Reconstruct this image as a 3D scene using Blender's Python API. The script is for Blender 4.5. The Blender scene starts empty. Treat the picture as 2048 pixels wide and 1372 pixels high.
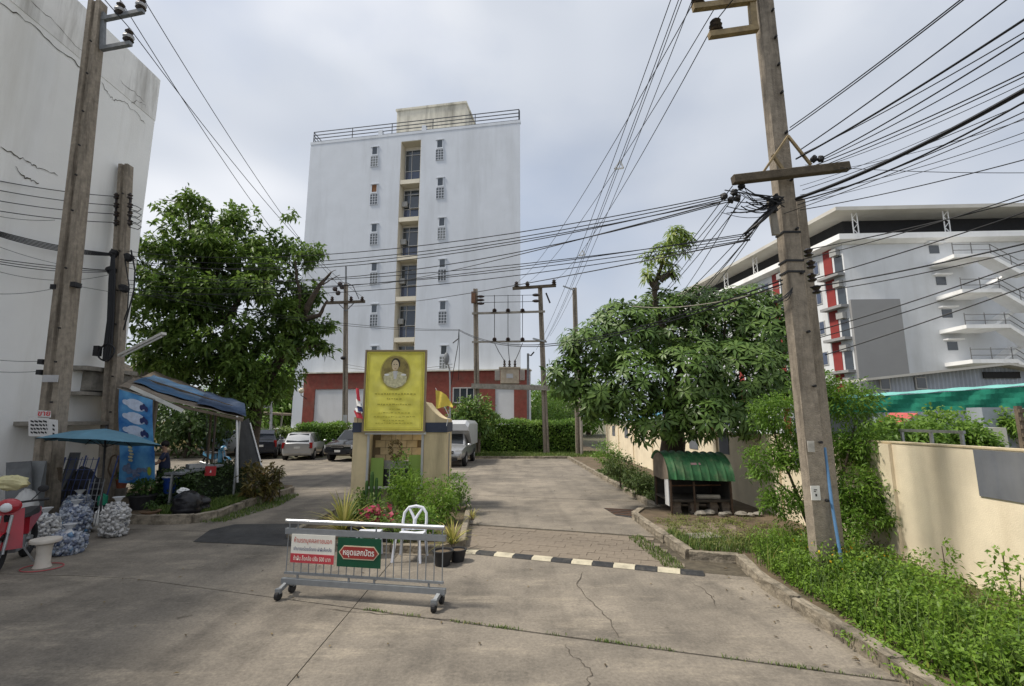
import bpy, bmesh, math, random
import numpy as np
from mathutils import Vector, Matrix, Euler

random.seed(7)
RNG = np.random.default_rng(11)
SC = bpy.context.scene
COL = SC.collection
PI = math.pi

# ------------------------------------------------------------------ camera
F_PX, PITCH, CAM_H = 960.0, math.radians(9.0), 2.4      # focal length in pixels of a 2048 px wide frame
cam = bpy.data.cameras.new('camera')
cam.sensor_width = 36.0
cam.lens = 36.0 * F_PX / 2048.0
cam.clip_start, cam.clip_end = 0.05, 2000.0
cam_o = bpy.data.objects.new('camera', cam)
COL.objects.link(cam_o)
cam_o.location = (0, 0, CAM_H)
cam_o.rotation_euler = (PI / 2 + PITCH, 0, 0)
SC.camera = cam_o

# ------------------------------------------------------------------ sky and sun
SUN_TO = Vector((-0.66, -0.04, 1.0)).normalized()         # direction towards the sun
world = bpy.data.worlds.new('World')
SC.world = world
world.use_nodes = True
wn, wl = world.node_tree.nodes, world.node_tree.links
bg = wn['Background']
bg.inputs['Strength'].default_value = 0.1
sky = wn.new('ShaderNodeTexSky')
sky.sky_type = 'NISHITA'
sky.sun_disc = False
sky.sun_elevation = math.asin(SUN_TO.z)
sky.sun_rotation = math.atan2(SUN_TO.x, SUN_TO.y)
sky.dust_density = 2.0
tc = wn.new('ShaderNodeTexCoord')
def wnoise(scale, detail, off, sx=1.0, sz=1.0):
    mp = wn.new('ShaderNodeMapping')
    mp.inputs['Location'].default_value = off
    mp.inputs['Scale'].default_value = (sx, sx, sz)
    nz = wn.new('ShaderNodeTexNoise')
    nz.inputs['Scale'].default_value = scale
    nz.inputs['Detail'].default_value = detail
    nz.inputs['Roughness'].default_value = 0.52
    wl.new(tc.outputs['Generated'], mp.inputs['Vector'])
    wl.new(mp.outputs['Vector'], nz.inputs['Vector'])
    return nz
n_cov = wnoise(1.8, 6, (3.1, 1.7, 0.4), 1.0, 1.6)          # where the cloud deck thins
n_tone = wnoise(1.3, 3, (2.9, 0.2, 1.0), 1.0, 2.0)        # light and dark belly of the clouds
ramp_c = wn.new('ShaderNodeValToRGB')
ramp_c.color_ramp.elements[0].position, ramp_c.color_ramp.elements[0].color = 0.30, (0.62, 0.62, 0.62, 1)
ramp_c.color_ramp.elements[1].position, ramp_c.color_ramp.elements[1].color = 0.55, (0.97, 0.97, 0.97, 1)
ramp_t = wn.new('ShaderNodeValToRGB')
ramp_t.color_ramp.elements[0].position, ramp_t.color_ramp.elements[0].color = 0.34, (3.35, 3.65, 4.2, 1)
ramp_t.color_ramp.elements[1].position, ramp_t.color_ramp.elements[1].color = 0.64, (5.9, 6.0, 6.25, 1)
e = ramp_t.color_ramp.elements.new(0.5); e.color = (4.25, 4.5, 4.95, 1)
wmix = wn.new('ShaderNodeMix'); wmix.data_type = 'RGBA'
wl.new(n_cov.outputs['Fac'], ramp_c.inputs['Fac'])
wl.new(n_tone.outputs['Fac'], ramp_t.inputs['Fac'])
wl.new(ramp_c.outputs['Color'], wmix.inputs['Factor'])
wl.new(sky.outputs['Color'], wmix.inputs['A'])
wl.new(ramp_t.outputs['Color'], wmix.inputs['B'])
wl.new(wmix.outputs['Result'], bg.inputs['Color'])

sun = bpy.data.lights.new('sun', 'SUN')
sun.energy = 2.7
sun.angle = math.radians(8.0)
sun.color = (1.0, 0.93, 0.82)
sun_o = bpy.data.objects.new('sun', sun)
COL.objects.link(sun_o)
sun_o.rotation_euler = (-SUN_TO).to_track_quat('-Z', 'Y').to_euler()
sun_o.location = SUN_TO * 60

vs = SC.view_settings
vs.view_transform = 'Standard'
vs.look = 'None'
vs.gamma = 1.0
vs.use_curve_mapping = False
vs.exposure = 0.72
SC.cycles.max_bounces = 6
SC.cycles.diffuse_bounces = 3
SC.cycles.glossy_bounces = 3
SC.cycles.transmission_bounces = 4
SC.cycles.transparent_max_bounces = 6

# ------------------------------------------------------------------ pixel helpers (2048 x 1372 photograph)
CP, SP = math.cos(PITCH), math.sin(PITCH)
def ray(px, py):
    u, v = px - 1024.0, py - 686.0
    fwd = F_PX * CP + v * SP
    return u / fwd, (F_PX * SP - v * CP) / fwd
def at(px, py, Y):
    a, b = ray(px, py)
    return Vector((a * Y, Y, CAM_H + b * Y))
def gnd(px, py, z=0.0):
    a, b = ray(px, py)
    Y = (z - CAM_H) / b
    return Vector((a * Y, Y, z))

# ------------------------------------------------------------------ mesh builder
class MB:
    def __init__(self):
        self.v, self.f = [], []
    def add(self, vs_, fs_):
        n = len(self.v)
        self.v.extend([tuple(p) for p in vs_])
        self.f.extend([tuple(i + n for i in f) for f in fs_])
        return self
    def box(self, c, s, rz=0.0, rot=None):
        c = Vector(c); hx, hy, hz = s[0] / 2, s[1] / 2, s[2] / 2
        R = rot if rot is not None else Matrix.Rotation(rz, 3, 'Z')
        p = [c + R @ Vector((x * hx, y * hy, z * hz)) for z in (-1, 1) for x, y in ((-1, -1), (1, -1), (1, 1), (-1, 1))]
        return self.add(p, [(3, 2, 1, 0), (4, 5, 6, 7), (0, 1, 5, 4), (1, 2, 6, 5), (2, 3, 7, 6), (3, 0, 4, 7)])
    def bar(self, p0, p1, w, h, up=(0, 0, 1)):
        p0, p1 = Vector(p0), Vector(p1)
        d = (p1 - p0); L = d.length; d = d.normalized()
        upv = Vector(up)
        if abs(d.dot(upv)) > 0.98: upv = Vector((0, 1, 0))
        sx = d.cross(upv).normalized(); sz = sx.cross(d).normalized()
        R = Matrix((sx, d, sz)).transposed()
        return self.box((p0 + p1) / 2, (w, L, h), rot=R)
    def tube(self, pts, r, n=8, caps=True):
        pts = [Vector(p) for p in pts]
        if not isinstance(r, (list, tuple)): r = [r] * len(pts)
        rings = []; prev = None
        for i, p in enumerate(pts):
            t = (pts[min(i + 1, len(pts) - 1)] - pts[max(i - 1, 0)]).normalized()
            if prev is None:
                a = Vector((0, 0, 1)) if abs(t.z) < 0.9 else Vector((1, 0, 0))
                x = t.cross(a).normalized()
            else:
                x = (prev - t * prev.dot(t)).normalized()
            prev = x; y = t.cross(x)
            rings.append([p + (x * math.cos(2 * PI * k / n) + y * math.sin(2 * PI * k / n)) * r[i] for k in range(n)])
        vv = [q for rg in rings for q in rg]; ff = []
        for i in range(len(rings) - 1):
            for k in range(n):
                a, b = i * n + k, i * n + (k + 1) % n
                ff.append((a, b, b + n, a + n))
        if caps:
            ff.append(tuple(range(n - 1, -1, -1))); ff.append(tuple((len(rings) - 1) * n + k for k in range(n)))
        return self.add(vv, ff)
    def loft(self, rings, caps=True):
        n = len(rings[0]); vv = [q for rg in rings for q in rg]; ff = []
        for i in range(len(rings) - 1):
            for k in range(n):
                a, b = i * n + k, i * n + (k + 1) % n
                ff.append((a, b, b + n, a + n))
        if caps:
            ff.append(tuple(range(n - 1, -1, -1))); ff.append(tuple((len(rings) - 1) * n + k for k in range(n)))
        return self.add(vv, ff)
    def lathe(self, c, prof, n=14, caps=True):
        c = Vector(c)
        return self.loft([[c + Vector((r * math.cos(2 * PI * k / n), r * math.sin(2 * PI * k / n), z)) for k in range(n)] for r, z in prof], caps)
    def prism(self, poly, z0, z1):
        return self.loft([[Vector((x, y, z0)) for x, y in poly], [Vector((x, y, z1)) for x, y in poly]])
    def extr(self, poly, d):                     # polygon of 3D points pushed along d
        d = Vector(d)
        return self.loft([[Vector(p) for p in poly], [Vector(p) + d for p in poly]])
    def quad(self, a, b, c, d):
        return self.add([a, b, c, d], [(0, 1, 2, 3)])
    def grid(self, fn, nu, nv):
        vv = [fn(i / nu, j / nv) for j in range(nv + 1) for i in range(nu + 1)]
        ff = [(j * (nu + 1) + i, j * (nu + 1) + i + 1, (j + 1) * (nu + 1) + i + 1, (j + 1) * (nu + 1) + i) for j in range(nv) for i in range(nu)]
        return self.add(vv, ff)
    def ball(self, c, r, nu=12, nv=8, sq=(1, 1, 1), jit=0.0, seed=0):
        c = Vector(c); rr = random.Random(seed); rings = []
        for j in range(1, nv):
            th = PI * j / nv
            rings.append([c + Vector((math.sin(th) * math.cos(2 * PI * i / nu) * sq[0], math.sin(th) * math.sin(2 * PI * i / nu) * sq[1], math.cos(th) * sq[2])) * (r * (1 + jit * rr.uniform(-1, 1))) for i in range(nu)])
        n0 = len(self.v)
        self.loft(rings, caps=False)
        t = len(self.v); self.v.append(tuple(c + Vector((0, 0, r * sq[2])))); self.v.append(tuple(c - Vector((0, 0, r * sq[2]))))
        last = n0 + (nv - 2) * nu
        for i in range(nu):
            self.f.append((t, n0 + i, n0 + (i + 1) % nu)); self.f.append((t + 1, last + (i + 1) % nu, last + i))
        return self
    def mesh(self, name):
        me = bpy.data.meshes.new(name)
        me.from_pydata(self.v, [], self.f)
        bm = bmesh.new(); bm.from_mesh(me)
        bmesh.ops.recalc_face_normals(bm, faces=bm.faces)
        bm.to_mesh(me); bm.free()
        return me

def smooth(o, ang=40):
    o.data.polygons.foreach_set('use_smooth', [True] * len(o.data.polygons))
    try:
        o.data.set_sharp_from_angle(angle=math.radians(ang))
    except Exception:
        pass
    return o
def bevel(o, w=0.01, seg=1):
    m = o.modifiers.new('bevel', 'BEVEL'); m.width = w; m.segments = seg; m.limit_method = 'ANGLE'; m.angle_limit = math.radians(40)
    return o

WORLD_M = {}
def tag(o, label=None, cat=None, group=None, kind=None):
    if label: o['label'] = label
    if cat: o['category'] = cat
    if group: o['group'] = group
    if kind: o['kind'] = kind
    return o
def thing(name, label, cat, loc=(0, 0, 0), rz=0.0, group=None, kind=None):
    o = bpy.data.objects.new(name, None)
    o.empty_display_size = 0.2
    COL.objects.link(o)
    o.location = loc; o.rotation_euler = (0, 0, rz)
    WORLD_M[o.name] = Matrix.Translation(Vector(loc)) @ Matrix.Rotation(rz, 4, 'Z')
    return tag(o, label, cat, group, kind)
def put(name, me, mat, parent=None, local=False):
    """Link a mesh as one object; world-space meshes are moved into their parent's frame."""
    if isinstance(me, MB): me = me.mesh(name)
    o = bpy.data.objects.new(name, me)
    if mat is not None and not me.materials: me.materials.append(mat)
    COL.objects.link(o)
    if parent is not None:
        o.parent = parent
        M = WORLD_M.get(parent.name, Matrix.Identity(4))
        if not local and not getattr(me, 'users', 1) > 1: me.transform(M.inverted())
        WORLD_M[o.name] = M
    return o
def solo(name, me, mat, label, cat, group=None, kind=None):
    return tag(put(name, me, mat), label, cat, group, kind)
def struct(name, me, mat, parent=None):
    o = put(name, me, mat, parent)
    if parent is None: o['kind'] = 'structure'
    return o
def copy_tree(root, loc, rz=None, label=None, group=None):
    r = root.copy(); COL.objects.link(r); r.location = loc
    if rz is not None: r.rotation_euler = (0, 0, rz)
    if label: r['label'] = label
    if group: r['group'] = group
    for ch in root.children:
        c = ch.copy(); COL.objects.link(c); c.parent = r
        for g in ch.children:
            d = g.copy(); COL.objects.link(d); d.parent = c
    return r

# ------------------------------------------------------------------ materials
def lin(c):
    if isinstance(c, str):
        c = [int(c[i:i + 2], 16) / 255 for i in (1, 3, 5)]
        return tuple(x / 12.92 if x <= 0.04045 else ((x + 0.055) / 1.055) ** 2.4 for x in c)
    return tuple(c)
MATS = {}
def mat(name, col, rough=0.7, var=0.12, scale=4.0, bump=0.0, bscale=30.0, metal=0.0, col2=None, stain=None, stain_scale=1.2, stain_amt=0.5, spec=0.35, coat=0.0, streak=False, alpha=None, trans=0.0):
    """Base colour broken up by two noises, optional stain colour with its own patchy shape, optional fine relief."""
    if name in MATS: return MATS[name]
    m = bpy.data.materials.new(name); m.use_nodes = True
    n, l = m.node_tree.nodes, m.node_tree.links
    b = n['Principled BSDF']
    c = lin(col)
    tcn = n.new('ShaderNodeTexCoord')
    nz = n.new('ShaderNodeTexNoise'); nz.inputs['Scale'].default_value = scale; nz.inputs['Detail'].default_value = 6; nz.inputs['Roughness'].default_value = 0.62
    l.new(tcn.outputs['Object'], nz.inputs['Vector'])
    rp = n.new('ShaderNodeValToRGB')
    c2 = lin(col2) if col2 else tuple(min(1, x * (1 + var)) for x in c)
    c1 = tuple(x * (1 - var) for x in c)
    rp.color_ramp.elements[0].position = 0.3; rp.color_ramp.elements[0].color = (*c1, 1)
    rp.color_ramp.elements[1].position = 0.7; rp.color_ramp.elements[1].color = (*c2, 1)
    l.new(nz.outputs['Fac'], rp.inputs['Fac'])
    out = rp.outputs['Color']
    if stain:
        mp = n.new('ShaderNodeMapping')
        if streak: mp.inputs['Scale'].default_value = (1.0, 1.0, 0.12)
        l.new(tcn.outputs['Object'], mp.inputs['Vector'])
        n2 = n.new('ShaderNodeTexNoise'); n2.inputs['Scale'].default_value = stain_scale; n2.inputs['Detail'].default_value = 8; n2.inputs['Roughness'].default_value = 0.68
        l.new(mp.outputs['Vector'], n2.inputs['Vector'])
        r2 = n.new('ShaderNodeValToRGB')
        r2.color_ramp.elements[0].position = 0.48; r2.color_ramp.elements[0].color = (0, 0, 0, 1)
        r2.color_ramp.elements[1].position = 0.72; r2.color_ramp.elements[1].color = (stain_amt,) * 3 + (1,)
        l.new(n2.outputs['Fac'], r2.inputs['Fac'])
        mx = n.new('ShaderNodeMix'); mx.data_type = 'RGBA'
        mx.inputs['B'].default_value = (*lin(stain), 1)
        l.new(r2.outputs['Color'], mx.inputs['Factor']); l.new(out, mx.inputs['A'])
        out = mx.outputs['Result']
    l.new(out, b.inputs['Base Color'])
    b.inputs['Roughness'].default_value = rough
    b.inputs['Metallic'].default_value = metal
    b.inputs['Specular IOR Level'].default_value = spec
    if coat: b.inputs['Coat Weight'].default_value = coat; b.inputs['Coat Roughness'].default_value = 0.08
    if trans: b.inputs['Transmission Weight'].default_value = trans
    if alpha is not None: b.inputs['Alpha'].default_value = alpha
    if bump:
        n3 = n.new('ShaderNodeTexNoise'); n3.inputs['Scale'].default_value = bscale; n3.inputs['Detail'].default_value = 5
        l.new(tcn.outputs['Object'], n3.inputs['Vector'])
        bp = n.new('ShaderNodeBump'); bp.inputs['Strength'].default_value = bump; bp.inputs['Distance'].default_value = 0.02
        l.new(n3.outputs['Fac'], bp.inputs['Height']); l.new(bp.outputs['Normal'], b.inputs['Normal'])
    MATS[name] = m
    return m
def leafmat(name, dark, light, trans=0.3, rough=0.5, hue2=None):
    """Leaf colour picked per leaf from the mesh attribute rnd; light passes through the blades."""
    if name in MATS: return MATS[name]
    m = bpy.data.materials.new(name); m.use_nodes = True
    n, l = m.node_tree.nodes, m.node_tree.links
    b = n['Principled BSDF']; out = n['Material Output']
    at_ = n.new('ShaderNodeAttribute'); at_.attribute_name = 'rnd'
    rp = n.new('ShaderNodeValToRGB')
    rp.color_ramp.elements[0].color = (*lin(dark), 1); rp.color_ramp.elements[1].color = (*lin(light), 1)
    if hue2:
        e_ = rp.color_ramp.elements.new(0.94); e_.color = (*lin(light), 1)
        rp.color_ramp.elements[2].color = (*lin(hue2), 1)
    l.new(at_.outputs['Fac'], rp.inputs['Fac'])
    l.new(rp.outputs['Color'], b.inputs['Base Color'])
    b.inputs['Roughness'].default_value = rough
    b.inputs['Specular IOR Level'].default_value = 0.4
    tr = n.new('ShaderNodeBsdfTranslucent')
    l.new(rp.outputs['Color'], tr.inputs['Color'])
    mx = n.new('ShaderNodeMixShader'); mx.inputs['Fac'].default_value = trans
    l.new(b.outputs['BSDF'], mx.inputs[1]); l.new(tr.outputs['BSDF'], mx.inputs[2])
    l.new(mx.outputs['Shader'], out.inputs['Surface'])
    MATS[name] = m
    return m
def glassmat(name, col, rough=0.06, spec=0.9):
    if name in MATS: return MATS[name]
    m = mat(name, col, rough, 0.1, 2.0, spec=spec)
    return m

# ------------------------------------------------------------------ leaves
def unit(a):
    return a / np.maximum(np.linalg.norm(a, axis=1, keepdims=True), 1e-6)
def rand_dirs(n):
    return unit(RNG.normal(size=(n, 3)))
def leaf_mesh(name, pos, d, nrm, L, W, fold=0.15, droop=0.15, rnd=None):
    """N kite-shaped folded leaves (two triangles a side) as one mesh with a per-leaf random value."""
    N = len(pos)
    d = unit(d); side = unit(np.cross(d, nrm)); up = np.cross(side, d)
    L = np.broadcast_to(np.asarray(L, float), (N,))[:, None]; W = np.broadcast_to(np.asarray(W, float), (N,))[:, None]
    dz = np.array([[0, 0, 1.0]])
    base = pos
    mid = pos + d * L * 0.5 - dz * droop * L * 0.2
    l_ = mid + side * W * 0.5 + up * W * fold; r_ = mid - side * W * 0.5 + up * W * fold
    tip = pos + d * L - dz * droop * L
    V = np.stack([base, l_, mid, r_, tip], 1).reshape(-1, 3)
    i0 = np.arange(N)[:, None] * 5
    T = np.concatenate([i0 + np.array([[0, 2, 1]]), i0 + np.array([[0, 3, 2]]), i0 + np.array([[1, 2, 4]]), i0 + np.array([[2, 3, 4]])], 1).reshape(-1)
    return tri_mesh(name, V, T, np.repeat(RNG.random(N) if rnd is None else rnd, 5))
def tri_mesh(name, V, T, rnd=None):
    me = bpy.data.meshes.new(name)
    nt = len(T) // 3
    me.vertices.add(len(V)); me.vertices.foreach_set('co', np.ascontiguousarray(V, dtype=np.float32).ravel())
    me.loops.add(len(T)); me.loops.foreach_set('vertex_index', np.ascontiguousarray(T, dtype=np.int32))
    me.polygons.add(nt); me.polygons.foreach_set('loop_start', np.arange(nt, dtype=np.int32) * 3)
    try: me.polygons.foreach_set('loop_total', np.full(nt, 3, dtype=np.int32))
    except Exception: pass
    if rnd is not None:
        a = me.attributes.new('rnd', 'FLOAT', 'POINT'); a.data.foreach_set('value', np.ascontiguousarray(rnd, dtype=np.float32))
    me.update(calc_edges=True); me.validate()
    return me
def clump_points(clumps, n, shell=0.55):
    """Points through a set of ellipsoid clumps (centre, radius or 3 radii), denser towards the outside."""
    cs = [Vector(c[0]) for c in clumps]
    rs = [np.array(c[1] if isinstance(c[1], (tuple, list)) else (c[1],) * 3, float) for c in clumps]
    w = np.array([r[0] * r[1] + r[1] * r[2] + r[0] * r[2] for r in rs]); w /= w.sum()
    idx = RNG.choice(len(cs), n, p=w)
    u = rand_dirs(n); k = (shell ** 3 + (1 - shell ** 3) * RNG.random(n)) ** (1 / 3)
    C = np.array([tuple(c) for c in cs])[idx]; R = np.array(rs)[idx]
    return C + u * k[:, None] * R, u
def crown_mesh(name, clumps, n_twigs, per, L, W, spread=0.28, shell=0.5, droop=0.25, up=0.35):
    """Twigs through the clumps, each carrying a little fan of leaves."""
    P, U = clump_points(clumps, n_twigs, shell)
    P = np.repeat(P, per, 0); U = np.repeat(U, per, 0)
    tone = np.repeat(RNG.random(n_twigs), per)
    off = rand_dirs(len(P)) * (spread * RNG.random(len(P)) ** 0.6)[:, None]
    D = unit(U * 0.6 + rand_dirs(len(P)) * 0.9 + np.array([[0, 0, up * 0.3]]))
    Nn = unit(rand_dirs(len(P)) * 0.7 + np.array([[0, 0, 1.0]]))
    Ls = L * (0.65 + 0.7 * RNG.random(len(P)))
    return leaf_mesh(name, P + off, D, Nn, Ls, Ls * (W / L), 0.14, droop, np.clip(tone * 0.55 + RNG.random(len(P)) * 0.45, 0, 1))
def blades_mesh(name, pos, h, w, lean=0.5):
    """Grass blades: one bent triangle pair each."""
    N = len(pos)
    a = RNG.random(N) * 2 * PI
    dirn = np.stack([np.cos(a), np.sin(a), np.zeros(N)], 1); side = np.stack([-np.sin(a), np.cos(a), np.zeros(N)], 1)
    H = (h * (0.5 + RNG.random(N)))[:, None]; ln = (lean * RNG.random(N))[:, None]
    z = np.array([[0, 0, 1.0]])
    b1 = pos - side * w / 2; b2 = pos + side * w / 2
    m_ = pos + z * H * 0.6 + dirn * H * ln * 0.35
    m1 = m_ - side * w * 0.35; m2 = m_ + side * w * 0.35
    t = pos + z * H + dirn * H * ln
    V = np.stack([b1, b2, m2, m1, t], 1).reshape(-1, 3)
    i0 = np.arange(N)[:, None] * 5
    T = np.concatenate([i0 + np.array([[0, 1, 2]]), i0 + np.array([[0, 2, 3]]), i0 + np.array([[3, 2, 4]])], 1).reshape(-1)
    return tri_mesh(name, V, T, np.repeat(RNG.random(N), 5))

# ------------------------------------------------------------------ lettering
def text_mesh(body, size, align='CENTER', width=None, bold=0.0):
    cu = bpy.data.curves.new('lettering', 'FONT')
    cu.body = body; cu.size = size; cu.align_x = align; cu.align_y = 'CENTER'; cu.resolution_u = 3
    if bold: cu.offset = bold
    o = bpy.data.objects.new('lettering', cu); COL.objects.link(o)
    dg = bpy.context.evaluated_depsgraph_get()
    me = bpy.data.meshes.new_from_object(o.evaluated_get(dg))
    bpy.data.objects.remove(o); bpy.data.curves.remove(cu)
    bm = bmesh.new(); bm.from_mesh(me); bm.verts.ensure_lookup_table()
    seen = set(); k = 0
    for v in bm.verts:                           # overlapping strokes of a glyph get slightly different heights
        if v in seen: continue
        st = [v]; seen.add(v)
        while st:
            q = st.pop(); q.co.z += 0.00025 * (k % 6)
            for e_ in q.link_edges:
                o2 = e_.other_vert(q)
                if o2 not in seen: seen.add(o2); st.append(o2)
        k += 1
    if width:
        xs = [v.co.x for v in bm.verts]
        if xs:
            s = width / max(1e-6, max(xs) - min(xs)); cx = (max(xs) + min(xs)) / 2
            for v in bm.verts: v.co.x = (v.co.x - cx) * s
    bm.to_mesh(me); bm.free()
    return me
def lettering(body, size, loc, right, up, m, parent, width=None, local=False, bold=0.0, name='lettering'):
    me = text_mesh(body, size, width=width, bold=bold)
    r, u = Vector(right).normalized(), Vector(up).normalized(); nn = r.cross(u)
    M = Matrix((r, u, nn)).transposed().to_4x4(); M.translation = Vector(loc)
    me.transform(M)
    return put(name, me, m, parent, local)

def piece(name, me, m, parent, loc=(0, 0, 0), rz=0.0, scl=None):
    """A repeated small part that shares its mesh; loc is in the parent's frame."""
    o = bpy.data.objects.new(name, me)
    if not me.materials: me.materials.append(m)
    COL.objects.link(o); o.parent = parent
    o.location = loc; o.rotation_euler = (0, 0, rz)
    if scl: o.scale = scl
    return o

# ------------------------------------------------------------------ shared materials
def road_material():
    m = bpy.data.materials.new('worn_concrete'); m.use_nodes = True
    n, l = m.node_tree.nodes, m.node_tree.links
    b = n['Principled BSDF']; t = n.new('ShaderNodeTexCoord')
    def nz(s, d, r=0.6, sc=(1, 1, 1)):
        mp = n.new('ShaderNodeMapping'); mp.inputs['Scale'].default_value = sc
        x = n.new('ShaderNodeTexNoise'); x.inputs['Scale'].default_value = s; x.inputs['Detail'].default_value = d; x.inputs['Roughness'].default_value = r
        l.new(t.outputs['Object'], mp.inputs['Vector']); l.new(mp.outputs['Vector'], x.inputs['Vector']); return x.outputs['Fac']
    def ramp(f, p0, c0, p1, c1):
        r = n.new('ShaderNodeValToRGB')
        r.color_ramp.elements[0].position = p0; r.color_ramp.elements[0].color = (*c0, 1)
        r.color_ramp.elements[1].position = p1; r.color_ramp.elements[1].color = (*c1, 1)
        l.new(f, r.inputs['Fac']); return r.outputs['Color']
    def mixc(f, a, bb, typ='MIX'):
        x = n.new('ShaderNodeMix'); x.data_type = 'RGBA'; x.blend_type = typ
        if isinstance(f, float): x.inputs['Factor'].default_value = f
        else: l.new(f, x.inputs['Factor'])
        l.new(a, x.inputs['A'])
        if isinstance(bb, tuple): x.inputs['B'].default_value = (*bb, 1)
        else: l.new(bb, x.inputs['B'])
        return x.outputs['Result']
    base = ramp(nz(0.42, 6, 0.65), 0.32, (0.142, 0.127, 0.108), 0.66, (0.285, 0.250, 0.204))
    dirt = ramp(nz(0.95, 9, 0.72), 0.46, (0, 0, 0), 0.70, (0.85, 0.85, 0.85))
    c = mixc(dirt, base, (0.105, 0.094, 0.080))
    pale = ramp(nz(1.5, 9, 0.75, (0.45, 1.5, 1)), 0.53, (0, 0, 0), 0.70, (0.75, 0.75, 0.75))
    c = mixc(pale, c, (0.35, 0.305, 0.24))
    track = ramp(nz(1.1, 4, 0.6, (1.6, 0.10, 1)), 0.50, (1, 1, 1), 0.68, (0.72, 0.72, 0.73))
    c = mixc(0.75, c, track, 'MULTIPLY')
    oil = ramp(nz(3.1, 3, 0.5), 0.70, (1, 1, 1), 0.76, (0.52, 0.51, 0.5))
    c = mixc(0.9, c, oil, 'MULTIPLY')
    fine = ramp(nz(26, 8, 0.75), 0.32, (0.70, 0.70, 0.70), 0.68, (1.24, 1.23, 1.21))
    c = mixc(1.0, c, fine, 'MULTIPLY')
    spk = ramp(nz(130, 3, 0.6), 0.62, (1, 1, 1), 0.74, (0.55, 0.53, 0.5))
    c = mixc(0.8, c, spk, 'MULTIPLY')
    l.new(c, b.inputs['Base Color'])
    b.inputs['Roughness'].default_value = 0.86; b.inputs['Specular IOR Level'].default_value = 0.25
    bp = n.new('ShaderNodeBump'); bp.inputs['Strength'].default_value = 0.35; bp.inputs['Distance'].default_value = 0.01
    l.new(nz(60, 6, 0.7), bp.inputs['Height']); l.new(bp.outputs['Normal'], b.inputs['Normal'])
    return m
M_ROAD = road_material()
M_JOINT = mat('joint_dirt', (0.085, 0.072, 0.052), 0.95, 0.4, 9)
M_CRACK = mat('crack_dark', (0.075, 0.063, 0.05), 0.95, 0.4, 12)
M_SOIL = mat('soil', (0.115, 0.085, 0.055), 0.95, 0.35, 3, 0.5, 25, stain=(0.05, 0.06, 0.025), stain_scale=2.0, stain_amt=0.7)
M_EARTH = mat('far_ground', (0.12, 0.11, 0.075), 0.95, 0.3, 0.2, stain=(0.05, 0.075, 0.025), stain_scale=0.15, stain_amt=0.8)
M_KERB = mat('kerb_concrete', (0.25, 0.215, 0.165), 0.92, 0.4, 7, 0.9, 22, stain=(0.035, 0.032, 0.022), stain_scale=2.2, stain_amt=1.0)
M_CONC = mat('grey_concrete', (0.27, 0.25, 0.215), 0.88, 0.2, 6, 0.35, 40, stain=(0.09, 0.08, 0.065), stain_scale=2.2, stain_amt=0.7)
M_POLE = mat('pole_concrete', (0.27, 0.232, 0.185), 0.9, 0.25, 9, 0.45, 45, stain=(0.055, 0.045, 0.035), stain_scale=5.0, stain_amt=0.85, streak=True)
M_ASPH = mat('dark_asphalt', (0.045, 0.045, 0.046), 0.9, 0.35, 3, 0.5, 90, stain=(0.10, 0.095, 0.085), stain_scale=1.3, stain_amt=0.6)
M_GRASS = leafmat('grass_blades', (0.05, 0.10, 0.018), (0.17, 0.24, 0.05), 0.35, 0.6, hue2=(0.34, 0.28, 0.10))
M_BLACK = mat('black_rubber', (0.018, 0.018, 0.02), 0.6, 0.2, 8)
M_CABLE = mat('black_cable', (0.012, 0.013, 0.016), 0.5, 0.2, 8)
M_STEEL = mat('galvanised_steel', (0.32, 0.33, 0.335), 0.42, 0.18, 10, metal=0.7)
M_GREYP = mat('grey_painted_steel', (0.17, 0.18, 0.19), 0.5, 0.2, 8)
M_WHITE = mat('white_plastic', (0.74, 0.74, 0.73), 0.4, 0.06, 5)
M_TAN = mat('tan_render', (0.80, 0.70, 0.525), 0.85, 0.09, 2.0, 0.2, 60, stain=(0.50, 0.40, 0.27), stain_scale=1.1, stain_amt=0.5, streak=True)
M_RUST = mat('rusty_steel', (0.16, 0.085, 0.05), 0.8, 0.35, 10, 0.3, 40)
M_WOOD = mat('weathered_wood', (0.14, 0.11, 0.08), 0.85, 0.3, 6, 0.3, 40)
M_BARK = mat('bark', (0.075, 0.058, 0.042), 0.95, 0.4, 7, 0.9, 18, stain=(0.03, 0.025, 0.02), stain_scale=5, stain_amt=0.7)

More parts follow.
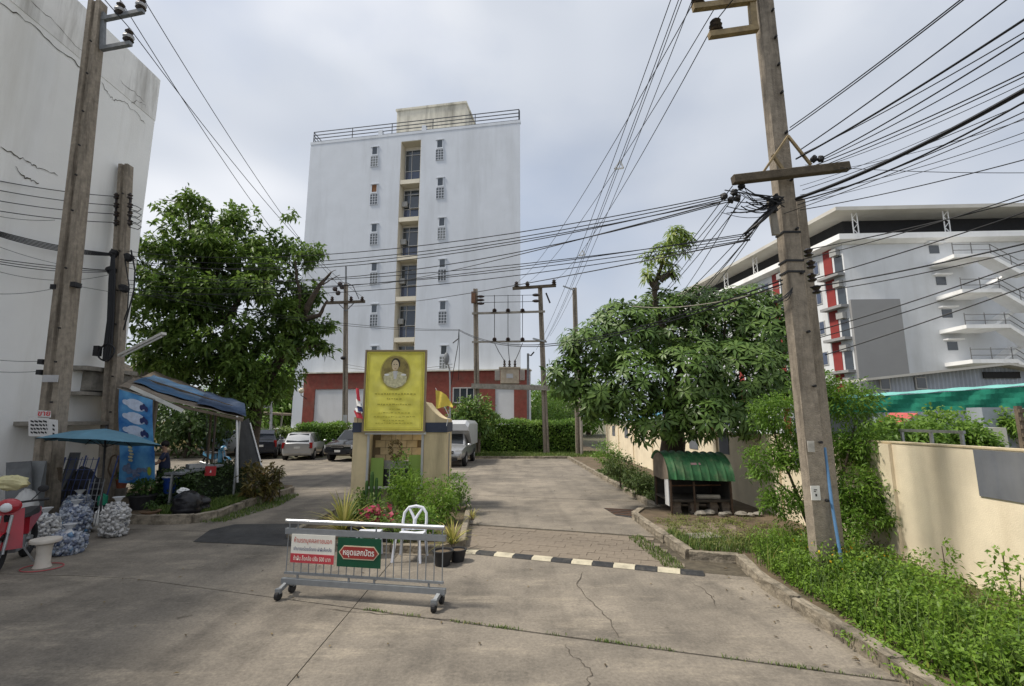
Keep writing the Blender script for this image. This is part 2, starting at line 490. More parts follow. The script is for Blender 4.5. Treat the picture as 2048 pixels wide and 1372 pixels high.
# ------------------------------------------------------------------ ground and road
g = MB(); g.quad((-600, -60, -0.06), (600, -60, -0.06), (600, 900, -0.06), (-600, 900, -0.06))
struct('ground', g, M_EARTH)
road = thing('road', None, None, kind='structure')
b = MB(); b.quad((-31, -3.5, -0.022), (4.4, -3.5, -0.022), (4.4, 30.6, -0.022), (-31, 30.6, -0.022))
put('joint_bed', b, M_JOINT, road)
XL = [-30.0, -19.0, -10.5, -2.05, 4.25]
CL = [-3.2, 1.3, 6.0, 9.0, 11.35, 15.6, 20.2, 25.0, 30.45]
def jy(c, x):
    s = 0.31 if c < 12 else max(0.0, 0.31 * (30.45 - c) / 18.5)
    xx = x if x > -6 else -6 + (x + 6) * 0.25
    return c - s * xx - (0.31 * 0.0)
def in_right(i): return XL[i] >= -2.1
for i in range(len(XL) - 1):
    for j in range(len(CL) - 1):
        if in_right(i) and CL[j] == 9.0: continue          # the paver strip lies here
        x0, x1 = XL[i] + 0.007, XL[i + 1] - 0.007
        gp = 0.009 if j != 1 or not in_right(i) else 0.022
        n = 9
        lo = [(x0 + (x1 - x0) * k / n, jy(CL[j], x0 + (x1 - x0) * k / n) + gp + random.uniform(-0.006, 0.006)) for k in range(n + 1)]
        hi = [(x0 + (x1 - x0) * k / n, jy(CL[j + 1], x0 + (x1 - x0) * k / n) - gp + random.uniform(-0.006, 0.006)) for k in range(n + 1)]
        poly = lo + hi[::-1]
        s = MB(); s.prism(poly, -0.12, random.uniform(-0.003, 0.003))
        put('concrete_slab', s, M_ROAD, road)
def ribbon(pts, w, z=None, nrm=Vector((0, 0, 1)), jag=0.02, sub=5, off=0.004, seed=1):
    """A thin jagged strip lying on a surface."""
    rr = random.Random(seed); P = []
    for a, bb in zip(pts[:-1], pts[1:]):
        a, bb = Vector(a), Vector(bb); d = bb - a; sd = d.cross(nrm).normalized()
        for k in range(sub): P.append(a + d * (k / sub) + sd * rr.uniform(-jag, jag) * (1 if k else 0.4))
    P.append(Vector(pts[-1]))
    vv, ff = [], []
    for i, p in enumerate(P):
        t = (P[min(i + 1, len(P) - 1)] - P[max(0, i - 1)]); sd = t.cross(nrm).normalized()
        ww = w * rr.uniform(0.35, 1.3) * (0.3 if i in (0, len(P) - 1) else 1)
        vv += [p + sd * ww / 2 + nrm * off, p - sd * ww / 2 + nrm * off]
        if i: ff.append((2 * i - 2, 2 * i - 1, 2 * i + 1, 2 * i))
    return MB().add(vv, ff)
for k, (pl, w) in enumerate([
        ([(1167, 1144), (1153, 1168), (1173, 1195), (1204, 1223), (1221, 1240), (1238, 1277)], 0.011),
        ([(1132, 1288), (1139, 1308), (1163, 1325), (1184, 1346), (1173, 1372), (1165, 1400)], 0.010),
        ([(1385, 1165), (1423, 1192), (1433, 1216)], 0.010),
        ([(640, 1216), (720, 1226), (815, 1232), (900, 1240), (960, 1247)], 0.012),
        ([(905, 1010), (960, 1022), (1010, 1024)], 0.016)]):
    put('crack', ribbon([gnd(*p) for p in pl], w, jag=0.025, seed=k, off=0.006), M_CRACK, road)

# dark asphalt hump over the left lane
hp = [gnd(386, 1084), gnd(420, 1060), gnd(470, 1049), gnd(612, 1047), gnd(700, 1052), gnd(690, 1098), gnd(600, 1094), gnd(480, 1088)]
cx = sum((p for p in hp), Vector()) / len(hp)
vv = [p + Vector((0, 0, 0.006)) for p in hp] + [cx + (p - cx) * 0.72 + Vector((0, 0, 0.05)) for p in hp]
n = len(hp); hm = MB().add(vv, [(i, (i + 1) % n, n + (i + 1) % n, n + i) for i in range(n)] + [tuple(range(n, 2 * n))])
solo('asphalt_hump', hm, M_ASPH, 'low patch of dark asphalt ramped across the driveway by the left kerb', 'road hump', kind='structure')

# brick pavers between speed bump and far slabs
strip = thing('paver_strip', None, None, kind='structure')
M_PAVER = mat('paver', (0.215, 0.178, 0.138), 0.9, 0.25, 5, 0.4, 60, stain=(0.08, 0.07, 0.055), stain_scale=2.5, stain_amt=0.7)
pv = [MB().box((0, 0, 0), (0.347, 0.207, 0.08)).mesh('paver') for _ in range(2)]
x = -2.03; row = 0
y = 0
for r in range(11):
    off = 0.1686 if r % 2 else 0.0
    k = 0
    while True:
        xx = -1.85 + off + k * 0.3372
        if xx > 2.85: break
        yy = jy(9.0, xx) + 0.125 + r * 0.2205
        if yy < jy(11.35, xx) - 0.09:
            piece('paver', pv[(r + k) % 2], M_PAVER, strip, (xx, yy, -0.043 + random.uniform(-0.004, 0.004)), -0.30 + random.uniform(-0.01, 0.01))
        k += 1
b = MB(); b.quad((-2.05, jy(9.0, -2.05), -0.016), (4.2, jy(9.0, 4.2), -0.016), (4.2, jy(11.35, 4.2), -0.016), (-2.05, jy(11.35, -2.05), -0.016))
put('paver_bed', b, M_JOINT, strip)

# black and white speed bump
bump_t = thing('speed_bump', 'low speed bump of alternating black and cream blocks across the right lane', 'speed bump', (0, 0, 0))
M_BW = mat('bump_cream', (0.52, 0.47, 0.35), 0.75, 0.2, 12, stain=(0.12, 0.105, 0.085), stain_scale=6, stain_amt=0.8)
M_BB = mat('bump_black', (0.028, 0.029, 0.031), 0.75, 0.3, 12, stain=(0.10, 0.09, 0.075), stain_scale=6, stain_amt=0.7)
pA, pB = gnd(640, 1076), gnd(1408, 1149)
NB = 21
for k in range(NB):
    a = pA.lerp(pB, k / NB); c = pA.lerp(pB, (k + 1) / NB); d = (c - a).normalized(); sd = Vector((-d.y, d.x, 0)); a = a + d * 0.004; c = c - d * 0.004
    sec = lambda p: [p - sd * 0.11 + Vector((0, 0, 0.004)), p - sd * 0.075 + Vector((0, 0, 0.034)), p + sd * 0.075 + Vector((0, 0, 0.034)), p + sd * 0.11 + Vector((0, 0, 0.004))]
    put('bump_block', MB().loft([sec(a), sec(c)]), M_BB if k % 2 == 0 else M_BW, bump_t)

# ------------------------------------------------------------------ kerbs and beds
def rough_up(o, amp):
    """Chip the edges of a block: cut it finer and push its points about."""
    bm = bmesh.new(); bm.from_mesh(o.data)
    bmesh.ops.subdivide_edges(bm, edges=bm.edges[:], cuts=3, use_grid_fill=True)
    top = max(v.co.z for v in bm.verts)
    for v in bm.verts:
        edge = 1.0 if v.co.z > top - .01 else .6
        v.co += Vector((random.uniform(-1, 1), random.uniform(-1, 1), random.uniform(-1.2, .25))) * amp * edge
    bm.to_mesh(o.data); bm.free(); return o
def kerb(name, pts, w=0.15, h=0.15, step=0.95, z0=-0.05):
    t = thing(name, None, None, kind='structure')
    for a, bb in zip(pts[:-1], pts[1:]):
        a, bb = Vector((*a, 0)), Vector((*bb, 0)); L = (bb - a).length; n = max(1, round(L / step)); d = (bb - a) / L
        for k in range(n):
            p, q = a + d * (L * k / n + 0.006), a + d * (L * (k + 1) / n - 0.006)
            j = Vector((random.uniform(-.012, .012), random.uniform(-.012, .012), 0)); hh = h + random.uniform(-.015, .012)
            o = put('kerb_stone', MB().bar(p + j + Vector((0, 0, (z0 + hh) / 2)), q + j + Vector((0, 0, (z0 + hh) / 2)), w, hh - z0), M_KERB, t)
            rough_up(o, 0.012)
    return t
KR = [(3.70, 1.6), (3.68, 5.0), (3.66, 7.4), (3.86, 8.62), (3.10, 8.86), (3.02, 11.0), (3.02, 12.3), (3.35, 12.95), (3.86, 13.2), (3.80, 17), (3.62, 24), (3.47, 30.1)]
kerb('kerb_right', KR)
kerb('kerb_far', [(3.40, 30.2), (-3.6, 30.2)], step=1.6)
KLF = [(-7.25, 16.4), (-7.28, 13.5), (-7.22, 12.2), (-7.45, 11.72), (-8.2, 11.62), (-10.6, 11.75)]
kerb('kerb_left', KLF, h=0.2)
def bed(name, poly, z, m=None):
    return struct(name, MB().prism(poly, -0.05, z), m or M_SOIL)
bed('verge_right', [(x + 0.06, y) for x, y in KR] + [(6.5, 30.1), (6.5, 1.6)], 0.10)
bed('verge_far', [(-3.6, 30.27), (3.4, 30.27), (6.5, 30.27), (6.5, 46), (-30, 46), (-30, 33.2), (-3.6, 33.2)], 0.08)
bed('bed_left', [(-7.32, 16.4), (-7.35, 12.3), (-7.55, 11.82), (-8.2, 11.72), (-10.6, 11.85), (-12.55, 11.9), (-12.55, 17.2), (-7.6, 17.2)], 0.14)
# trodden concrete apron in front of the little bin shelter
ap = [gnd(1300, 1048, 0.11), gnd(1470, 1045, 0.11), gnd(1480, 1100, 0.11), gnd(1360, 1085, 0.11)]
struct('shelter_apron', MB().prism([(p.x, p.y) for p in ap], 0.05, 0.108), mat('trodden_ground', (0.19, 0.15, 0.11), 0.95, 0.3, 4, 0.5, 30, stain=(0.08, 0.065, 0.05), stain_scale=2.5, stain_amt=0.8))
# drain opening at the step of the kerb: the hole's shade painted as a flat dark slab, with grate bars
dr = thing('drain_pit', 'dark open drain pit at the step of the right kerb', 'drain')
dp = [gnd(1207, 1016), gnd(1300, 1021), gnd(1268, 1036), gnd(1232, 1031)]
put('shade_slab', MB().prism([(p.x, p.y) for p in dp], -0.02, 0.007), mat('drain_shade', (0.022, 0.018, 0.013), 0.35, 0.4, 10), dr)
for k in range(4):
    a = dp[0].lerp(dp[3], 0.15 + k * 0.22) + Vector((0, 0, 0.014)); c = dp[1].lerp(dp[2], 0.15 + k * 0.22) + Vector((0, 0, 0.014))
    put('grate_bar', MB().bar(a, a.lerp(c, 0.8), 0.022, 0.014), M_RUST, dr)
mh = gnd(1408, 1076, 0.10)
solo('manhole_cover', MB().box(mh + Vector((0, 0, 0.03)), (0.55, 0.4, 0.05), 0.2), M_CONC, 'square pale concrete cover lying in the grass by the bin shelter', 'cover')

# ------------------------------------------------------------------ grass
def scatter(poly, n, z=0.0):
    P = np.array(poly); lo, hi = P.min(0), P.max(0); out = []
    while len(out) < n:
        q = lo + (hi - lo) * RNG.random((n, 2))
        x, y = q[:, 0], q[:, 1]; ins = np.zeros(n, bool); j = len(P) - 1
        for i in range(len(P)):
            c = ((P[i, 1] > y) != (P[j, 1] > y)) & (x < (P[j, 0] - P[i, 0]) * (y - P[i, 1]) / (P[j, 1] - P[i, 1] + 1e-9) + P[i, 0])
            ins ^= c; j = i
        out += list(q[ins])
    q = np.array(out[:n]); return np.column_stack([q, np.full(n, z)])
def px_poly(l, z=0.0): return [(gnd(*p, z).x, gnd(*p, z).y) for p in l]
def turf(name, poly, n, h, w, z, label):
    P = scatter(poly, n, z)
    tag(put(name, blades_mesh(name, P, h, w, 0.9), M_GRASS), label, 'grass', kind='stuff')
turf('verge_grass', [(-3.4, 30.4), (3.4, 30.4), (6.2, 30.4), (6.2, 35), (-3.4, 35)], 9000, 0.11, 0.03, 0.08, 'short mown grass below the far hedge')
turf('bed_grass', [(-7.38, 16.2), (-7.42, 12.3), (-7.7, 11.85), (-8.6, 11.8), (-9.1, 12.6), (-8.3, 14.2), (-7.9, 16.2)], 9000, 0.09, 0.018, 0.14, 'short grass sloping along the left kerb')
turf('island_grass', [(3.14, 9.0), (3.14, 10.3), (3.35, 10.5), (3.5, 9.95), (3.9, 10.15), (4.3, 9.7), (4.7, 9.9), (5.0, 8.6), (4.4, 8.85), (3.9, 8.75)], 2300, 0.085, 0.016, 0.10, 'yellowish grass on the raised kerb corner beside the bin shelter')
turf('gutter_grass', px_poly([(1255, 1075), (1280, 1072), (1360, 1125), (1372, 1142), (1330, 1135)]), 700, 0.05, 0.014, 0.0, 'straggly grass growing in the gutter along the kerb corner')
turf('kerb_weeds', px_poly([(400, 1046), (470, 1018), (550, 990), (600, 990), (560, 1012), (450, 1045)]), 2600, 0.06, 0.016, 0.0, 'yellowed weeds at the foot of the left kerb')
jp = []
for k in range(2600):
    tt = random.random()
    clump = 0.5 + 0.5 * math.sin(tt * 23 + 1.0) + 0.5 * math.sin(tt * 61)
    if random.random() > clump * 0.45: continue
    xx = -1.9 + tt * 5.5; jp.append((xx, jy(6.0, xx) + random.gauss(0, 0.018), 0.0))
tag(put('joint_grass', blades_mesh('joint_grass', np.array(jp), 0.026, 0.009, 1.4), M_GRASS), 'tufts of grass in the joint between the front road slabs', 'grass', kind='stuff')

def litter():
    pl = scatter([(-6, 3.4), (-6.5, 10), (-1.5, 28), (3.4, 28), (2.9, 10), (3.5, 3.4)], 260, 0.012); n = len(pl)
    kerbside = RNG.random(n) < .45
    pl[kerbside, 0] = 3.5 - np.abs(RNG.normal(size=kerbside.sum())) * .35
    keep = ~((pl[:, 1] > 8.4) & (pl[:, 0] > 2.9)); pl = pl[keep]; n = len(pl)
    me = leaf_mesh('fallen_leaves', pl, np.column_stack([RNG.normal(size=(n, 2)), np.zeros(n)]), np.tile([[0.05, 0.1, 1.0]], (n, 1)), .05 * (.6 + RNG.random(n)), .025, .3, 0.0)
    tag(put('fallen_leaves', me, leafmat('fallen_leaf', (.05, .035, .02), (.22, .16, .07), .1, .8)), 'scattered dry leaves and bits of litter on the road', 'litter', kind='stuff')
litter()

# ------------------------------------------------------------------ boundary wall on the right
M_PANEL = mat('wall_panel_grey', (0.135, 0.145, 0.165), 0.75, 0.15, 2.5, stain=(0.22, 0.22, 0.22), stain_scale=1.5, stain_amt=0.5, streak=True)
wall_t = thing('boundary_wall', 'long cream rendered boundary wall with grey panels beside the right verge', 'wall', (6.4, 3, 0))
WY = [1.5, 4.9, 8.4, 11.9, 15.4, 18.9, 22.4, 25.9, 29.4, 33.0]
put('wall', MB().box((6.5, 17.3, 1.0), (0.16, 31.8, 2.0)), M_TAN, wall_t)
put('coping', MB().box((6.5, 17.3, 2.012), (0.19, 31.8, 0.024)), mat('coping_tan', (0.60, 0.50, 0.33), 0.85, 0.2, 4, stain=(0.16, 0.14, 0.10), stain_scale=3, stain_amt=0.6), wall_t)
for y in WY[1:]:
    put('pilaster', MB().box((6.395, y, 0.99), (0.07, 0.22, 1.98)), M_TAN, wall_t)
for y0, y1 in ((5.3, 6.82), (10.2, 11.2), (14.5, 15.15), (16.9, 17.7), (20.2, 21.0), (23.6, 24.4), (27.0, 27.8), (30.4, 31.2)):
    put('panel', MB().box((6.412, (y0 + y1) / 2, 1.67), (0.02, y1 - y0, 0.62)), M_PANEL, wall_t)

# ------------------------------------------------------------------ tower block at the end of the lane
M_TOWER = mat('tower_white', (0.57, 0.605, 0.66), 0.8, 0.045, 0.6, 0.1, 30, stain=(0.44, 0.465, 0.50), stain_scale=0.5, stain_amt=0.75, streak=True)
M_CREAM = mat('recess_cream', (0.66, 0.61, 0.50), 0.8, 0.06, 1.0)
M_DGLASS = glassmat('dark_window_glass', (0.035, 0.045, 0.055), 0.12)
M_DBLUE = glassmat('blue_window_glass', (0.04, 0.055, 0.10), 0.12)
M_ALU = mat('window_aluminium', (0.45, 0.45, 0.44), 0.45, 0.05, 6)
M_RAIL = mat('roof_rail_dark', (0.03, 0.035, 0.045), 0.5, 0.2, 6)
ang = math.radians(-10.0)
TL = Vector((-20.3, 44.72, 0)); TU = Vector((math.cos(ang), math.sin(ang), 0)); TN = Vector((-math.sin(ang), math.cos(ang), 0)); TW = 21.37
def tuv(px, py, off=0.0):
    """Photo pixel to (u, z) on the tower front (off = metres behind the face)."""
    a, bb = ray(px, py); d = Vector((a, 1, bb)); o = Vector((0, 0, CAM_H)); P0 = TL + TN * off
    t = (P0 - o).dot(TN) / d.dot(TN); q = o + d * t
    return (q - TL).dot(TU), q.z
tower = thing('tower_block', 'tall plain white tower block with a central window recess behind the red band', 'building', TL, ang)
uA = tuv(797, 420)[0]; uB = tuv(838, 420)[0]; TH = 29.7
zr = tuv(816, 282)[1]
put('wall', MB().prism([(0, 0), (uA, 0), (uA, 12), (-1, 12)], 0, TH), M_TOWER, tower, True)
put('wall', MB().prism([(uB, 0), (TW, 0), (TW - 2.2, 12.4), (uB, 12)], 0, TH), M_TOWER, tower, True)
put('wall', MB().prism([(uA + .003, 0), (uB - .003, 0), (uB - .003, 11.9), (uA + .003, 11.9)], zr, TH), M_TOWER, tower, True)
put('recess_back', MB().box(((uA + uB) / 2, 1.2, zr / 2), (uB - uA - .01, 0.3, zr - .01)), M_CREAM, tower, True)
put('recess_side', MB().box((uA + 0.02, 0.53, zr / 2), (0.03, 1.04, zr - .02)), M_CREAM, tower, True)
put('recess_side', MB().box((uB - 0.02, 0.53, zr / 2), (0.03, 1.04, zr - .02)), M_CREAM, tower, True)
put('recess_ceiling', MB().box(((uA + uB) / 2, 0.53, zr - 0.02), (uB - uA - .08, 1.0, 0.03)), M_CREAM, tower, True)
slab_y = [363, 438, 515, 597, 679, 760]
slab_z = [tuv(816, y)[1] for y in slab_y]
wid = uB - uA - 0.1
tops = [zr] + slab_z
def win_frame(w, h, cols, rows, bar=0.05, dep=0.08):
    m_ = MB()
    xs = [0] + [sum(cols[:k + 1]) / sum(cols) * w for k in range(len(cols))]; zs = [0] + [sum(rows[:k + 1]) / sum(rows) * h for k in range(len(rows))]
    for q in xs: m_.box((q - w / 2, 0, h / 2), (bar, dep, h + bar))
    for q in zs: m_.box((0, 0.004, q), (w, dep - 0.01, bar))
    return m_, xs, zs
for k in range(len(slab_z)):
    zt, zb = tops[k], slab_z[k]
    put('balcony_slab', MB().box(((uA + uB) / 2, 0.5, zb), (wid - .02, 0.98, 0.42)), M_CREAM, tower, True)
    h = (zt - zb) - 0.75; cu = (uA + uB) / 2 + 0.02; w = wid - 0.1
    fr, xs, zs = win_frame(w, h, (1.0, 1.45, 0.35), (1.0, 1.35, 0.4))
    fo = put('window', MB().add([(p[0] + cu, p[1] + 0.97, p[2] + zb + 0.3) for p in fr.v], fr.f), M_ALU, tower, True)
    WORLD_M[fo.name] = WORLD_M[tower.name]
    for i in range(3):
        for j in range(3):
            x0, x1, z0, z1 = xs[i], xs[i + 1], zs[j], zs[j + 1]
            tilt = 0.14 if (i == 1 and j == 1 and k > 0) else 0.0
            pc = Vector((cu - w / 2 + (x0 + x1) / 2, 1.0 - tilt * 0.5 - (0.05 if tilt else 0), zb + 0.3 + (z0 + z1) / 2))
            mbp = MB(); mbp.box((0, 0, 0), (x1 - x0 - 0.06, 0.02, z1 - z0 - 0.06), rot=Matrix.Rotation(-tilt, 3, 'X'))
            put('pane', MB().add([Vector(p) + pc for p in mbp.v], mbp.f), M_DBLUE if j == 0 else M_DGLASS, fo, True)
            if tilt:
                mb2 = MB()
                ww, hh = x1 - x0 - 0.02, z1 - z0 - 0.02
                for sx in (-1, 1): mb2.box((sx * ww / 2, 0, 0), (0.05, 0.05, hh))
                for sz in (-1, 1): mb2.box((0, 0.002, sz * hh / 2), (ww, 0.05, 0.05))
                R_ = Matrix.Rotation(-tilt, 3, 'X')
                put('sash', MB().add([R_ @ Vector(p) + pc + Vector((0, -0.02, 0)) for p in mb2.v], mb2.f), M_ALU, fo, True)
    if 0 < k < 5:
        ac = put('air_conditioner', MB().box((uA + 0.33, 0.75, zb + 0.3 + h * 0.5), (0.5, 0.34, 0.5)), mat('ac_grey', (0.34, 0.34, 0.33), 0.6, 0.1, 5), tower, True)
# little windows with a lattice of glass blocks under them: three shared meshes, one window a part
m_lat = MB()
for i in range(4): m_lat.box((-0.39 + i * 0.26, 0, 0), (0.042, 0.09, 1.12))
for j in range(5): m_lat.box((0, 0.003, -0.53 + j * 0.265), (0.80, 0.084, 0.038))
lat_me = m_lat.mesh('lattice')
blk_me = MB().box((0, 0, 0), (0.8, 0.03, 1.1)).mesh('glass_blocks')
pane_me = MB().box((0, 0, 0), (0.50, 0.03, 0.72)).mesh('pane')
m_sur = MB()
m_sur.box((0, -0.02, 0.44), (0.82, 0.11, 0.09)).box((0, -0.01, -0.45), (0.7, 0.08, 0.14)).box((-0.28, -0.012, 0), (0.06, 0.06, 0.78)).box((0.28, -0.012, 0), (0.06, 0.06, 0.78))
sur_me = m_sur.mesh('surround')
M_BLK = glassmat('glass_block', (0.065, 0.075, 0.085), 0.3)
M_BLK2 = glassmat('glass_block_pale', (0.16, 0.17, 0.17), 0.35)
M_ORANGE = mat('orange_blind', (0.16, 0.065, 0.02), 0.7)
for col in (0, 1):
    rowsl = [(750, 302), (749, 377), (749, 456), (749, 534), (749, 617), (749, 701)] if col == 0 else [(880, 288), (881, 364), (884, 444), (885, 527), (886, 611), (888, 700)]
    for k, (px, py) in enumerate(rowsl):
        u, z = tuv(px, py)
        wdw = piece('window', sur_me, M_TOWER, tower, (u, -0.02, z))
        me_p = pane_me if not (col == 0 and k == 1) else MB().box((0, 0, 0), (0.50, 0.03, 0.72)).mesh('pane')
        piece('pane', me_p, M_ORANGE if (col == 0 and k == 1) else M_DGLASS, wdw, (0, 0.0, 0))
        piece('lattice', lat_me, M_TOWER, wdw, (0, -0.005, -1.12))
        bm_ = blk_me if (k + col) % 3 else MB().box((0, 0, 0), (0.8, 0.03, 1.1)).mesh('glass_blocks')
        piece('glass_blocks', bm_, M_BLK if (k + col) % 3 else M_BLK2, wdw, (0, 0.0, -1.12))
put('parapet', MB().box((TW / 2, 0.12, TH + 0.14), (TW + 0.06, 0.3, 0.28)), M_TOWER, tower, True)
# roof railing: posts and rails are parts
RZ = TH + 0.28
for k in range(6):
    u = 0.15 + (TW - 0.3) * k / 5
    put('rail_post', MB().box((u, 0.2, RZ + 0.62), (0.06, 0.06, 1.25)), M_RAIL, tower, True)
for j in range(4):
    z = RZ + 0.15 + j * 0.36
    put('rail', MB().bar((0.1, 0.2, z), (TW - 0.1, 0.2, z), 0.05, 0.07), M_RAIL, tower, True)
    put('rail', MB().bar((0.12, 0.24, z), (-0.8, 11, z), 0.05, 0.07), M_RAIL, tower, True)
put('rail_post', MB().box((TW - 0.12, 0.4, RZ + 0.62), (0.08, 0.3, 1.25)), M_RAIL, tower, True)
M_TANK = mat('stair_head', (0.60, 0.57, 0.48), 0.85, 0.1, 1.2, stain=(0.15, 0.14, 0.115), stain_scale=0.9, stain_amt=0.8, streak=True)
u0, u1 = tuv(794, 232, 4.0)[0], tuv(931, 232, 4.0)[0]
put('stair_head', MB().prism([(u0, 4), (u1, 4), (u1, 9), (u0, 9)], TH, tuv(862, 215, 4.0)[1]), M_TANK, tower, True)
put('stair_head_roof', MB().prism([(u0 - .12, 3.88), (u1 + .12, 3.88), (u1 + .12, 9.1), (u0 - .12, 9.1)], tuv(862, 215, 4.0)[1], tuv(862, 215, 4.0)[1] + 0.22), M_TANK, tower, True)
for u in (7.4, 11.9): put('vent_stub', MB().box((u, 0.3, TH + 0.45), (0.4, 0.4, 0.9)), M_TOWER, tower, True)

# low front building with the dark red band
M_RED = mat('red_brick_band', (0.225, 0.062, 0.046), 0.85, 0.22, 3.0, 0.3, 50, stain=(0.16, 0.10, 0.075), stain_scale=0.7, stain_amt=0.75)
M_PALE = mat('annex_white', (0.62, 0.63, 0.65), 0.8, 0.05, 1, stain=(0.46, 0.46, 0.46), stain_scale=0.7, stain_amt=0.5, streak=True)
ann = thing('red_band_annex', 'low white building front framed in dark red below the tower', 'building', TL + TN * -1.2, ang)
def auv(px, py): return tuv(px, py, -1.2)
aL, aR = auv(606, 800)[0], auv(1058, 800)[0]; aT = auv(820, 744)[1]
put('wall', MB().box(((aL + aR) / 2, 0.63, aT / 2), (aR - aL, 1.1, aT)), M_PALE, ann, True)
zB = auv(680, 778)[1]
put('band', MB().box(((aL + aR) / 2, 0.045, (aT + zB) / 2 + 0.02), (aR - aL + 0.1, 0.09, aT - zB + 0.04)), M_RED, ann, True)
uP = auv(628, 810)[0]; uQ = auv(1028, 810)[0]; uM0, uM1 = auv(838, 810)[0], auv(990, 810)[0]
put('pier', MB().box(((aL + uP) / 2, 0.043, zB / 2), (uP - aL, 0.086, zB)), M_RED, ann, True)
put('pier', MB().box(((aR + uQ) / 2, 0.043, zB / 2), (aR - uQ, 0.086, zB)), M_RED, ann, True)
put('pier', MB().box(((uM0 + uM1) / 2, 0.043, zB / 2), (uM1 - uM0, 0.086, zB)), M_RED, ann, True)
put('coping', MB().box(((aL + aR) / 2, 0.5, aT + 0.05), (aR - aL + 0.2, 1.4, 0.1)), M_TANK, ann, True)
wu0, wz1 = auv(907, 776); wu1, wz0 = auv(948, 805)
fr, xs, zs = win_frame(wu1 - wu0, wz1 - wz0, (1, 1, 1), (1,), 0.09, 0.12)
wo = put('window', MB().add([(p[0] + (wu0 + wu1) / 2, p[1] - 0.02, p[2] + wz0) for p in fr.v], fr.f), M_ALU, ann, True)
for i in range(3):
    put('pane', MB().box((wu0 + (xs[i] + xs[i + 1]) / 2, -0.01, (wz0 + wz1) / 2), (xs[i + 1] - xs[i] - .08, 0.02, wz1 - wz0 - 0.1)), M_DGLASS, wo, True)
gu, gz = auv(610, 782)
lamp = thing('globe_lamp', 'round cream globe lamp on a bracket at the red corner pier', 'lamp', TL + TN * -1.2 + TU * gu + Vector((0, 0, gz)), ang)
smooth(put('globe', MB().ball((0, -0.55, 0), 0.24, 14, 10), mat('globe_cream', (0.72, 0.66, 0.5), 0.35), lamp, True))
put('bracket', MB().tube([(0, -0.55, -0.22), (0, -0.55, -0.42), (0.15, -0.2, -0.6), (0.2, -0.01, -0.7)], 0.03, 6), M_RAIL, lamp, True)

# ------------------------------------------------------------------ big blank building on the left
M_LWALL = mat('left_wall_grey', (0.86, 0.86, 0.84), 0.88, 0.04, 0.5, 0.25, 18, stain=(0.62, 0.60, 0.55), stain_scale=0.55, stain_amt=0.65, streak=True)
M_LTOP = mat('left_wall_mould', (0.82, 0.815, 0.79), 0.9, 0.06, 1.5, 0.2, 20, stain=(0.22, 0.20, 0.165), stain_scale=1.1, stain_amt=0.8, streak=True)
LX = -12.6
def lw(px, py):
    a, bb = ray(px, py); Y = LX / a
    return Vector((LX, Y, CAM_H + bb * Y))
lcorner = lw(283, 450).y; LH = at(300, 160, lcorner).z
lb = thing('blank_side_building', 'tall grey windowless building with cracked stained render at the left edge', 'building', (LX, 8, 0))
put('wall', MB().box((LX - 6, (lcorner - 6) / 2, (LH - 1.6) / 2), (12, lcorner + 6, LH - 1.6)), M_LWALL, lb)
put('parapet', MB().box((LX - 6 + 0.012, (lcorner - 6) / 2 + 0.012, LH - 0.8), (12, lcorner + 6, 1.6)), M_LTOP, lb)
nx = Vector((1, 0, 0))
for k, (pl, w) in enumerate([
        ([(-30, -12), (0, 7), (40, 30), (87, 72), (134, 112), (168, 141)], 0.026),
        ([(201, 164), (215, 188), (228, 201), (242, 201), (272, 225), (289, 248)], 0.018),
        ([(262, 208), (270, 202), (284, 205), (292, 215)], 0.016),
        ([(0, 293), (34, 312), (60, 325), (77, 336), (115, 352)], 0.026),
        ([(30, 332), (47, 352), (62, 362), (77, 366)], 0.03),
        ([(60, 0), (110, 45), (160, 100), (172, 108)], 0.018), ([(240, 160), (262, 180), (290, 205)], 0.015)]):
    put('crack', ribbon([lw(*p) for p in pl], w, nrm=nx, jag=0.05, seed=30 + k, off=0.016), M_CRACK, lb)
lg = put('ledge', MB().box((LX + 0.22, lcorner - 0.9, lw(200, 742).z), (0.45, 1.9, 0.12)), M_CONC, lb)
put('meter_box', MB().box((LX + 0.16, lcorner - 0.7, lw(200, 765).z), (0.3, 1.5, 0.55)), M_CONC, lb)
put('ledge', MB().box((LX + 0.24, lcorner - 0.9, lw(200, 790).z), (0.5, 1.9, 0.10)), M_CONC, lb)
put('conduit', MB().tube([lw(192, 745) + nx * 0.5, lw(186, 860) + nx * 0.5, lw(180, 960) + nx * 0.5], 0.025, 6), M_CONC, lb)
put('canopy_slab', MB().box((LX + 0.45, lcorner - 1.6, lw(150, 846).z), (0.9, 3.2, 0.1)), M_CONC, lb)

# ------------------------------------------------------------------ old low house behind the stall
M_OLDROOF = mat('old_tin_roof', (0.10, 0.09, 0.08), 0.8, 0.3, 3, 0.2, 30, stain=(0.17, 0.11, 0.07), stain_scale=1.5, stain_amt=0.6)
oh = thing('old_low_house', 'old low house with a dark tin roof and a small roof vent behind the stall', 'house', (-16, 21, 0))
put('wall', MB().box((-18.2, 20.2, 1.9), (5.4, 2.0, 3.8)), mat('old_house_wall', (0.20, 0.19, 0.165), 0.9, 0.2, 2, stain=(0.07, 0.06, 0.05), stain_scale=1, stain_amt=0.8), oh)
nc = 22
rp_ = MB()
def oroof(u, v):
    y = 18.8 + u * 2.9; x = -14.6 - v * 6.6; z = 3.75 + (1.35 * (1 - abs(v - 0.55) / 0.55)) + 0.05 * math.sin(u * nc * 2 * PI)
    return Vector((x, y, z))
rp_.grid(oroof, nc * 4, 6)
put('roof', rp_, M_OLDROOF, oh)
vp = at(283, 752, 19.6)
put('roof_vent', MB().box(vp + Vector((0, 0, -0.05)), (0.42, 0.42, 0.75)), M_CONC, oh)
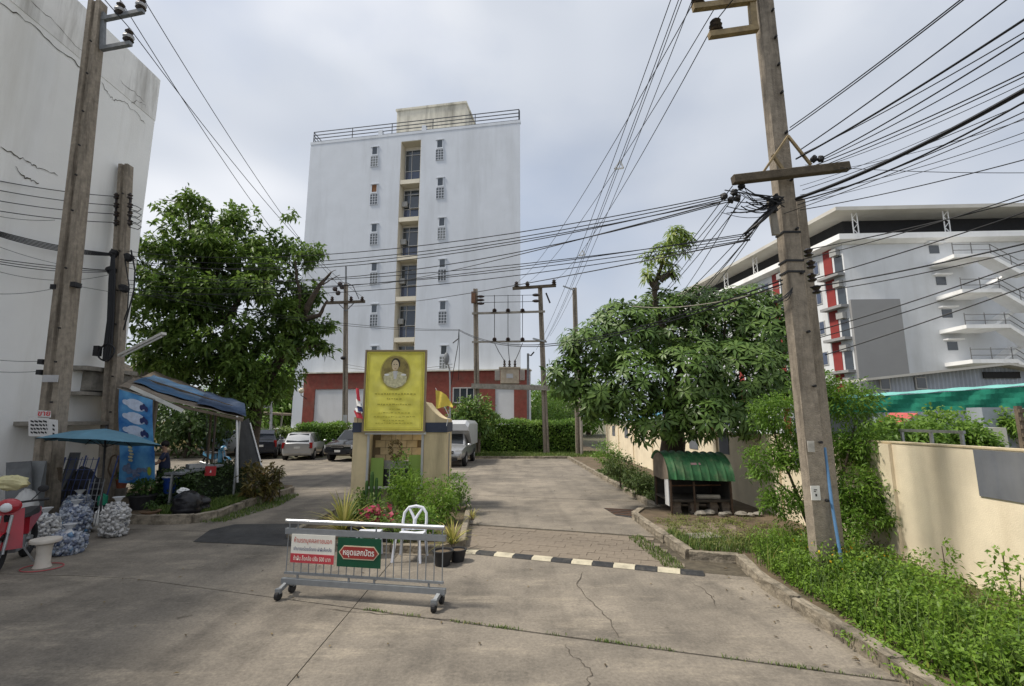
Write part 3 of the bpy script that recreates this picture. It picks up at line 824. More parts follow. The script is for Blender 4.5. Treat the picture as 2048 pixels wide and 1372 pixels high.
put('vent_cap', MB().lathe(vp + Vector((0, 0, 0.32)), [(0.52, 0), (0.5, 0.05), (0.05, 0.28)], 4), M_CONC, oh)

# ------------------------------------------------------------------ white apartment building with outside stairs
M_APT = mat('apartment_white', (0.86, 0.86, 0.85), 0.8, 0.05, 0.6, stain=(0.58, 0.56, 0.53), stain_scale=0.5, stain_amt=0.6, streak=True)
M_APTG = mat('apartment_grey', (0.27, 0.27, 0.27), 0.8, 0.05, 0.6)
M_APTR = mat('apartment_red', (0.24, 0.034, 0.03), 0.75, 0.12, 2)
M_SHEET = mat('roof_sheet', (0.55, 0.53, 0.48), 0.6, 0.1, 1.0, stain=(0.25, 0.22, 0.18), stain_scale=0.5, stain_amt=0.5)
M_SHADE = mat('opening_shade', (0.03, 0.03, 0.032), 0.9)  # near-black colour standing for the shade inside openings
A0 = Vector((30.2, 42.0, 0)); AG = Vector((1, -0.05, 0)).normalized(); AS = Vector((-0.13, 1, 0)).normalized()
AGN = Vector((AG.y, -AG.x, 0)); ASN = Vector((-AS.y, AS.x, 0))         # outward: gable towards camera, side towards the lane
def hit(px, py, P0, N):
    a, bb = ray(px, py); d = Vector((a, 1, bb)); o = Vector((0, 0, CAM_H)); t = (P0 - o).dot(N) / d.dot(N); return o + d * t
def guv(px, py):
    q = hit(px, py, A0, AGN); return (q - A0).dot(AG), q.z
AH = hit(1682, 486, A0, AGN).z
apt = thing('apartment_building', 'white apartment building with outside zigzag stairs and a raised sheet roof', 'building', A0)
P = [A0, A0 + AG * 27, A0 + AG * 27 + AS * 32, A0 + AS * 32]
put('wall', MB().prism([(p.x, p.y) for p in P], 0, AH), mat('apartment_wall_shaded', (0.64, 0.655, 0.67), 0.8, 0.06, 0.6, stain=(0.50, 0.50, 0.49), stain_scale=0.6, stain_amt=0.6, streak=True), apt)  # greyer than the slabs: the gable's shade is put into the wall colour
def ring(off, z): return [Vector((q.x, q.y, z)) for q in (A0 - AG * off * 1.0 - AS * off, A0 + AG * (27 + off) - AS * off, A0 + AG * (27 + off) + AS * (32 + off), A0 - AG * off + AS * (32 + off))]
put('cornice', MB().loft([ring(0.25, AH - 0.15), ring(0.75, AH + 0.1), ring(0.75, AH + 0.62), ring(0.5, AH + 0.66)]), M_APT, apt)
put('attic_shade_box', MB().loft([ring(-1.6, AH + 0.6), ring(-1.6, AH + 2.74)]), M_SHADE, apt)  # solid dark box in place of the shaded open space under the roof
RB = AH + 2.75
put('roof', MB().loft([ring(1.0, RB), ring(1.0, RB + 0.34), ring(0.9, RB + 0.38), ring(-5.5, RB + 1.6)]), M_SHEET, apt)
def frame_post(p, h):
    m_ = MB()
    for s in (-0.22, 0.22): m_.bar(p + AG * s, p + AG * s + Vector((0, 0, h)), 0.07, 0.07)
    for k in range(4):
        z0, z1 = h * k / 4, h * (k + 1) / 4; s = -0.22 if k % 2 else 0.22
        m_.bar(p + AG * s + Vector((0, 0, z0)), p - AG * s + Vector((0, 0, z1)), 0.05, 0.05)
    return m_
for s in (1.2, 9.2, 17.0, 25): put('lattice_post', frame_post(A0 + AG * s - AGN * -0.3 + Vector((0, 0, AH + 0.66)), 2.1), M_APT, apt)
for s in (6, 12, 18, 24, 30): put('lattice_post', frame_post(A0 + AS * s + ASN * 0.3 + Vector((0, 0, AH + 0.66)), 2.1), M_APT, apt)
# gable: grey field, windows with hoods, stairs
u0 = 0.02; u1 = guv(1800, 640)[0]; zt = guv(1740, 600)[1]
put('grey_field', MB().extr([A0 + AG * u0 + AGN * 0.002 + Vector((0, 0, 0.1)), A0 + AG * u1 + AGN * 0.002 + Vector((0, 0, 0.1)), A0 + AG * u1 + AGN * 0.002 + Vector((0, 0, zt)), A0 + AG * u0 + AGN * 0.002 + Vector((0, 0, zt))], AGN * 0.3), M_APTG, apt)
def gp(u, z, o=0.0): return A0 + AG * u + AGN * o + Vector((0, 0, z))
def gbox(uc, zc, w, h, o0, o1):
    return MB().extr([gp(uc - w / 2, zc - h / 2, o0), gp(uc + w / 2, zc - h / 2, o0), gp(uc + w / 2, zc + h / 2, o0), gp(uc - w / 2, zc + h / 2, o0)], AGN * (o1 - o0))
for k, (px, py) in enumerate([(1868, 499), (1882, 562), (1894, 627), (1905, 692)]):
    u, z = guv(px, py)
    w_ = put('window', gbox(u, z, 0.85, 0.75, -0.02, 0.03), M_DGLASS, apt)
    put('hood', gbox(u, z + 0.55, 1.4, 0.12, 0.0, 0.5), M_APT, w_)
M_SRAIL = mat('stair_rail', (0.17, 0.17, 0.17), 0.5, 0.1, 5)
lan = [((1857, 533), (1926, 529), (2003, 560)), ((1872, 600), (1944, 594), (2021, 627)), ((1879, 667), (1962, 661), (2036, 697)), ((1890, 732), (1975, 727), (2050, 763))]
SD = 1.35
for k, (a, c, m_) in enumerate(lan):
    ua, za = guv(*a); uc, zc = guv(*c); um, zm = guv(*m_); z = (za + zc) / 2; zmid = z - 1.45; um2 = um
    put('landing', MB().extr([gp(ua, z - .16), gp(uc, z - .16), gp(uc, z + .16), gp(ua, z + .16)], AGN * SD * 2), M_APT, apt)
    fl = MB().extr([gp(uc, z - .22, SD), gp(um2 - 1.0, zmid - .2, SD), gp(um2, zmid - .2, SD), gp(um2, zmid + .12, SD), gp(um2 - .9, zmid + .12, SD), gp(uc, z + .12, SD)], AGN * SD)
    put('stair_flight', fl, M_APT, apt)
    put('stair_flight', MB().extr([gp(um2 - 0.9, zmid - .2, 0), gp(um2 - 0.9, zmid + .1, 0), gp(uc, z - 2.8, 0), gp(uc, z - 3.05, 0)], AGN * (SD - .05)), M_APT, apt)
    for q in range(5):
        t = q / 4
        pz = z + .16 if t * (um2 - ua) < (uc - ua) else z + (zmid - z) * min(1, (t * (um2 - ua) - (uc - ua)) / max(.1, um2 - .9 - uc))
        uu = ua + t * (um2 - ua)
        put('rail_post', MB().bar(gp(uu, pz, SD * 2 - .05), gp(uu, pz + 1.0, SD * 2 - .05), 0.05, 0.05), M_SRAIL, apt)
    for hh in (0.5, 1.0):
        put('handrail', MB().tube([gp(ua, z + hh, SD * 2 - .05), gp(uc, z + hh, SD * 2 - .05), gp(um2 - .9, zmid + hh, SD * 2 - .05), gp(um2, zmid + hh, SD * 2 - .05)], 0.035, 5), M_SRAIL, apt)
# side facade towards the lane: red recess panels, windows, ledges
def sp(s, z, o=0.0): return A0 + AS * s + ASN * o + Vector((0, 0, z))
def sbox(s0, s1, z0, z1, o0, o1):
    return MB().extr([sp(s0, z0, o0), sp(s1, z0, o0), sp(s1, z1, o0), sp(s0, z1, o0)], ASN * (o1 - o0))
for fl in range(6):
    zb = AH - 2.95 * (fl + 1)
    for mod in range(4):
        s0 = mod * 7.4
        put('red_panel', sbox(s0 + 1.3, s0 + 2.3, zb + 0.25, zb + 2.85, -0.02, 0.05), M_APTR, apt)
        put('balcony_slab', sbox(s0 + 0.0, s0 + 2.5, zb - 0.08, zb + 0.16, -0.1, 0.75), M_APTG, apt)
        put('air_conditioner', sbox(s0 + 0.3, s0 + 1.05, zb + 1.9, zb + 2.5, 0.05, 0.45), mat('ac_grey', (0.34, 0.34, 0.33)), apt)
        put('balcony_door', sbox(s0 + 0.15, s0 + 1.05, zb + 0.2, zb + 1.85, -0.02, 0.03), M_DGLASS, apt)
        for ws in (2.9, 4.9):
            w_ = put('window', sbox(s0 + ws, s0 + ws + 1.25, zb + 0.9, zb + 2.2, -0.02, 0.06), M_ALU, apt)
            for q in (0, 1): put('pane', sbox(s0 + ws + 0.08 + q * 0.57, s0 + ws + 0.60 + q * 0.57, zb + 0.98, zb + 2.12, 0.03, 0.075), M_DBLUE, w_)

# ------------------------------------------------------------------ pale metal shed behind the wall
M_TIN = mat('pale_tin', (0.42, 0.46, 0.53), 0.55, 0.1, 1.5, stain=(0.24, 0.26, 0.30), stain_scale=1.0, stain_amt=0.6, streak=True)
SY = 25.0
sx0, sx1 = at(1737, 770, SY).x, at(2120, 770, SY).x; zl = at(1740, 757, SY).z; zr_ = at(1992, 730, SY).z
shed = thing('tin_shed', 'pale corrugated tin shed with a low pitched roof behind the cream wall', 'shed', (sx0 + 3, SY, 0))
def shw(u, v):
    x = sx0 + (sx1 - sx0) * u; top = zl + (zr_ - zl) * min(1, (x - sx0) / (at(1992, 730, SY).x - sx0))
    return Vector((x, SY + 0.035 * math.sin(u * 46 * 2 * PI), 0.0 + (top - 0.1) * v))
put('wall', MB().grid(shw, 46 * 6, 1), M_TIN, shed)
xr = at(1992, 730, SY).x
put('roof', MB().extr([(sx0 - .6, SY - .7, zl - .05), (xr, SY - .7, zr_ + .05), (sx1 + 1, SY - .7, zr_ - .7), (sx1 + 1, SY - .7, zr_ - .82), (xr, SY - .7, zr_ - .07), (sx0 - .6, SY - .7, zl - .17)], (0, 8, 0)), M_SHEET, shed)
for px, py, w, h in ((1770, 768, .42, .5), (1842, 766, .46, .52)):
    p = at(px, py, SY - 0.08)
    w_ = put('window', MB().box(p, (w + .12, 0.06, h + .12)), M_ALU, shed)
    put('pane', MB().box(p + Vector((0, -0.035, 0)), (w, 0.02, h)), M_DGLASS, w_)
p = at(2003, 750, SY - 0.1); put('hatch_shade_panel', MB().box(p, (1.9, 0.06, 0.33)), M_SHADE, shed)  # dark panel laid on the wall for the shade inside the hatch
put('back_wall', MB().box(((sx0 + sx1) / 2, SY + 7, zl / 2 - .15), (sx1 - sx0, 0.1, zl - .3)), M_TIN, shed)

# ------------------------------------------------------------------ green shade net, red tarp, yard clutter behind the wall
M_NET = mat('green_net', (0.012, 0.19, 0.12), 0.8, 0.25, 3, 0.3, 60, stain=(0.02, 0.2, 0.13), stain_scale=1.5, stain_amt=0.5)
M_NETTOP = mat('net_top_pale', (0.16, 0.42, 0.38), 0.7, 0.2, 4)
net = thing('shade_net', 'long green shade net stretched on posts behind the cream wall', 'net', (12, 13.6, 0))
N0, N1, N2, N3 = at(1655, 800, 14.2), at(2120, 768, 13.0), at(2120, 812, 13.0), at(1655, 828, 14.2)
NN = 8
for k in range(NN):
    t0, t1 = k / NN, (k + 1) / NN
    def nf(u, v, t0=t0, t1=t1):
        t = t0 + (t1 - t0) * u
        a, c = N0.lerp(N1, t), N3.lerp(N2, t); p = a.lerp(c, v)
        p.y += 0.03 * math.sin(v * 5 + t * 31) - 0.05 * math.sin(PI * u) ; p.z -= 0.03 * math.sin(PI * u) * v
        return p
    put('net_panel', MB().grid(nf, 6, 4), M_NET, net)
put('top_tarp', MB().grid(lambda u, v: N0.lerp(N1, u) + Vector((0, 0.6 * v - 0.03, 0.02 + 0.07 * v + 0.012 * math.sin(u * 40))), 30, 3), M_NETTOP, net)
for k in range(5):
    p = N0.lerp(N1, k / 4) + Vector((0, 0.05, 0)); put('post', MB().bar((p.x, p.y, 0), p, 0.05, 0.05), M_STEEL, net)
rt = thing('red_tarp_canopy', 'small faded red canopy roof under the green net', 'canopy', (12.6, 16.5, 0))
q = [at(1756, 848, 16.2), at(1800, 852, 15.6), at(1836, 830, 17), at(1782, 828, 17.6)]
put('roof', MB().extr(q, (0, 0, 0.06)), mat('faded_red', (0.48, 0.09, 0.075), 0.6, 0.15, 3), rt)
for p in q: put('post', MB().bar((p.x, p.y, 0), p, 0.04, 0.04), M_STEEL, rt)
yw = thing('yard_pillar', 'grey concrete pillar and low wall behind the cream wall at the right edge', 'pillar', (11.5, 11.8, 0))
p0, p1 = at(1968, 900, 11.8), at(2012, 815, 11.8)
put('pillar', MB().box(((p0.x + p1.x) / 2, 11.9, p1.z / 2), (p1.x - p0.x, 0.4, p1.z)), mat('yard_grey', (0.30, 0.33, 0.37), 0.85, 0.15, 2), yw)
put('low_wall', MB().box((p1.x + 1.1, 12.0, 1.2), (2.2, 0.15, 2.4)), M_CONC, yw)
bx_ = at(1982, 876, 11.3)
solo('white_tank', MB().box((bx_.x, 11.3, bx_.z / 2 + .12), (0.42, 0.35, bx_.z + .24)), mat('tank_cream', (0.6, 0.58, 0.5), 0.6, .1), 'tall pale box standing in front of the grey yard pillar', 'tank')
pal = thing('slatted_rack', 'brown wooden slatted rack at the right edge above the wall', 'rack', (9.9, 9.3, 0))
pz = at(2040, 812, 9.2)
for s in (0, 1): put('upright', MB().bar((pz.x - .05 + s * 0.9, 9.2, 0), (pz.x - .05 + s * .9, 9.2, pz.z), 0.09, 0.07), M_WOOD, pal)
for k in range(7): put('slat', MB().box((pz.x + 0.4, 9.14, pz.z - 0.09 - k * 0.15), (1.0, 0.03, 0.07)), M_WOOD, pal)
fr_ = thing('pipe_frame', 'grey pipe frame standing just behind the top of the cream wall', 'frame', (6.95, 8, 0))
for y in (7.55, 8.1, 8.7): put('post', MB().bar((6.95, y, 0), (6.95, y, 2.19), 0.04, 0.04), M_STEEL, fr_)
put('top_rail', MB().bar((6.95, 7.5, 2.2), (6.95, 8.75, 2.2), 0.045, 0.045), M_STEEL, fr_)
bt = thing('blue_roof_shed', 'small shed with a bright blue roof peeping over the far wall', 'shed', (7.4, 25, 0))
q = at(1228, 836, 27.5)
put('roof', MB().extr([(6.8, 26.2, 2.35), (6.8, 28.6, 2.35), (8.6, 28.6, 2.75), (8.6, 26.2, 2.75)], (0, 0, 0.06)), mat('blue_roof', (0.09, 0.30, 0.46), 0.5), bt)
put('wall', MB().box((7.7, 27.4, 1.15), (1.5, 2.0, 2.3)), M_CONC, bt)

# ------------------------------------------------------------------ concrete poles
def hring(c, w, d, groove=True):
    g_ = 0.22
    pts = [(-.5, -.5), (-.16, -.5), (-.11, -.5 + g_), (.11, -.5 + g_), (.16, -.5), (.5, -.5), (.5, .5), (.16, .5), (.11, .5 - g_), (-.11, .5 - g_), (-.16, .5), (-.5, .5)] if groove else [(-.5, -.5), (.5, -.5), (.5, .5), (-.5, .5)]
    return [c + Vector((x * w, y * d, 0)) for x, y in pts]
def shaft(p0, p1, w0, w1, groove=True, n=6):
    return MB().loft([hring(p0.lerp(p1, k / n), w0 + (w1 - w0) * k / n, (w0 + (w1 - w0) * k / n) * 0.8, groove) for k in range(n + 1)])
def insulator(c, r=0.1, h=0.3, up=Vector((0, 0, 1))):
    return MB().lathe(c, [(r * .5, 0), (r, h * .12), (r * .55, h * .3), (r * .95, h * .45), (r * .5, h * .62), (r * .8, h * .75), (r * .45, h * .9), (r * .2, h)], 10)
M_INS = mat('brown_porcelain', (0.035, 0.025, 0.022), 0.25, 0.2, 5, spec=0.6)
M_INSW = mat('grey_porcelain', (0.42, 0.42, 0.43), 0.3, 0.1, 5, spec=0.6)
M_TIMBER = mat('crossarm_timber', (0.105, 0.085, 0.06), 0.9, 0.3, 6, 0.4, 40, stain=(0.04, 0.03, 0.025), stain_scale=4, stain_amt=0.7)
M_YSTEEL = mat('weathered_yellow_steel', (0.27, 0.205, 0.11), 0.7, 0.3, 7, stain=(0.10, 0.07, 0.045), stain_scale=4, stain_amt=0.7)
def pole(name, label, base, top, w0, w1, groove=True):
    t = thing(name, label, 'pole', base)
    put('shaft', shaft(Vector(base), Vector(top), w0, w1, groove), M_POLE, t)
    return t
def bolts(t, base, top, fr, w, m=None):
    for f in fr:
        c = Vector(base).lerp(Vector(top), f); put('bolt', MB().tube([c + Vector((w * .28, -w * .45, 0)), c + Vector((w * .28, -w * .45 - .05, 0))], 0.022, 6), m or M_BLACK, t)

# pole A, left, tall
bA = gnd(84, 1043); YA = bA.y
tA = at(196, 6, YA)
pA_ = pole('utility_pole', 'tall weathered concrete pole with three insulators by the blank building', bA - Vector((0, 0, .1)), tA, 0.45, 0.33)
bolts(pA_, bA, tA, [0.2, 0.27, 0.33, 0.44, 0.55, 0.62, 0.68, 0.75, 0.83, 0.9], 0.45)
put('channel', MB().bar(at(207, 26, YA), at(205, 100, YA), 0.10, 0.10), M_GREYP, pA_)
put('arm', MB().bar(at(200, 40, YA), at(287, 22, YA - .1), 0.11, 0.11), M_GREYP, pA_)
put('arm', MB().bar(at(203, 98, YA), at(262, 87, YA - .1), 0.11, 0.11), M_GREYP, pA_)
insA = []
for px, py in ((239, 30), (281, 20), (256, 84)):
    c = at(px, py, YA - .08); io = put('insulator', insulator(c, 0.135, 0.42), M_INS, pA_); smooth(io, 50)
    put('skirt', MB().lathe(c + Vector((0, 0, .1)), [(0.12, 0), (0.14, 0.05), (0.11, 0.1)], 10), M_INSW, io)
    insA.append(c + Vector((0, 0, 0.42)))
put('name_plate', MB().box(at(101, 757, YA - .33), (0.36, 0.03, 0.17)), M_INSW, pA_)
for px, py in ((87, 724), (84, 745), (112, 575), (152, 570)): put('clamp', MB().box(at(px, py, YA - .1), (0.12, 0.2, 0.12)), M_BLACK, pA_)

# pole B, shorter, with cable racks
bB = gnd(214, 1008); YB = bB.y; tB = at(252, 331, YB)
pB_ = pole('utility_pole', 'shorter concrete pole carrying black cable racks beside the stall banner', bB - Vector((0, 0, .1)), tB, 0.40, 0.30)
bolts(pB_, bB, tB, [0.25, 0.35, 0.5, 0.6, 0.72, 0.9], 0.36)
for k, y in enumerate((393, 411, 428, 445)):
    for dx in (-14, 13):
        c = at(247 + dx, y, YB - .15); put('spool_insulator', MB().lathe(c - Vector((0, 0, .08)), [(.05, 0), (.08, .03), (.05, .08), (.08, .13), (.05, .16)], 8), M_INS, pB_)
put('rack_bar', MB().bar(at(261, 386, YB - .15), at(259, 452, YB - .15), 0.05, 0.04), M_BLACK, pB_)
put('rack_bar', MB().bar(at(233, 386, YB - .15), at(231, 452, YB - .15), 0.05, 0.04), M_BLACK, pB_)
for px, py in ((226, 507), (257, 515), (223, 541), (247, 577)): put('clamp', MB().ball(at(px, py, YB - .2), 0.13, 8, 6, jit=.25, seed=px), M_BLACK, pB_)
rb = []
for k in range(7):
    o = random.uniform(-6, 6)
    rb.append(([at(226 + o * .4, 510, YB - .25), at(224 + o, 560, YB - .3), at(221 + o, 640, YB - .3), at(216 + o * 1.3, 690, YB - .3), at(212 + o, 720, YB - .3)], 0.022))
rb.append(([at(262, 500, YB - .2), at(270, 540, YB - .2), at(268, 580, YB - .25), at(255, 630, YB - .25), at(247, 660, YB - .2)], 0.022))
rb.append(([at(250, 520, YB - .2), at(258, 570, YB - .2), at(255, 620, YB - .25), at(248, 640, YB - .2)], 0.016))
for pts, r in rb: put('drop_cable', MB().tube(pts, r, 5), M_CABLE, pB_)
co = put('cable_coil', MB().tube([at(213, 705, YB - .35) + Vector((0.22 * math.cos(a), 0.03 * math.sin(3 * a), 0.25 * math.sin(a))) for a in np.linspace(0, 12.4, 44)], 0.022, 5), M_CABLE, pB_)
put('junction_box', MB().box(at(195, 702, YB - .2), (0.14, 0.16, 0.3)), M_BLACK, pB_)
# loops to the right of the rack
for k in range(4):
    y = 410 + k * 12
    put('cable_loop', MB().tube([at(258, y, YB - .15), at(272, y + 2, YB - .2), at(283, y + 8, YB - .2), at(276, y + 13, YB - .2), at(258, y + 8, YB - .15)], 0.012, 5), M_CABLE, pB_)
# fluorescent street light on a slanting arm
lt = thing('tube_street_light', 'long pale fluorescent street light slanting off the shorter left pole', 'street light', at(240, 711, YB - .3))
a, c = at(240, 711, YB - .3), at(328, 667, YB - 1.2)
put('housing', MB().bar(a, c, 0.13, 0.07), mat('lamp_housing', (0.55, 0.54, 0.5), 0.5), lt)
put('tube', MB().tube([a.lerp(c, .06) - Vector((0, 0, .06)), a.lerp(c, .95) - Vector((0, 0, .06))], 0.025, 8), M_WHITE, lt)

# pole C, right foreground, with its stub companion
bC = gnd(1652, 1178); YC = bC.y; tC = at(1518, -70, YC)
pC_ = pole('utility_pole', 'big concrete pole with timber crossarm and cable tangle on the right verge', bC - Vector((0, 0, .1)), tC, 0.255, 0.25, False)
bolts(pC_, bC, tC, [0.12, 0.2, 0.28, 0.36, 0.45, 0.52, 0.6, 0.68, 0.75, 0.8, 0.85, 0.9], 0.25)
put('channel', MB().bar(at(1500, -30, YC - .1), at(1508, 62, YC - .1), 0.10, 0.10), M_YSTEEL, pC_)
put('arm', MB().bar(at(1510, 0, YC - .12), at(1386, 16, YC - .12), 0.10, 0.10), M_YSTEEL, pC_)
put('arm', MB().bar(at(1515, 57, YC - .12), at(1418, 71, YC - .12), 0.10, 0.10), M_YSTEEL, pC_)
insC = []
for px, py in ((1396, 12), (1452, 2), (1432, 64)):
    c = at(px, py, YC - .1); smooth(put('insulator', insulator(c, 0.115, 0.26), M_INS, pC_), 50); insC.append(c + Vector((0, 0, .2)))
ca0, ca1 = at(1465, 360, YC - .28), at(1697, 333, YC - .28)
bevel(put('crossarm', MB().bar(ca0, ca1, 0.12, 0.14), M_TIMBER, pC_), 0.012)
put('brace', MB().bar(at(1576, 272, YC - .2), at(1524, 348, YC - .24), 0.045, 0.03), M_YSTEEL, pC_)
put('brace', MB().bar(at(1576, 272, YC - .2), at(1622, 330, YC - .24), 0.045, 0.03), M_YSTEEL, pC_)
put('bracket', MB().bar(at(1545, 310, YC - .2), at(1570, 345, YC - .2), 0.04, 0.04), M_YSTEEL, pC_)
for px, py in ((1628, 318), (1641, 318), (1448, 393), (1462, 400), (1475, 396), (1468, 385), (1483, 372), (1552, 395), (1548, 420)): put('cable_clamp', MB().ball(at(px, py, YC - .2), 0.055, 8, 6, jit=.25, seed=px), M_BLACK, pC_)
for px, py in ((1617, 506), (1622, 530), (1624, 556), (1633, 580)): put('spool_insulator', MB().lathe(at(px, py, YC - .05) - Vector((0, 0, .06)), [(.04, 0), (.07, .025), (.04, .06), (.07, .1), (.04, .13)], 8), M_INS, pC_)
for y in (520, 578, 600): put('strap', MB().box(bC.lerp(tC, (1178 - y) / 1250 * 0.98) + Vector((0.0, 0, 0)), (0.28, 0.23, 0.03)), M_BLACK, pC_)
def slack(p0, p1, sag, r, seed, n=9):
    rr = random.Random(seed); sw = Vector((rr.uniform(-.1, .1), rr.uniform(-.15, .05), 0)); pts = []
    for k in range(n):
        t = k / (n - 1); p = p0.lerp(p1, t) + sw * math.sin(PI * t); p.z -= sag * 4 * t * (1 - t); pts.append(p)
    put('tangled_cable', MB().tube(pts, r, 5), M_CABLE, pC_)
for k in range(26):                                          # drop cables slung between pole and clamps
    rr = random.Random(100 + k)
    slack(at(1548 + rr.uniform(-6, 22), 396 + rr.uniform(-8, 22), YC - .22), at(1446 + rr.uniform(-4, 60), 388 + rr.uniform(-14, 40), YC - .25), rr.uniform(-.06, .16), rr.choice([.005, .007, .009]), k)
for k in range(12):                                          # the bundle leaving down the lane
    rr = random.Random(160 + k)
    slack(at(1560 + rr.uniform(-5, 5), 400 + rr.uniform(-5, 5), YC - .2), at(1490 + rr.uniform(-6, 6), 470 + rr.uniform(-6, 10), YC - .2), rr.uniform(.0, .07), .009, 40 + k)
for k in range(6):
    rr = random.Random(60 + k)
    slack(at(1585, 578 + rr.uniform(-8, 8), YC - .16), at(1548 + rr.uniform(-4, 6), 596 + rr.uniform(-10, 10), YC - .2), rr.uniform(.03, .12), .006, 80 + k)
put('grey_sleeve', MB().bar(at(1541, 402, YC - .16), at(1552, 470, YC - .16), 0.10, 0.06), M_CONC, pC_)
np_ = put('number_plate', MB().box(at(1631, 986, YC - .135), (0.13, 0.012, 0.2)), mat('plate_white', (0.72, 0.71, 0.68), .5, .1, 6), pC_)
for dx, dz, w, h in ((0.004, 0.045, .045, .012), (-.006, 0.022, .03, .010), (0.008, -.03, .022, .034)): put('plate_mark', MB().box(at(1631, 986, YC - .144) + Vector((dx, 0, dz)), (w, 0.004, h)), M_BLACK, np_)
put('notice', MB().box(at(1622, 893, YC - .13), (0.10, 0.01, 0.16)), mat('plate_faded', (0.42, 0.40, 0.36), .6, .3, 10), pC_)
bC2 = gnd(1681, 1160); tC2 = at(1597, 400, bC2.y)
pC2 = pole('support_pole', 'slimmer concrete pole standing tight behind the big right pole', bC2 - Vector((0, 0, .1)), tC2, 0.155, 0.15, False)
bp_ = thing('blue_pipe', 'blue plastic pipe leaning in the gap between the two right poles', 'pipe', gnd(1690, 1170))
put('pipe', MB().tube([at(1649, 895, YC - .06), at(1664, 1010, YC - .13), at(1686, 1140, YC - .2)], 0.022, 10), mat('pipe_blue', (0.10, 0.22, 0.40), .45, .15, 6), bp_)
put('elbow', MB().tube([at(1680, 1105, YC - .18), at(1688, 1152, YC - .2), gnd(1690, 1172)], 0.026, 10), mat('pipe_grey_blue', (0.16, 0.19, 0.27), .5), bp_)

# pole D in front of the tower
YD = 36.0
bD = at(690, 897, YD); bD.z = 0.05; tD = at(692, 568, YD)
pD_ = pole('utility_pole', 'slender concrete pole with a crossarm in front of the tower beside the tree', bD, tD, 0.36, 0.26)
put('mast', MB().bar(tD, at(692, 533, YD), 0.10, 0.10), M_GREYP, pD_)
put('crossarm', MB().bar(at(650, 606, YD - .2), at(730, 603, YD - .2), 0.16, 0.2), M_TIMBER, pD_)
for px in (664, 702, 724): put('insulator', insulator(at(px, 604, YD - .2), 0.17, 0.45), M_INS, pD_)
for px, py in ((670, 578), (676, 586), (684, 574), (680, 568)): put('insulator', MB().ball(at(px, py, YD - .3), 0.2, 8, 6), M_INS, pD_)
for s in (-1, 1): put('brace', MB().bar(at(692, 622, YD - .2), at(692 + s * 16, 606, YD - .2), 0.06, 0.06), M_GREYP, pD_)
put('cable_loop', MB().tube([at(672, 575, YD - .3), at(680, 566, YD - .3), at(693, 565, YD - .3), at(706, 572, YD - .3), at(718, 598, YD - .3)], 0.03, 5), M_CABLE, pD_)
put('flood_lamp', MB().ball(at(686, 716, YD - .4), 0.2, 8, 6, (1, 1, .7)), M_BLACK, pD_)
put('band_plate', MB().box(at(690, 838, YD - .25), (0.3, 0.05, 0.6)), M_INSW, pD_)

# transformer platform: two poles, beams and bars are one frame
YE = 33.4
fr = thing('transformer_gantry', 'pair of concrete poles joined by a platform beam and cross bars before the tower', 'gantry', at(1024, 912, YE))
def ep(px, py, o=0.0): return at(px, py, YE + o)
e0, e1 = ep(955, 910), ep(951, 578); f0, f1 = ep(1093, 916), ep(1080, 574); e0.z = f0.z = 0.05
put('pole', shaft(e0, e1, 0.40, 0.30), M_POLE, fr); put('pole', shaft(f0, f1, 0.40, 0.30), M_POLE, fr)
put('platform_beam', MB().bar(ep(943, 772, -.35), ep(1100, 776, -.35), 0.22, 0.34), M_CONC, fr)
put('platform_beam', MB().bar(ep(943, 772, .35), ep(1100, 776, .35), 0.22, 0.34), M_CONC, fr)
put('cross_bar', MB().bar(ep(944, 627, -.3), ep(1090, 623, -.3), 0.12, 0.14), M_CONC, fr)
put('cross_bar', MB().bar(ep(944, 684, -.3), ep(1092, 682, -.3), 0.10, 0.12), M_CONC, fr)
put('crossarm', MB().bar(ep(1025, 577, -.25), ep(1112, 571, -.25), 0.16, 0.2), M_TIMBER, fr)
put('side_block', MB().box(ep(947, 595, -.2), (0.3, 0.3, 0.8)), M_RUST, fr)
for y in (593, 600, 607): put('insulator', MB().ball(ep(961, y, -.3), 0.13, 8, 6, (2.2, 1, .8)), M_INS, fr)
for px, py in ((1033, 574), (1055, 574), (1108, 570)): put('insulator', insulator(ep(px, py, -.25), 0.19, 0.42), M_INS, fr)
for y in (590, 602): put('insulator', MB().ball(ep(1072, y, -.3), 0.14, 8, 6, (2.0, 1, .8)), M_INS, fr)
put('fuse_rack', MB().bar(ep(1092, 586, -.3), ep(1100, 606, -.3), 0.10, 0.10), M_BLACK, fr)
put('lamp_arm', MB().bar(ep(1093, 684, -.2), ep(1066, 677, -.8), 0.1, 0.1), M_STEEL, fr)
for row, y in enumerate((623, 682)):
    for px in (989, 1016, 1045): put('insulator', insulator(ep(px, y + 2 - row, -.3), 0.20, 0.3), M_INSW if False else M_INS, fr)
for px, q in ((989, 1009), (1016, 1019), (1045, 1030)):
    put('jumper', MB().tube([ep(px, 590, -.3), ep(px, 680, -.3)], 0.022, 4), M_CABLE, fr)
    put('jumper', MB().tube([ep(px, 686, -.3), ep(px + (q - px) * .45, 704, -.3), ep(q, 722, -.3)], 0.022, 4), M_CABLE, fr)
for y in (592, 605): put('jumper', MB().tube([ep(966, y, -.3), ep(1070, y - 2, -.3)], 0.018, 4), M_CABLE, fr)
tr = thing('transformer', 'beige finned transformer with three bushings sitting on the pole platform', 'transformer', ep(1020, 770))
M_TRF = mat('transformer_beige', (0.40, 0.34, 0.26), .7, .15, 3, stain=(0.18, 0.13, 0.09), stain_scale=2, stain_amt=.6)
tc0, tc1 = ep(1001, 768), ep(1038, 738)
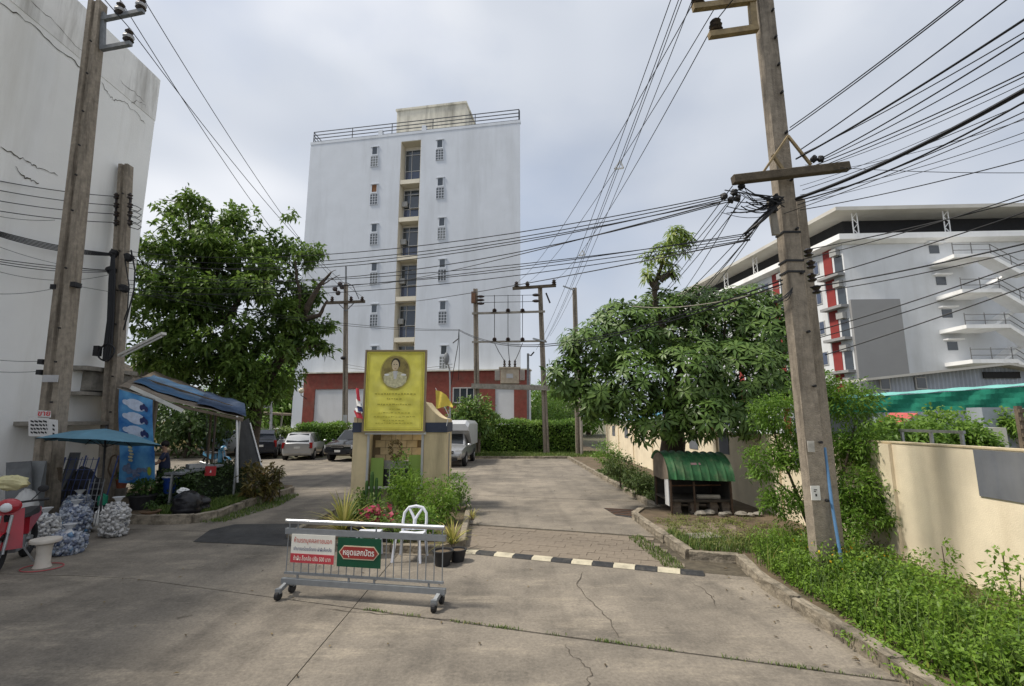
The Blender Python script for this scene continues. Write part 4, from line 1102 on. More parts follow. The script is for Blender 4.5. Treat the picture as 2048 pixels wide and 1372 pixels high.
put('tank', MB().box(((tc0.x + tc1.x) / 2, YE, (tc0.z + tc1.z) / 2), (tc1.x - tc0.x, 0.9, tc1.z - tc0.z - .02)), M_TRF, tr)
put('lid', MB().box(((tc0.x + tc1.x) / 2, YE, tc1.z + 0.04), (tc1.x - tc0.x + .2, 1.05, 0.1)), M_TRF, tr)
for s in (0, 1):
    for k in range(5):
        x = (tc0.x - 0.08 - k * 0.07) if s == 0 else (tc1.x + 0.08 + k * 0.07)
        put('radiator_fin', MB().box((x, YE, (tc0.z + tc1.z) / 2 + .1), (0.035, 0.8, tc1.z - tc0.z - .3)), mat('fin_pale', (0.52, 0.5, 0.45), .6), tr)
put('rating_plate', MB().box(((tc0.x + tc1.x) / 2, YE - .46, (tc0.z + tc1.z) / 2), (0.45, 0.02, 0.3)), M_INSW, tr)
for px in (1009, 1019, 1030): put('bushing', insulator(ep(px, 736, -.1), 0.11, 0.58), M_INS, tr)

# pole G and its pipe, far right of the lane
YG = 32.6
bG = at(1158, 917, YG); bG.z = .05; tG = at(1149, 576, YG)
pG_ = pole('utility_pole', 'plain concrete pole at the end of the right kerb with a short top arm', bG, tG, 0.38, 0.28)
put('arm', MB().bar(at(1148, 580, YG - .2), at(1126, 572, YG - .3), 0.08, 0.08), M_STEEL, pG_)
bG2 = at(1164, 917, YG - .4); bG2.z = .05
solo('conduit_post', MB().tube([bG2, at(1159, 720, YG - .4)], 0.09, 8), M_CONC, 'thin grey conduit post tight beside the pole at the end of the right kerb', 'post')
sm = thing('service_mast', 'thin dark service mast standing at the right corner of the red annex', 'mast', at(1056, 850, 39))
put('mast', MB().bar(Vector((at(1056, 850, 39).x, 39, 0)), at(1056, 707, 39), 0.18, 0.18), M_GREYP, sm)
put('bracket', MB().tube([at(1056, 709, 39), at(1062, 711, 38.8), at(1068, 704, 38.6)], 0.06, 6), M_BLACK, sm)
sl = thing('small_street_lamp', 'small street lamp with a drooping head in front of the tower near the yellow flag', 'street lamp', Vector((at(900, 880, 29.8).x, 29.8, 0)))
pb = Vector((at(901, 880, 29.8).x, 29.8, 0))
put('post', MB().tube([pb, at(900, 760, 29.8), at(899, 738, 29.8), at(896, 728, 29.7)], 0.05, 8), M_STEEL, sl)
put('head', MB().ball(at(893, 717, 29.6), 0.3, 10, 8, (.6, .6, 1.3)), M_GREYP, sl)
cc = thing('camera_post', 'thin pale post with a small camera arm between the far cars and the tree', 'post', Vector((at(543, 880, 34).x, 34, 0)))
put('post', MB().tube([Vector((at(543, 880, 34).x, 34, 0)), at(543, 786, 34)], 0.09, 8), M_INSW, cc)
put('arm', MB().bar(at(543, 812, 34), at(534, 815, 33.8), 0.07, 0.07), M_INSW, cc)
put('camera', MB().box(at(533, 814, 33.8), (0.3, 0.2, 0.15)), M_INSW, cc)

# ------------------------------------------------------------------ cables
ORDN = ['first', 'second', 'third', 'fourth', 'fifth', 'sixth', 'seventh', 'eighth', 'ninth', 'tenth', 'eleventh', 'twelfth']
CNT = {}
ORDERED = {'cables fanning to the upper right': 'the top', 'long cables crossing before the tower': 'the top', 'lower cables crossing before the tower': 'the top', 'thin cables towards the right edge': 'the top', 'fine slack cables at the right edge': 'the top',
           'four level cables on the left': 'the top', 'thick cable bundle on the left': 'the top', 'lower cable bundle on the left': 'the top', 'spaced bundle over the right lane': 'the left'}
def wire(p0, p1, sag, r, label, group, name='cable', n=18, m=None):
    p0, p1 = Vector(p0), Vector(p1); pts = []
    if group in ORDERED:
        CNT[group] = CNT.get(group, 0) + 1; label = '%s, %s from %s' % (label, ORDN[CNT[group] - 1], ORDERED[group])
    for k in range(n + 1):
        t = k / n; p = p0.lerp(p1, t); p.z -= sag * 4 * t * (1 - t); pts.append(p)
    return solo(name, MB().tube(pts, r * (1.2 if group in ('cables fanning to the upper right', 'thin cables towards the right edge') else 0.78), 5), m or M_CABLE, label, 'cable', group)
# high-voltage lines
for c, (qx, qy), lab in zip(insA, ((664, 594), (702, 594), (724, 593)), (
        'power line from the inner insulator of the tall left pole to the slender pole',
        'power line from the outermost insulator of the tall left pole to the slender pole',
        'power line from the lower insulator of the tall left pole to the slender pole')):
    wire(c, at(qx, qy, YD - .2), 0.8, 0.016, lab, 'power lines over the left side', 'power_line')
    d = (c - at(qx, qy, YD - .2)).normalized()
    wire(c, c + Vector((d.x * 14, d.y * 14, 1.5)), 0.2, 0.016, lab.replace('to the slender pole', 'off the top edge'), 'power lines over the left side', 'power_line')
for c, (qx, qy), lab in zip(insC, ((1033, 566), (1055, 566), (1108, 562)), (
        'power line from the outer top insulator of the big right pole to the transformer gantry',
        'power line from the inner top insulator of the big right pole to the transformer gantry',
        'power line from the lower insulator of the big right pole to the transformer gantry')):
    wire(c, ep(qx, qy, -.25), 0.7, 0.012, lab, 'power lines over the right lane', 'power_line')
    wire(c, c + Vector((3.0, -9, 1.5)), 0.1, 0.012, lab.replace('to the transformer gantry', 'off the top edge'), 'power lines over the right lane', 'power_line')
lab = 'line of the spaced bundle running down the lane'
for k, (px, ex, ey) in enumerate(((1352, 1072, 700), (1368, 1085, 690), (1374, 1092, 680), (1396, 1100, 672))):
    wire(at(px, -30, 6.4 + k * .1), at(ex, ey, YG - .5), 0.5, 0.010, lab, 'spaced bundle over the right lane', 'bundle_line')
spc = thing('cable_spacer', 'small pale plastic spacer clipped on the cable bundle in the sky', 'spacer', at(1238, 330, 11))
for a, c in (((1229, 338), (1240, 322)), ((1240, 322), (1247, 336)), ((1229, 338), (1247, 336))): put('strut', MB().bar(at(*a, 11), at(*c, 11), 0.03, 0.03), M_WHITE, spc)
spc2 = thing('cable_spacer', 'smaller spacer on the cable bundle lower down above the transformer', 'spacer', at(1164, 507, 18))
for a, c in (((1158, 511), (1165, 501)), ((1165, 501), (1170, 510)), ((1158, 511), (1170, 510))): put('strut', MB().bar(at(*a, 18), at(*c, 18), 0.04, 0.04), M_WHITE, spc2)
# cables crossing the whole view from the right pole to the left
lab = 'long cable crossing before the tower between the two street sides'
for k, (y0, y1, sg) in enumerate(((388, 512, .55), (392, 520, .62), (396, 528, .70), (400, 536, .55), (404, 545, .8))):
    wire(at(1455, y0, YC - .2), at(252, y1 - 10, YB - .1), sg, 0.011, lab, 'long cables crossing before the tower')
lab = 'lower cable crossing before the tower between the two street sides'
for k, (y0, y1, sg) in enumerate(((470, 560, .35), (474, 568, .42), (478, 576, .5), (466, 590, .3))):
    wire(at(1500, y0, YC - .2), at(252, y1, YB - .1), sg, 0.010, lab, 'lower cables crossing before the tower')
lab = 'double service cable drooping from the right pole past the transformer frame'
for k in range(2):
    wire(at(1565, 560 + k * 8, YC - .2), at(918, 659 + k * 2, 24.0), 0.9, 0.017, lab, 'service cables by the transformer')
    wire(at(918, 659 + k * 2, 24.0), at(252, 575 + k * 8, YB - .1), 0.35, 0.012, 'thin service cable running on from the cable drop to the shorter left pole', 'thin service cables to the left pole')
wire(at(1560, 575, YC - .2), at(1265, 612, 12.6), 0.15, 0.012, 'grey cable sagging into the crown of the right tree', 'cables into the right tree', m=M_CONC)
dc = thing('cable_drop', 'short vertical cable drop with a hook in front of the tower', 'cable', at(918, 659, 24))
put('drop', MB().tube([at(918, 659, 24), at(916, 690, 24), at(908, 735, 24.5), at(902, 770, 25)], 0.018, 5), M_CABLE, dc)
put('drop', MB().tube([at(918, 662, 24), at(919, 700, 24), at(917, 760, 24.6)], 0.014, 5), M_CABLE, dc)
put('hook', MB().tube([at(917, 677, 24), at(906, 686, 23.8)], 0.03, 5), M_CABLE, dc)
# fan of cables from the right pole to the upper right
lab = 'cable fanning out from the right pole towards the upper right corner'
for (x0, y0), (x1, y1), Y1, r, sg in (((1580, 255), (1990, -55), 4.2, .007, .03), ((1578, 262), (1990, -50), 4.2, .007, .03), ((1600, 300), (2110, -75), 4.0, .008, .04), ((1592, 318), (2120, -8), 4.0, .012, .05),
                                      ((1600, 310), (2120, 22), 4.1, .006, .05), ((1640, 318), (2120, 30), 4.1, .008, .05), ((1640, 322), (2120, 62), 4.1, .006, .05), ((1632, 330), (2120, 110), 4.2, .007, .04), ((1650, 330), (2120, 118), 4.2, .006, .04)):
    wire(at(x0, y0, YC - .1), at(x1, y1, Y1), sg, r, lab, 'cables fanning to the upper right')
wire(at(1592, 398, YC - .15), at(2140, 128, 3.9), 0.10, 0.034, 'thick black trunk cable climbing from the right pole to the right edge', None, 'trunk_cable')
wire(at(1592, 402, YC - .15), at(2140, 150, 4.0), 0.16, 0.014, 'cable lashed loosely under the thick trunk cable at the right edge', None)
lab = 'fine slack cable near the trunk cable at the right edge'
for (x0, y0), (x1, y1), Y1, r, sg in (((1640, 335), (2120, 132), 4.3, .006, .07), ((1600, 372), (2120, 150), 4.3, .005, .09), ((1605, 380), (2120, 175), 4.4, .007, .05), ((1640, 345), (2120, 215), 4.6, .005, .08), ((1600, 390), (2120, 238), 4.7, .006, .10), ((1605, 405), (2120, 255), 4.8, .005, .06)):
    wire(at(x0, y0, YC - .1), at(x1, y1, Y1), sg, r, lab, 'fine slack cables at the right edge')
lab = 'lower thin cable leaving the right pole towards the right edge'
for (x0, y0), (x1, y1), Y1, r, sg in (((1595, 410), (2120, 190), 4.6, .006, .06), ((1560, 430), (2120, 205), 4.8, .005, .05), ((1600, 420), (2120, 300), 5.0, .006, .05), ((1610, 330), (2120, 345), 5.6, .004, .05), ((1610, 500), (2120, 380), 5.0, .007, .04), ((1600, 520), (2120, 365), 5.0, .006, .05), ((1620, 560), (2120, 400), 5.2, .007, .03),
                                      ((1620, 575), (2120, 470), 5.2, .009, .04), ((1625, 585), (2120, 482), 5.2, .006, .05), ((1640, 660), (2120, 500), 5.2, .007, .03), ((1640, 675), (2120, 520), 5.3, .006, .03), ((1650, 710), (2120, 548), 5.3, .007, .02)):
    wire(at(x0, y0, YC - .05), at(x1, y1, Y1), sg, r, lab, 'thin cables towards the right edge')
lab = 'cable dropping from the right pole into the right tree towards the lane end'
for k, ((x0, y0), (x1, y1)) in enumerate((((1465, 372), (1180, 690)), ((1472, 385), (1215, 640)), ((1480, 375), (1240, 660)), ((1490, 395), (1200, 690)), ((1500, 455), (1210, 700)), ((1505, 465), (1230, 720)), ((1480, 400), (1300, 640)), ((1500, 470), (1270, 690)), ((1525, 440), (1330, 660)))):
    wire(at(x0, y0, YC - .2), at(x1, y1, 27 + (k % 3) * 2), 0.5, 0.010, lab, 'cables from the right pole down the lane')
# left cables
lab = 'level cable from the shorter left pole to the left edge'
for (y0, y1) in ((393, 350), (411, 369), (428, 391), (445, 412)):
    wire(at(236, y0, YB - .15), at(-60, y1, 10.4), 0.08, 0.015, lab, 'four level cables on the left')
lab = 'strand of the thick cable bundle leaving the shorter left pole'
for k in range(5):
    wire(at(226, 507 + k, YB - .2), at(-60, 446 + k * 1.5, 10.2 + k * .05), 0.1 + k * .02, 0.018, lab, 'thick cable bundle on the left')
lab = 'strand of the lower cable bundle leaving the shorter left pole'
for k in range(3):
    wire(at(224, 541 + k, YB - .2), at(-60, 510 + k * 3, 10.2), 0.05 + k * .04, 0.014, lab, 'lower cable bundle on the left')
lab = 'fine loose wire on the blank building wall at the left'
for (x0, y0), (x1, y1), sg in (((224, 548), (-60, 525), .3), ((112, 576), (-60, 583), .1), ((153, 572), (222, 584), .0), ((85, 722), (-60, 712), .05), ((83, 742), (-60, 738), .05), ((110, 440), (-60, 418), .1), ((224, 540), (-60, 470), .2)):
    Y1 = 10.6 if x1 < 0 else YB - .2
    wire(at(x0, y0, YA - .3 if x0 < 200 else YB - .2), at(x1, y1, Y1), sg, 0.008, lab, 'fine wires on the left')
wire(at(262, 515, YB - .1), at(330, 535, 17), 0.05, 0.012, 'cable from the shorter left pole disappearing into the left tree', None)
for ((x0, y0), (x1, y1)), lab in zip((((692, 575), (1440, 405)), ((695, 612), (1500, 480)), ((690, 728), (905, 735)), ((690, 735), (905, 728))), ('thin line rising from the top of the slender pole to the right pole', 'thin line rising from the crossarm of the slender pole to the right pole', 'low slack line behind the yellow banner dipping to the right', 'low slack line behind the yellow banner rising to the right')):
    wire(at(x0, y0, YD - .3), at(x1, y1, YC - .2 if x1 > 1000 else 30), 0.3, 0.016, lab, 'faint lines at the slender pole')

# ------------------------------------------------------------------ roadside sign pavilion
YS = 13.6
M_NAVY = mat('navy_band', (0.045, 0.055, 0.085), .7, .15, 3)
M_TANS = mat('pavilion_tan', (0.68, 0.56, 0.34), .85, .08, 2.5, .2, 60, stain=(0.25, 0.20, 0.13), stain_scale=1.5, stain_amt=.6, streak=True)
xl, xl2, xr2, xr = -4.42, -4.02, -2.44, -1.82
D = 1.15
pav = thing('sign_pavilion', 'tan roadside pavilion with a glazed niche under the yellow banner', 'pavilion', (-3.1, YS, 0))
def shoulder(x0, z0, x1, z1, n=8):
    return [(x0 + (x1 - x0) * k / n, z1 + (z0 - z1) * (1 - math.sin(PI / 2 * k / n))) if False else (x0 + (x1 - x0) * k / n, z0 + (z1 - z0) * (1 - math.cos(PI / 2 * k / n))) for k in range(n + 1)]
# side pillars with a curved shoulder rising to the banner
def pillar(xa, xb, za, zb):
    prof = [(xa, 0), (xb, 0)] + ([(x, z) for x, z in shoulder(xa, za, xb, zb)][::-1])
    return MB().extr([Vector((x, YS, z)) for x, z in prof], (0, D, 0))
put('pillar', pillar(xl, xl2, 2.45, 2.80), M_TANS, pav)
rp = [(xr2, 0), (xr, 0)] + [(xr + (xr2 - xr) * k / 8, 2.40 + 0.48 * (1 - math.cos(PI / 2 * k / 8))) for k in range(9)]
put('pillar', MB().extr([Vector((x, YS, z)) for x, z in rp], (0, D, 0)), M_TANS, pav)
for xa, xb in ((xl - .02, xl2), (xr2, xr + .02)):
    put('navy_band', MB().box(((xa + xb) / 2, YS + D / 2 - .01, 2.17), (xb - xa, D + 0.06, 0.27)), M_NAVY, pav)
put('groove', MB().box((xr + .004, YS + D * .45, 1.0), (0.012, 0.16, 2.0)), M_GREYP, pav)
put('back_wall', MB().box(((xl2 + xr2) / 2, YS + D - .1, 1.3), (xr2 - xl2 - .01, 0.16, 2.6)), M_TANS, pav)
put('plinth', MB().box(((xl2 + xr2) / 2, YS + .32, 0.26), (xr2 - xl2 - .01, 0.6, 0.52)), mat('plinth_stone', (0.26, 0.22, 0.16), .9, .2, 4, .3, 40), pav)
put('top_rail', MB().box(((xl2 + xr2) / 2, YS - .05, 2.015), (xr2 - xl2 + .1, 0.1, 0.07)), M_WHITE, pav)
for x in (xl2 + .04, xr2 - .04): put('frame_post', MB().box((x, YS - .02, 1.25), (0.06, 0.06, 1.46)), M_ALU, pav)
put('frame_sill', MB().box(((xl2 + xr2) / 2, YS - .03, 0.55), (xr2 - xl2 - .15, 0.1, 0.05)), M_ALU, pav)
M_TILE = mat('sandstone_tile', (0.55, 0.42, 0.24), .85, .22, 4, .3, 40)
tm = MB().box((0, 0, 0), (0.29, 0.05, 0.195)).mesh('tile')
px_ = WORLD_M[pav.name].translation
for r in range(4):
    for k in range(6):
        xx = xl2 + .09 + (k + (0.5 if r % 2 else 0.0)) * 0.302
        if xx < xl2 + .2 or xx > xr2 - .18: continue
        piece('tile', tm, M_TILE, pav, Vector((xx, YS + .5 + random.uniform(-.008, .008), 1.9 - r * 0.205)) - px_)
put('niche_back', MB().box(((xl2 + xr2) / 2, YS + .58, 1.25), (xr2 - xl2 - .02, 0.08, 1.46)), mat('niche_brown', (0.20, 0.15, 0.09), .9, .2, 4), pav)
M_LIME = mat('lime_panel', (0.26, 0.38, 0.085), .6, .1, 3)
put('green_panel', MB().box((xl2 + .27, YS + .12, 0.95), (0.36, 0.03, 0.76)), M_LIME, pav)
put('green_panel', MB().box((xr2 - .27, YS + .12, 1.0), (0.34, 0.03, 0.82)), M_LIME, pav)
put('inner_shelf', MB().box(((xl2 + xr2) / 2, YS + .36, 1.13), (0.85, 0.25, 0.22)), mat('shelf_grey', (0.33, 0.32, 0.29), .6), pav)
put('cabinet', MB().box(((xl2 + xr2) / 2, YS + .38, 0.78), (0.85, 0.24, 0.46)), mat('cabinet_dark', (0.035, 0.035, 0.035), .4), pav)
for x in (-.2, .2): put('cabinet_rail', MB().box(((xl2 + xr2) / 2 + x, YS + .255, 0.80), (0.03, 0.02, 0.42)), M_ALU, pav)

gar = thing('dried_garland', 'dried leaf garland hanging in the niche of the tan pavilion', 'garland', (-3.2, YS - .1, 1.6))
gc = Vector((-3.21, YS - .10, 1.55))
pts = np.array([gc + Vector((0.17 * math.cos(a) * (0.35 + 0.65 * abs(math.sin(a / 2 + .8))), 0.0, 0.24 * math.sin(a))) for a in np.linspace(0, 2 * PI, 260)])
put('wreath', leaf_mesh('wreath', pts + RNG.normal(size=pts.shape) * .025, rand_dirs(260), rand_dirs(260), .09, .03), leafmat('dry_leaf', (0.09, 0.06, 0.025), (0.22, 0.17, 0.06), .15, .7), gar)
put('cord', MB().tube([gc + Vector((0, 0, .2)), gc + Vector((0, 0, .42))], .006, 5), M_WOOD, gar)

# yellow banner with a portrait medallion
M_BAN = mat('banner_yellow', (0.84, 0.77, 0.13), .5, .16, 2.2, .3, 4, stain=(0.80, 0.74, 0.22), stain_scale=1.6, stain_amt=.6)
M_BGOLD = mat('banner_line', (0.50, 0.44, 0.09), .5)
M_BDARK = mat('banner_ink', (0.46, 0.41, 0.06), .6, .2, 20)
ban = thing('yellow_banner', 'big yellow fabric banner with an oval portrait above the tan pavilion', 'banner', (-3.28, YS - .15, 2.05))
bx0, bx1, bz0, bz1 = -4.10, -2.45, 2.07, 4.29
YB_ = YS - .14
put('board', MB().box(((bx0 + bx1) / 2, YB_ + .07, (bz0 + bz1) / 2), (bx1 - bx0, .05, bz1 - bz0)), M_CONC, ban)
fm = MB()
for x in (bx0 - .02, bx1 + .02): fm.box((x, YB_ + .03, (bz0 + bz1) / 2), (.045, .12, bz1 - bz0 + .08))
for z in (bz0 - .02, bz1 + .02): fm.box(((bx0 + bx1) / 2, YB_ + .031, z), (bx1 - bx0, .115, .045))
put('frame', fm, mat('frame_bronze', (0.25, 0.20, 0.13), .6), ban)
def bf(u, v):
    x = bx0 + (bx1 - bx0) * u; z = bz0 + (bz1 - bz0) * v
    w = 0.010 * math.sin(18 * (u + v * 1.3)) * (1 - v) + 0.012 * math.sin(26 * u - 20 * v) * v + 0.005 * math.sin(40 * v + 9 * u)
    return Vector((x, YB_ + .012 + w * min(1, 6 * u, 6 * (1 - u), 6 * v, 6 * (1 - v)), z))
cl = smooth(put('sheet', MB().grid(bf, 36, 46), M_BAN, ban), 180)
for ins, w in ((.05, .014), (.09, .008)):
    bm_ = MB(); xa, xb, za, zb = bx0 + ins, bx1 - ins, bz0 + ins, bz1 - ins
    for x in (xa, xb): bm_.box((x, YB_ - .014, (za + zb) / 2), (w, .004, zb - za))
    for z in (za, zb): bm_.box(((xa + xb) / 2, YB_ - .0145, z), (xb - xa, .004, w))
    put('border_line', bm_, M_BGOLD if ins > .06 else M_BDARK, ban)
pc = Vector(((bx0 + bx1) / 2, YB_ - .016, bz0 + (bz1 - bz0) * .735))
def ell(cx, cz, rx, rz, y, n=28, m0=0, m1=2 * PI):
    return [Vector((pc.x + cx + rx * math.cos(m0 + (m1 - m0) * k / n), pc.y - y, pc.z + cz + rz * math.sin(m0 + (m1 - m0) * k / n))) for k in range(n)]
def flat(name, pts, m, y=.002): return put(name, MB().extr(pts, (0, y, 0)), m, ban)
flat('medallion_rim', ell(0, 0, .425, .49, .000, 40), M_BGOLD)
flat('medallion', ell(0, 0, .395, .46, .003, 40), mat('medallion_brown', (0.24, 0.19, 0.065), .6, .4, 5, stain=(0.44, 0.38, 0.10), stain_scale=4, stain_amt=.7))
tor = [Vector((pc.x + x, pc.y - .006, pc.z + z)) for x, z in ((-.31, -.28), (-.33, -.12), (-.26, -.05), (-.10, .02), (.10, .02), (.26, -.05), (.33, -.12), (.31, -.28), (.2, -.39), (0, -.45), (-.2, -.39))]
flat('portrait_coat', tor, mat('portrait_coat', (0.52, 0.49, 0.31), .6, .35, 14))
flat('portrait_sleeve', ell(-.235, -.075, .075, .028, .0085, 14), M_WHITE); flat('portrait_sleeve', ell(.235, -.075, .075, .028, .0085, 14), M_WHITE)
flat('portrait_collar', [Vector((pc.x + x, pc.y - .009, pc.z + z)) for x, z in ((-.07, .03), (.07, .03), (.03, -.2), (-.03, -.2))], mat('portrait_shirt', (0.55, 0.55, 0.55), .6))
flat('portrait_hair', ell(.005, .235, .125, .16, .010, 24), mat('portrait_hair', (0.03, 0.025, 0.02), .6))
flat('portrait_face', ell(-.005, .19, .098, .155, .013, 24), mat('portrait_face', (0.56, 0.46, 0.30), .6, .15, 9))
for sx in (-.04, .035): flat('portrait_eye', ell(sx, .215, .020, .010, .0155, 10), MATS['portrait_hair'])
flat('portrait_mouth', ell(-.003, .105, .030, .008, .0155, 10), mat('portrait_lip', (0.30, 0.14, 0.09), .6))
# unreadable faded lines of print
for k, (z, w) in enumerate(((1.02, 1.12), (.885, .42), (.73, .95), (.60, .26), (.50, .86), (.39, 1.12), (.29, .6), (.22, 1.0))):
    rr = random.Random(k); x = (bx0 + bx1) / 2 - w / 2; xe = x + w; h = .045 if k < 3 else .028
    while x < xe:
        L = rr.uniform(.03, .10); put('print_mark', MB().box((min(x + L / 2, xe), YB_ - .016, bz0 + z + rr.uniform(-.006, .006)), (L * .8, .003, h * rr.uniform(.5, 1))), M_BDARK, ban); x += L + .012

# flags
def flag_cloth(pts_top, pts_bot, nu, nv, wob, seed=0):
    def f(u, v):
        k = u * (len(pts_top) - 1); i = min(int(k), len(pts_top) - 2); t = k - i
        a = Vector(pts_top[i]).lerp(Vector(pts_top[i + 1]), t); c = Vector(pts_bot[i]).lerp(Vector(pts_bot[i + 1]), t); p = a.lerp(c, v)
        p.y += wob * math.sin(u * 9 + v * 3 + seed); return p
    return f
fl = thing('striped_flag', 'small red white and blue flag drooping on a stick left of the yellow banner', 'flag', (-4.3, YS - .1, 2.2))
M_FR, M_FW, M_FB = mat('flag_red', (0.50, 0.045, 0.065), .7, .15, 8), mat('flag_white', (0.75, 0.74, 0.72), .7, .05), mat('flag_navy', (0.03, 0.045, 0.14), .7, .1)
ps = at(713, 776, YS - .12); pe = at(716, 838, YS - .12)
put('stick', MB().tube([pe + Vector((0, 0, -.1)), ps + Vector((0, 0, .05))], .009, 6), M_WOOD, fl)
bands = [(ps, at(716, 800, YS - .18), M_FR, (-2, 5)), (at(714, 798, YS - .12), at(717, 812, YS - .2), M_FW, (-3, 7)), (at(716, 806, YS - .14), at(718, 822, YS - .2), M_FB, (-2, 8)), (at(713, 816, YS - .12), at(716, 824, YS - .2), M_FW, (-3, 5)), (at(712, 821, YS - .12), at(718, 836, YS - .2), M_FR, (-4, 9))]
for k, (a, c, m_, (l_, r_)) in enumerate(bands):
    s = (YS) / 970
    put('stripe', MB().grid(flag_cloth([a + Vector((l_ * s, -.005 * k, 0)), a + Vector((r_ * s * .5, -.03 - .005 * k, 0)), a + Vector((r_ * s, -.005 * k, -.02))], [c + Vector((l_ * s, -.005 * k, 0)), c + Vector((0, -.05 - .005 * k, 0)), c + Vector((r_ * s, -.005 * k, -.03))], 8, 4, .012, k), 8, 4), m_, fl)
yf = thing('yellow_flag', 'plain yellow flag on a leaning stick right of the yellow banner', 'flag', (-1.9, YS - .1, 2.3))
a, c = at(900, 812, YS - .1), at(893, 852, YS - .1)
put('stick', MB().tube([c, at(897, 830, YS - .1), at(871, 776, YS - .05)], .010, 6), M_WHITE, yf)
put('cloth', MB().grid(flag_cloth([at(871, 780, YS - .08), at(882, 783, YS - .16), at(893, 790, YS - .1), at(906, 812, YS - .16)], [at(872, 818, YS - .08), at(883, 815, YS - .16), at(895, 811, YS - .1), at(905, 816, YS - .16)], 14, 6, .03), 14, 6), mat('flag_yellow', (0.72, 0.56, 0.10), .65, .1, 4), yf)

# ------------------------------------------------------------------ planter in front of the pavilion
plt = thing('planter_edge', 'low concrete planter edge round the plants before the pavilion', 'planter', (-3, 10.5, 0))
pe_ = [(-4.55, 13.4), (-4.5, 10.2), (-4.0, 9.55), (-1.3, 9.15), (-0.95, 9.6), (-1.15, 13.4)]
for a, c in zip(pe_[:-1], pe_[1:]):
    a3, c3 = Vector((*a, .06)), Vector((*c, .06)); n = max(1, round((c3 - a3).length / .9))
    for k in range(n): bevel(put('edge_block', MB().bar(a3.lerp(c3, (k + .01) / n), a3.lerp(c3, (k + .99) / n), .13, .17), M_KERB, plt), .015)
struct('planter_soil', MB().prism([(x, y) for x, y in pe_], -.05, .09), M_SOIL)

# ------------------------------------------------------------------ rolling barrier
bl, br = gnd(566, 1192), gnd(886, 1216)
bl.z = br.z = 0
bd = (br - bl); BL = bd.length; rzb = math.atan2(bd.y, bd.x)
bar = thing('rolling_barrier', 'grey steel rolling barrier on castor wheels carrying two signs', 'barrier', bl, rzb)
def bp(name, m_, mm): return put(name, m_, mm, bar, True)
M_CHROME = mat('polished_pipe', (0.50, 0.51, 0.52), .34, .05, 6, metal=.85)
M_BARG = mat('barrier_grey', (0.24, 0.255, 0.27), .45, .12, 9, metal=.35)
smooth(bp('top_pipe', MB().tube([(-.02, 0, .985), (BL, 0, .985)], .032, 12), M_CHROME))
bp('upper_rail', MB().box((BL / 2, 0, .855), (BL + .04, .05, .075)), M_BARG)
bp('lower_rail', MB().box((BL / 2, 0, .305), (BL, .03, .03)), M_BARG)
bp('bottom_beam', MB().box((BL / 2, 0, .20), (BL + .06, .06, .07)), M_BARG)
NBar = 21
for k in range(NBar): bp('baluster', MB().tube([(.02 + (BL - .04) * k / (NBar - 1), 0, .305), (.02 + (BL - .04) * k / (NBar - 1), 0, .84)], .007, 6), M_BARG)
for x in (.03, .16, BL * .42, BL * .58, BL - .16, BL - .03): bp('short_post', MB().tube([(x, 0, .88), (x, 0, .96)], .010, 6), M_BARG)
for x in (.2, BL * .42, BL * .58, BL - .2): bp('spacer_post', MB().box((x, 0, .255), (.022, .022, .1)), M_BARG)
def castor(x):
    for s in (-1, 1):
        f_ = bp('castor_fork', MB().bar((x, s * .03, .165), (x - .02, s * .13, .115), .05, .05), M_BARG)
        WORLD_M[f_.name] = WORLD_M[bar.name]
        w_ = put('wheel', MB().tube([(x - .045, s * .15, .058), (x + .005, s * .15, .058)], .058, 16), M_BLACK, f_, True)
        bpw = put('bracket', MB().box((x - .02, s * .15, .115), (.075, .05, .06)), M_BARG, f_, True)
castor(.05); castor(BL - .05)
# signs
wsx0, wsx1 = .10, .755
put_local = lambda name, m_, mm, par: put(name, m_, mm, par, True)
ws = bp('white_sign', MB().box(((wsx0 + wsx1) / 2, -.035, .64), (wsx1 - wsx0, .012, .37)), mat('sign_white', (0.68, 0.67, 0.61), .5, .06, 8))
ws['label'] = 'white and red warning sign with three lines of lettering'
put('red_strip', MB().box(((wsx0 + wsx1) / 2, -.0415, .515), (wsx1 - wsx0 - .002, .006, .118)), mat('sign_red', (0.46, 0.05, 0.065), .5, .08, 8), ws, True)
R_, U_ = (1, 0, 0), (0, 0, 1)
M_INKR, M_INKB = mat('ink_red', (0.48, 0.10, 0.075), .6), mat('ink_blue', (0.05, 0.07, 0.17), .6)
cxs = (wsx0 + wsx1) / 2
lettering('ห้ามรถบุคคลภายนอก', .085, (cxs, -.0425, .745), R_, U_, M_INKR, ws, width=.57, local=True, bold=.001)
lettering('เข้ามาจอดโดยเด็ดขาด ฝ่าฝืนล็อคล้อ', .06, (cxs, -.0425, .635), R_, U_, M_INKB, ws, width=.57, local=True, bold=.0006)
lettering('ถ้าฝืน ล็อคล้อ ปรับ 500 บาท', .075, (cxs, -.046, .512), R_, U_, mat('ink_cream', (0.74, 0.68, 0.60), .6), ws, width=.56, local=True, bold=.001)
gx0, gx1 = .80, 1.43
gs = bp('green_sign', MB().box(((gx0 + gx1) / 2, -.037, .625), (gx1 - gx0, .014, .37)), mat('sign_green', (0.008, 0.068, 0.035), .4, .08, 8))
gs['label'] = 'dark green sign with a red lozenge of white lettering'
def capsule(cx, cz, w, h, y, n=6):
    r = h / 2; k = h * .42
    pts = [(-w / 2, 0), (-w / 2 + k, -r), (w / 2 - k, -r), (w / 2, 0), (w / 2 - k, r), (-w / 2 + k, r)]
    return [Vector((cx + x, y, cz + z)) for x, z in pts]
gc_ = (gx0 + gx1) / 2
put('lozenge_rim', MB().extr(capsule(gc_, .625, .585, .175, -.047), (0, .006, 0)), mat('rim_cream', (0.58, 0.50, 0.36), .5), gs, True)
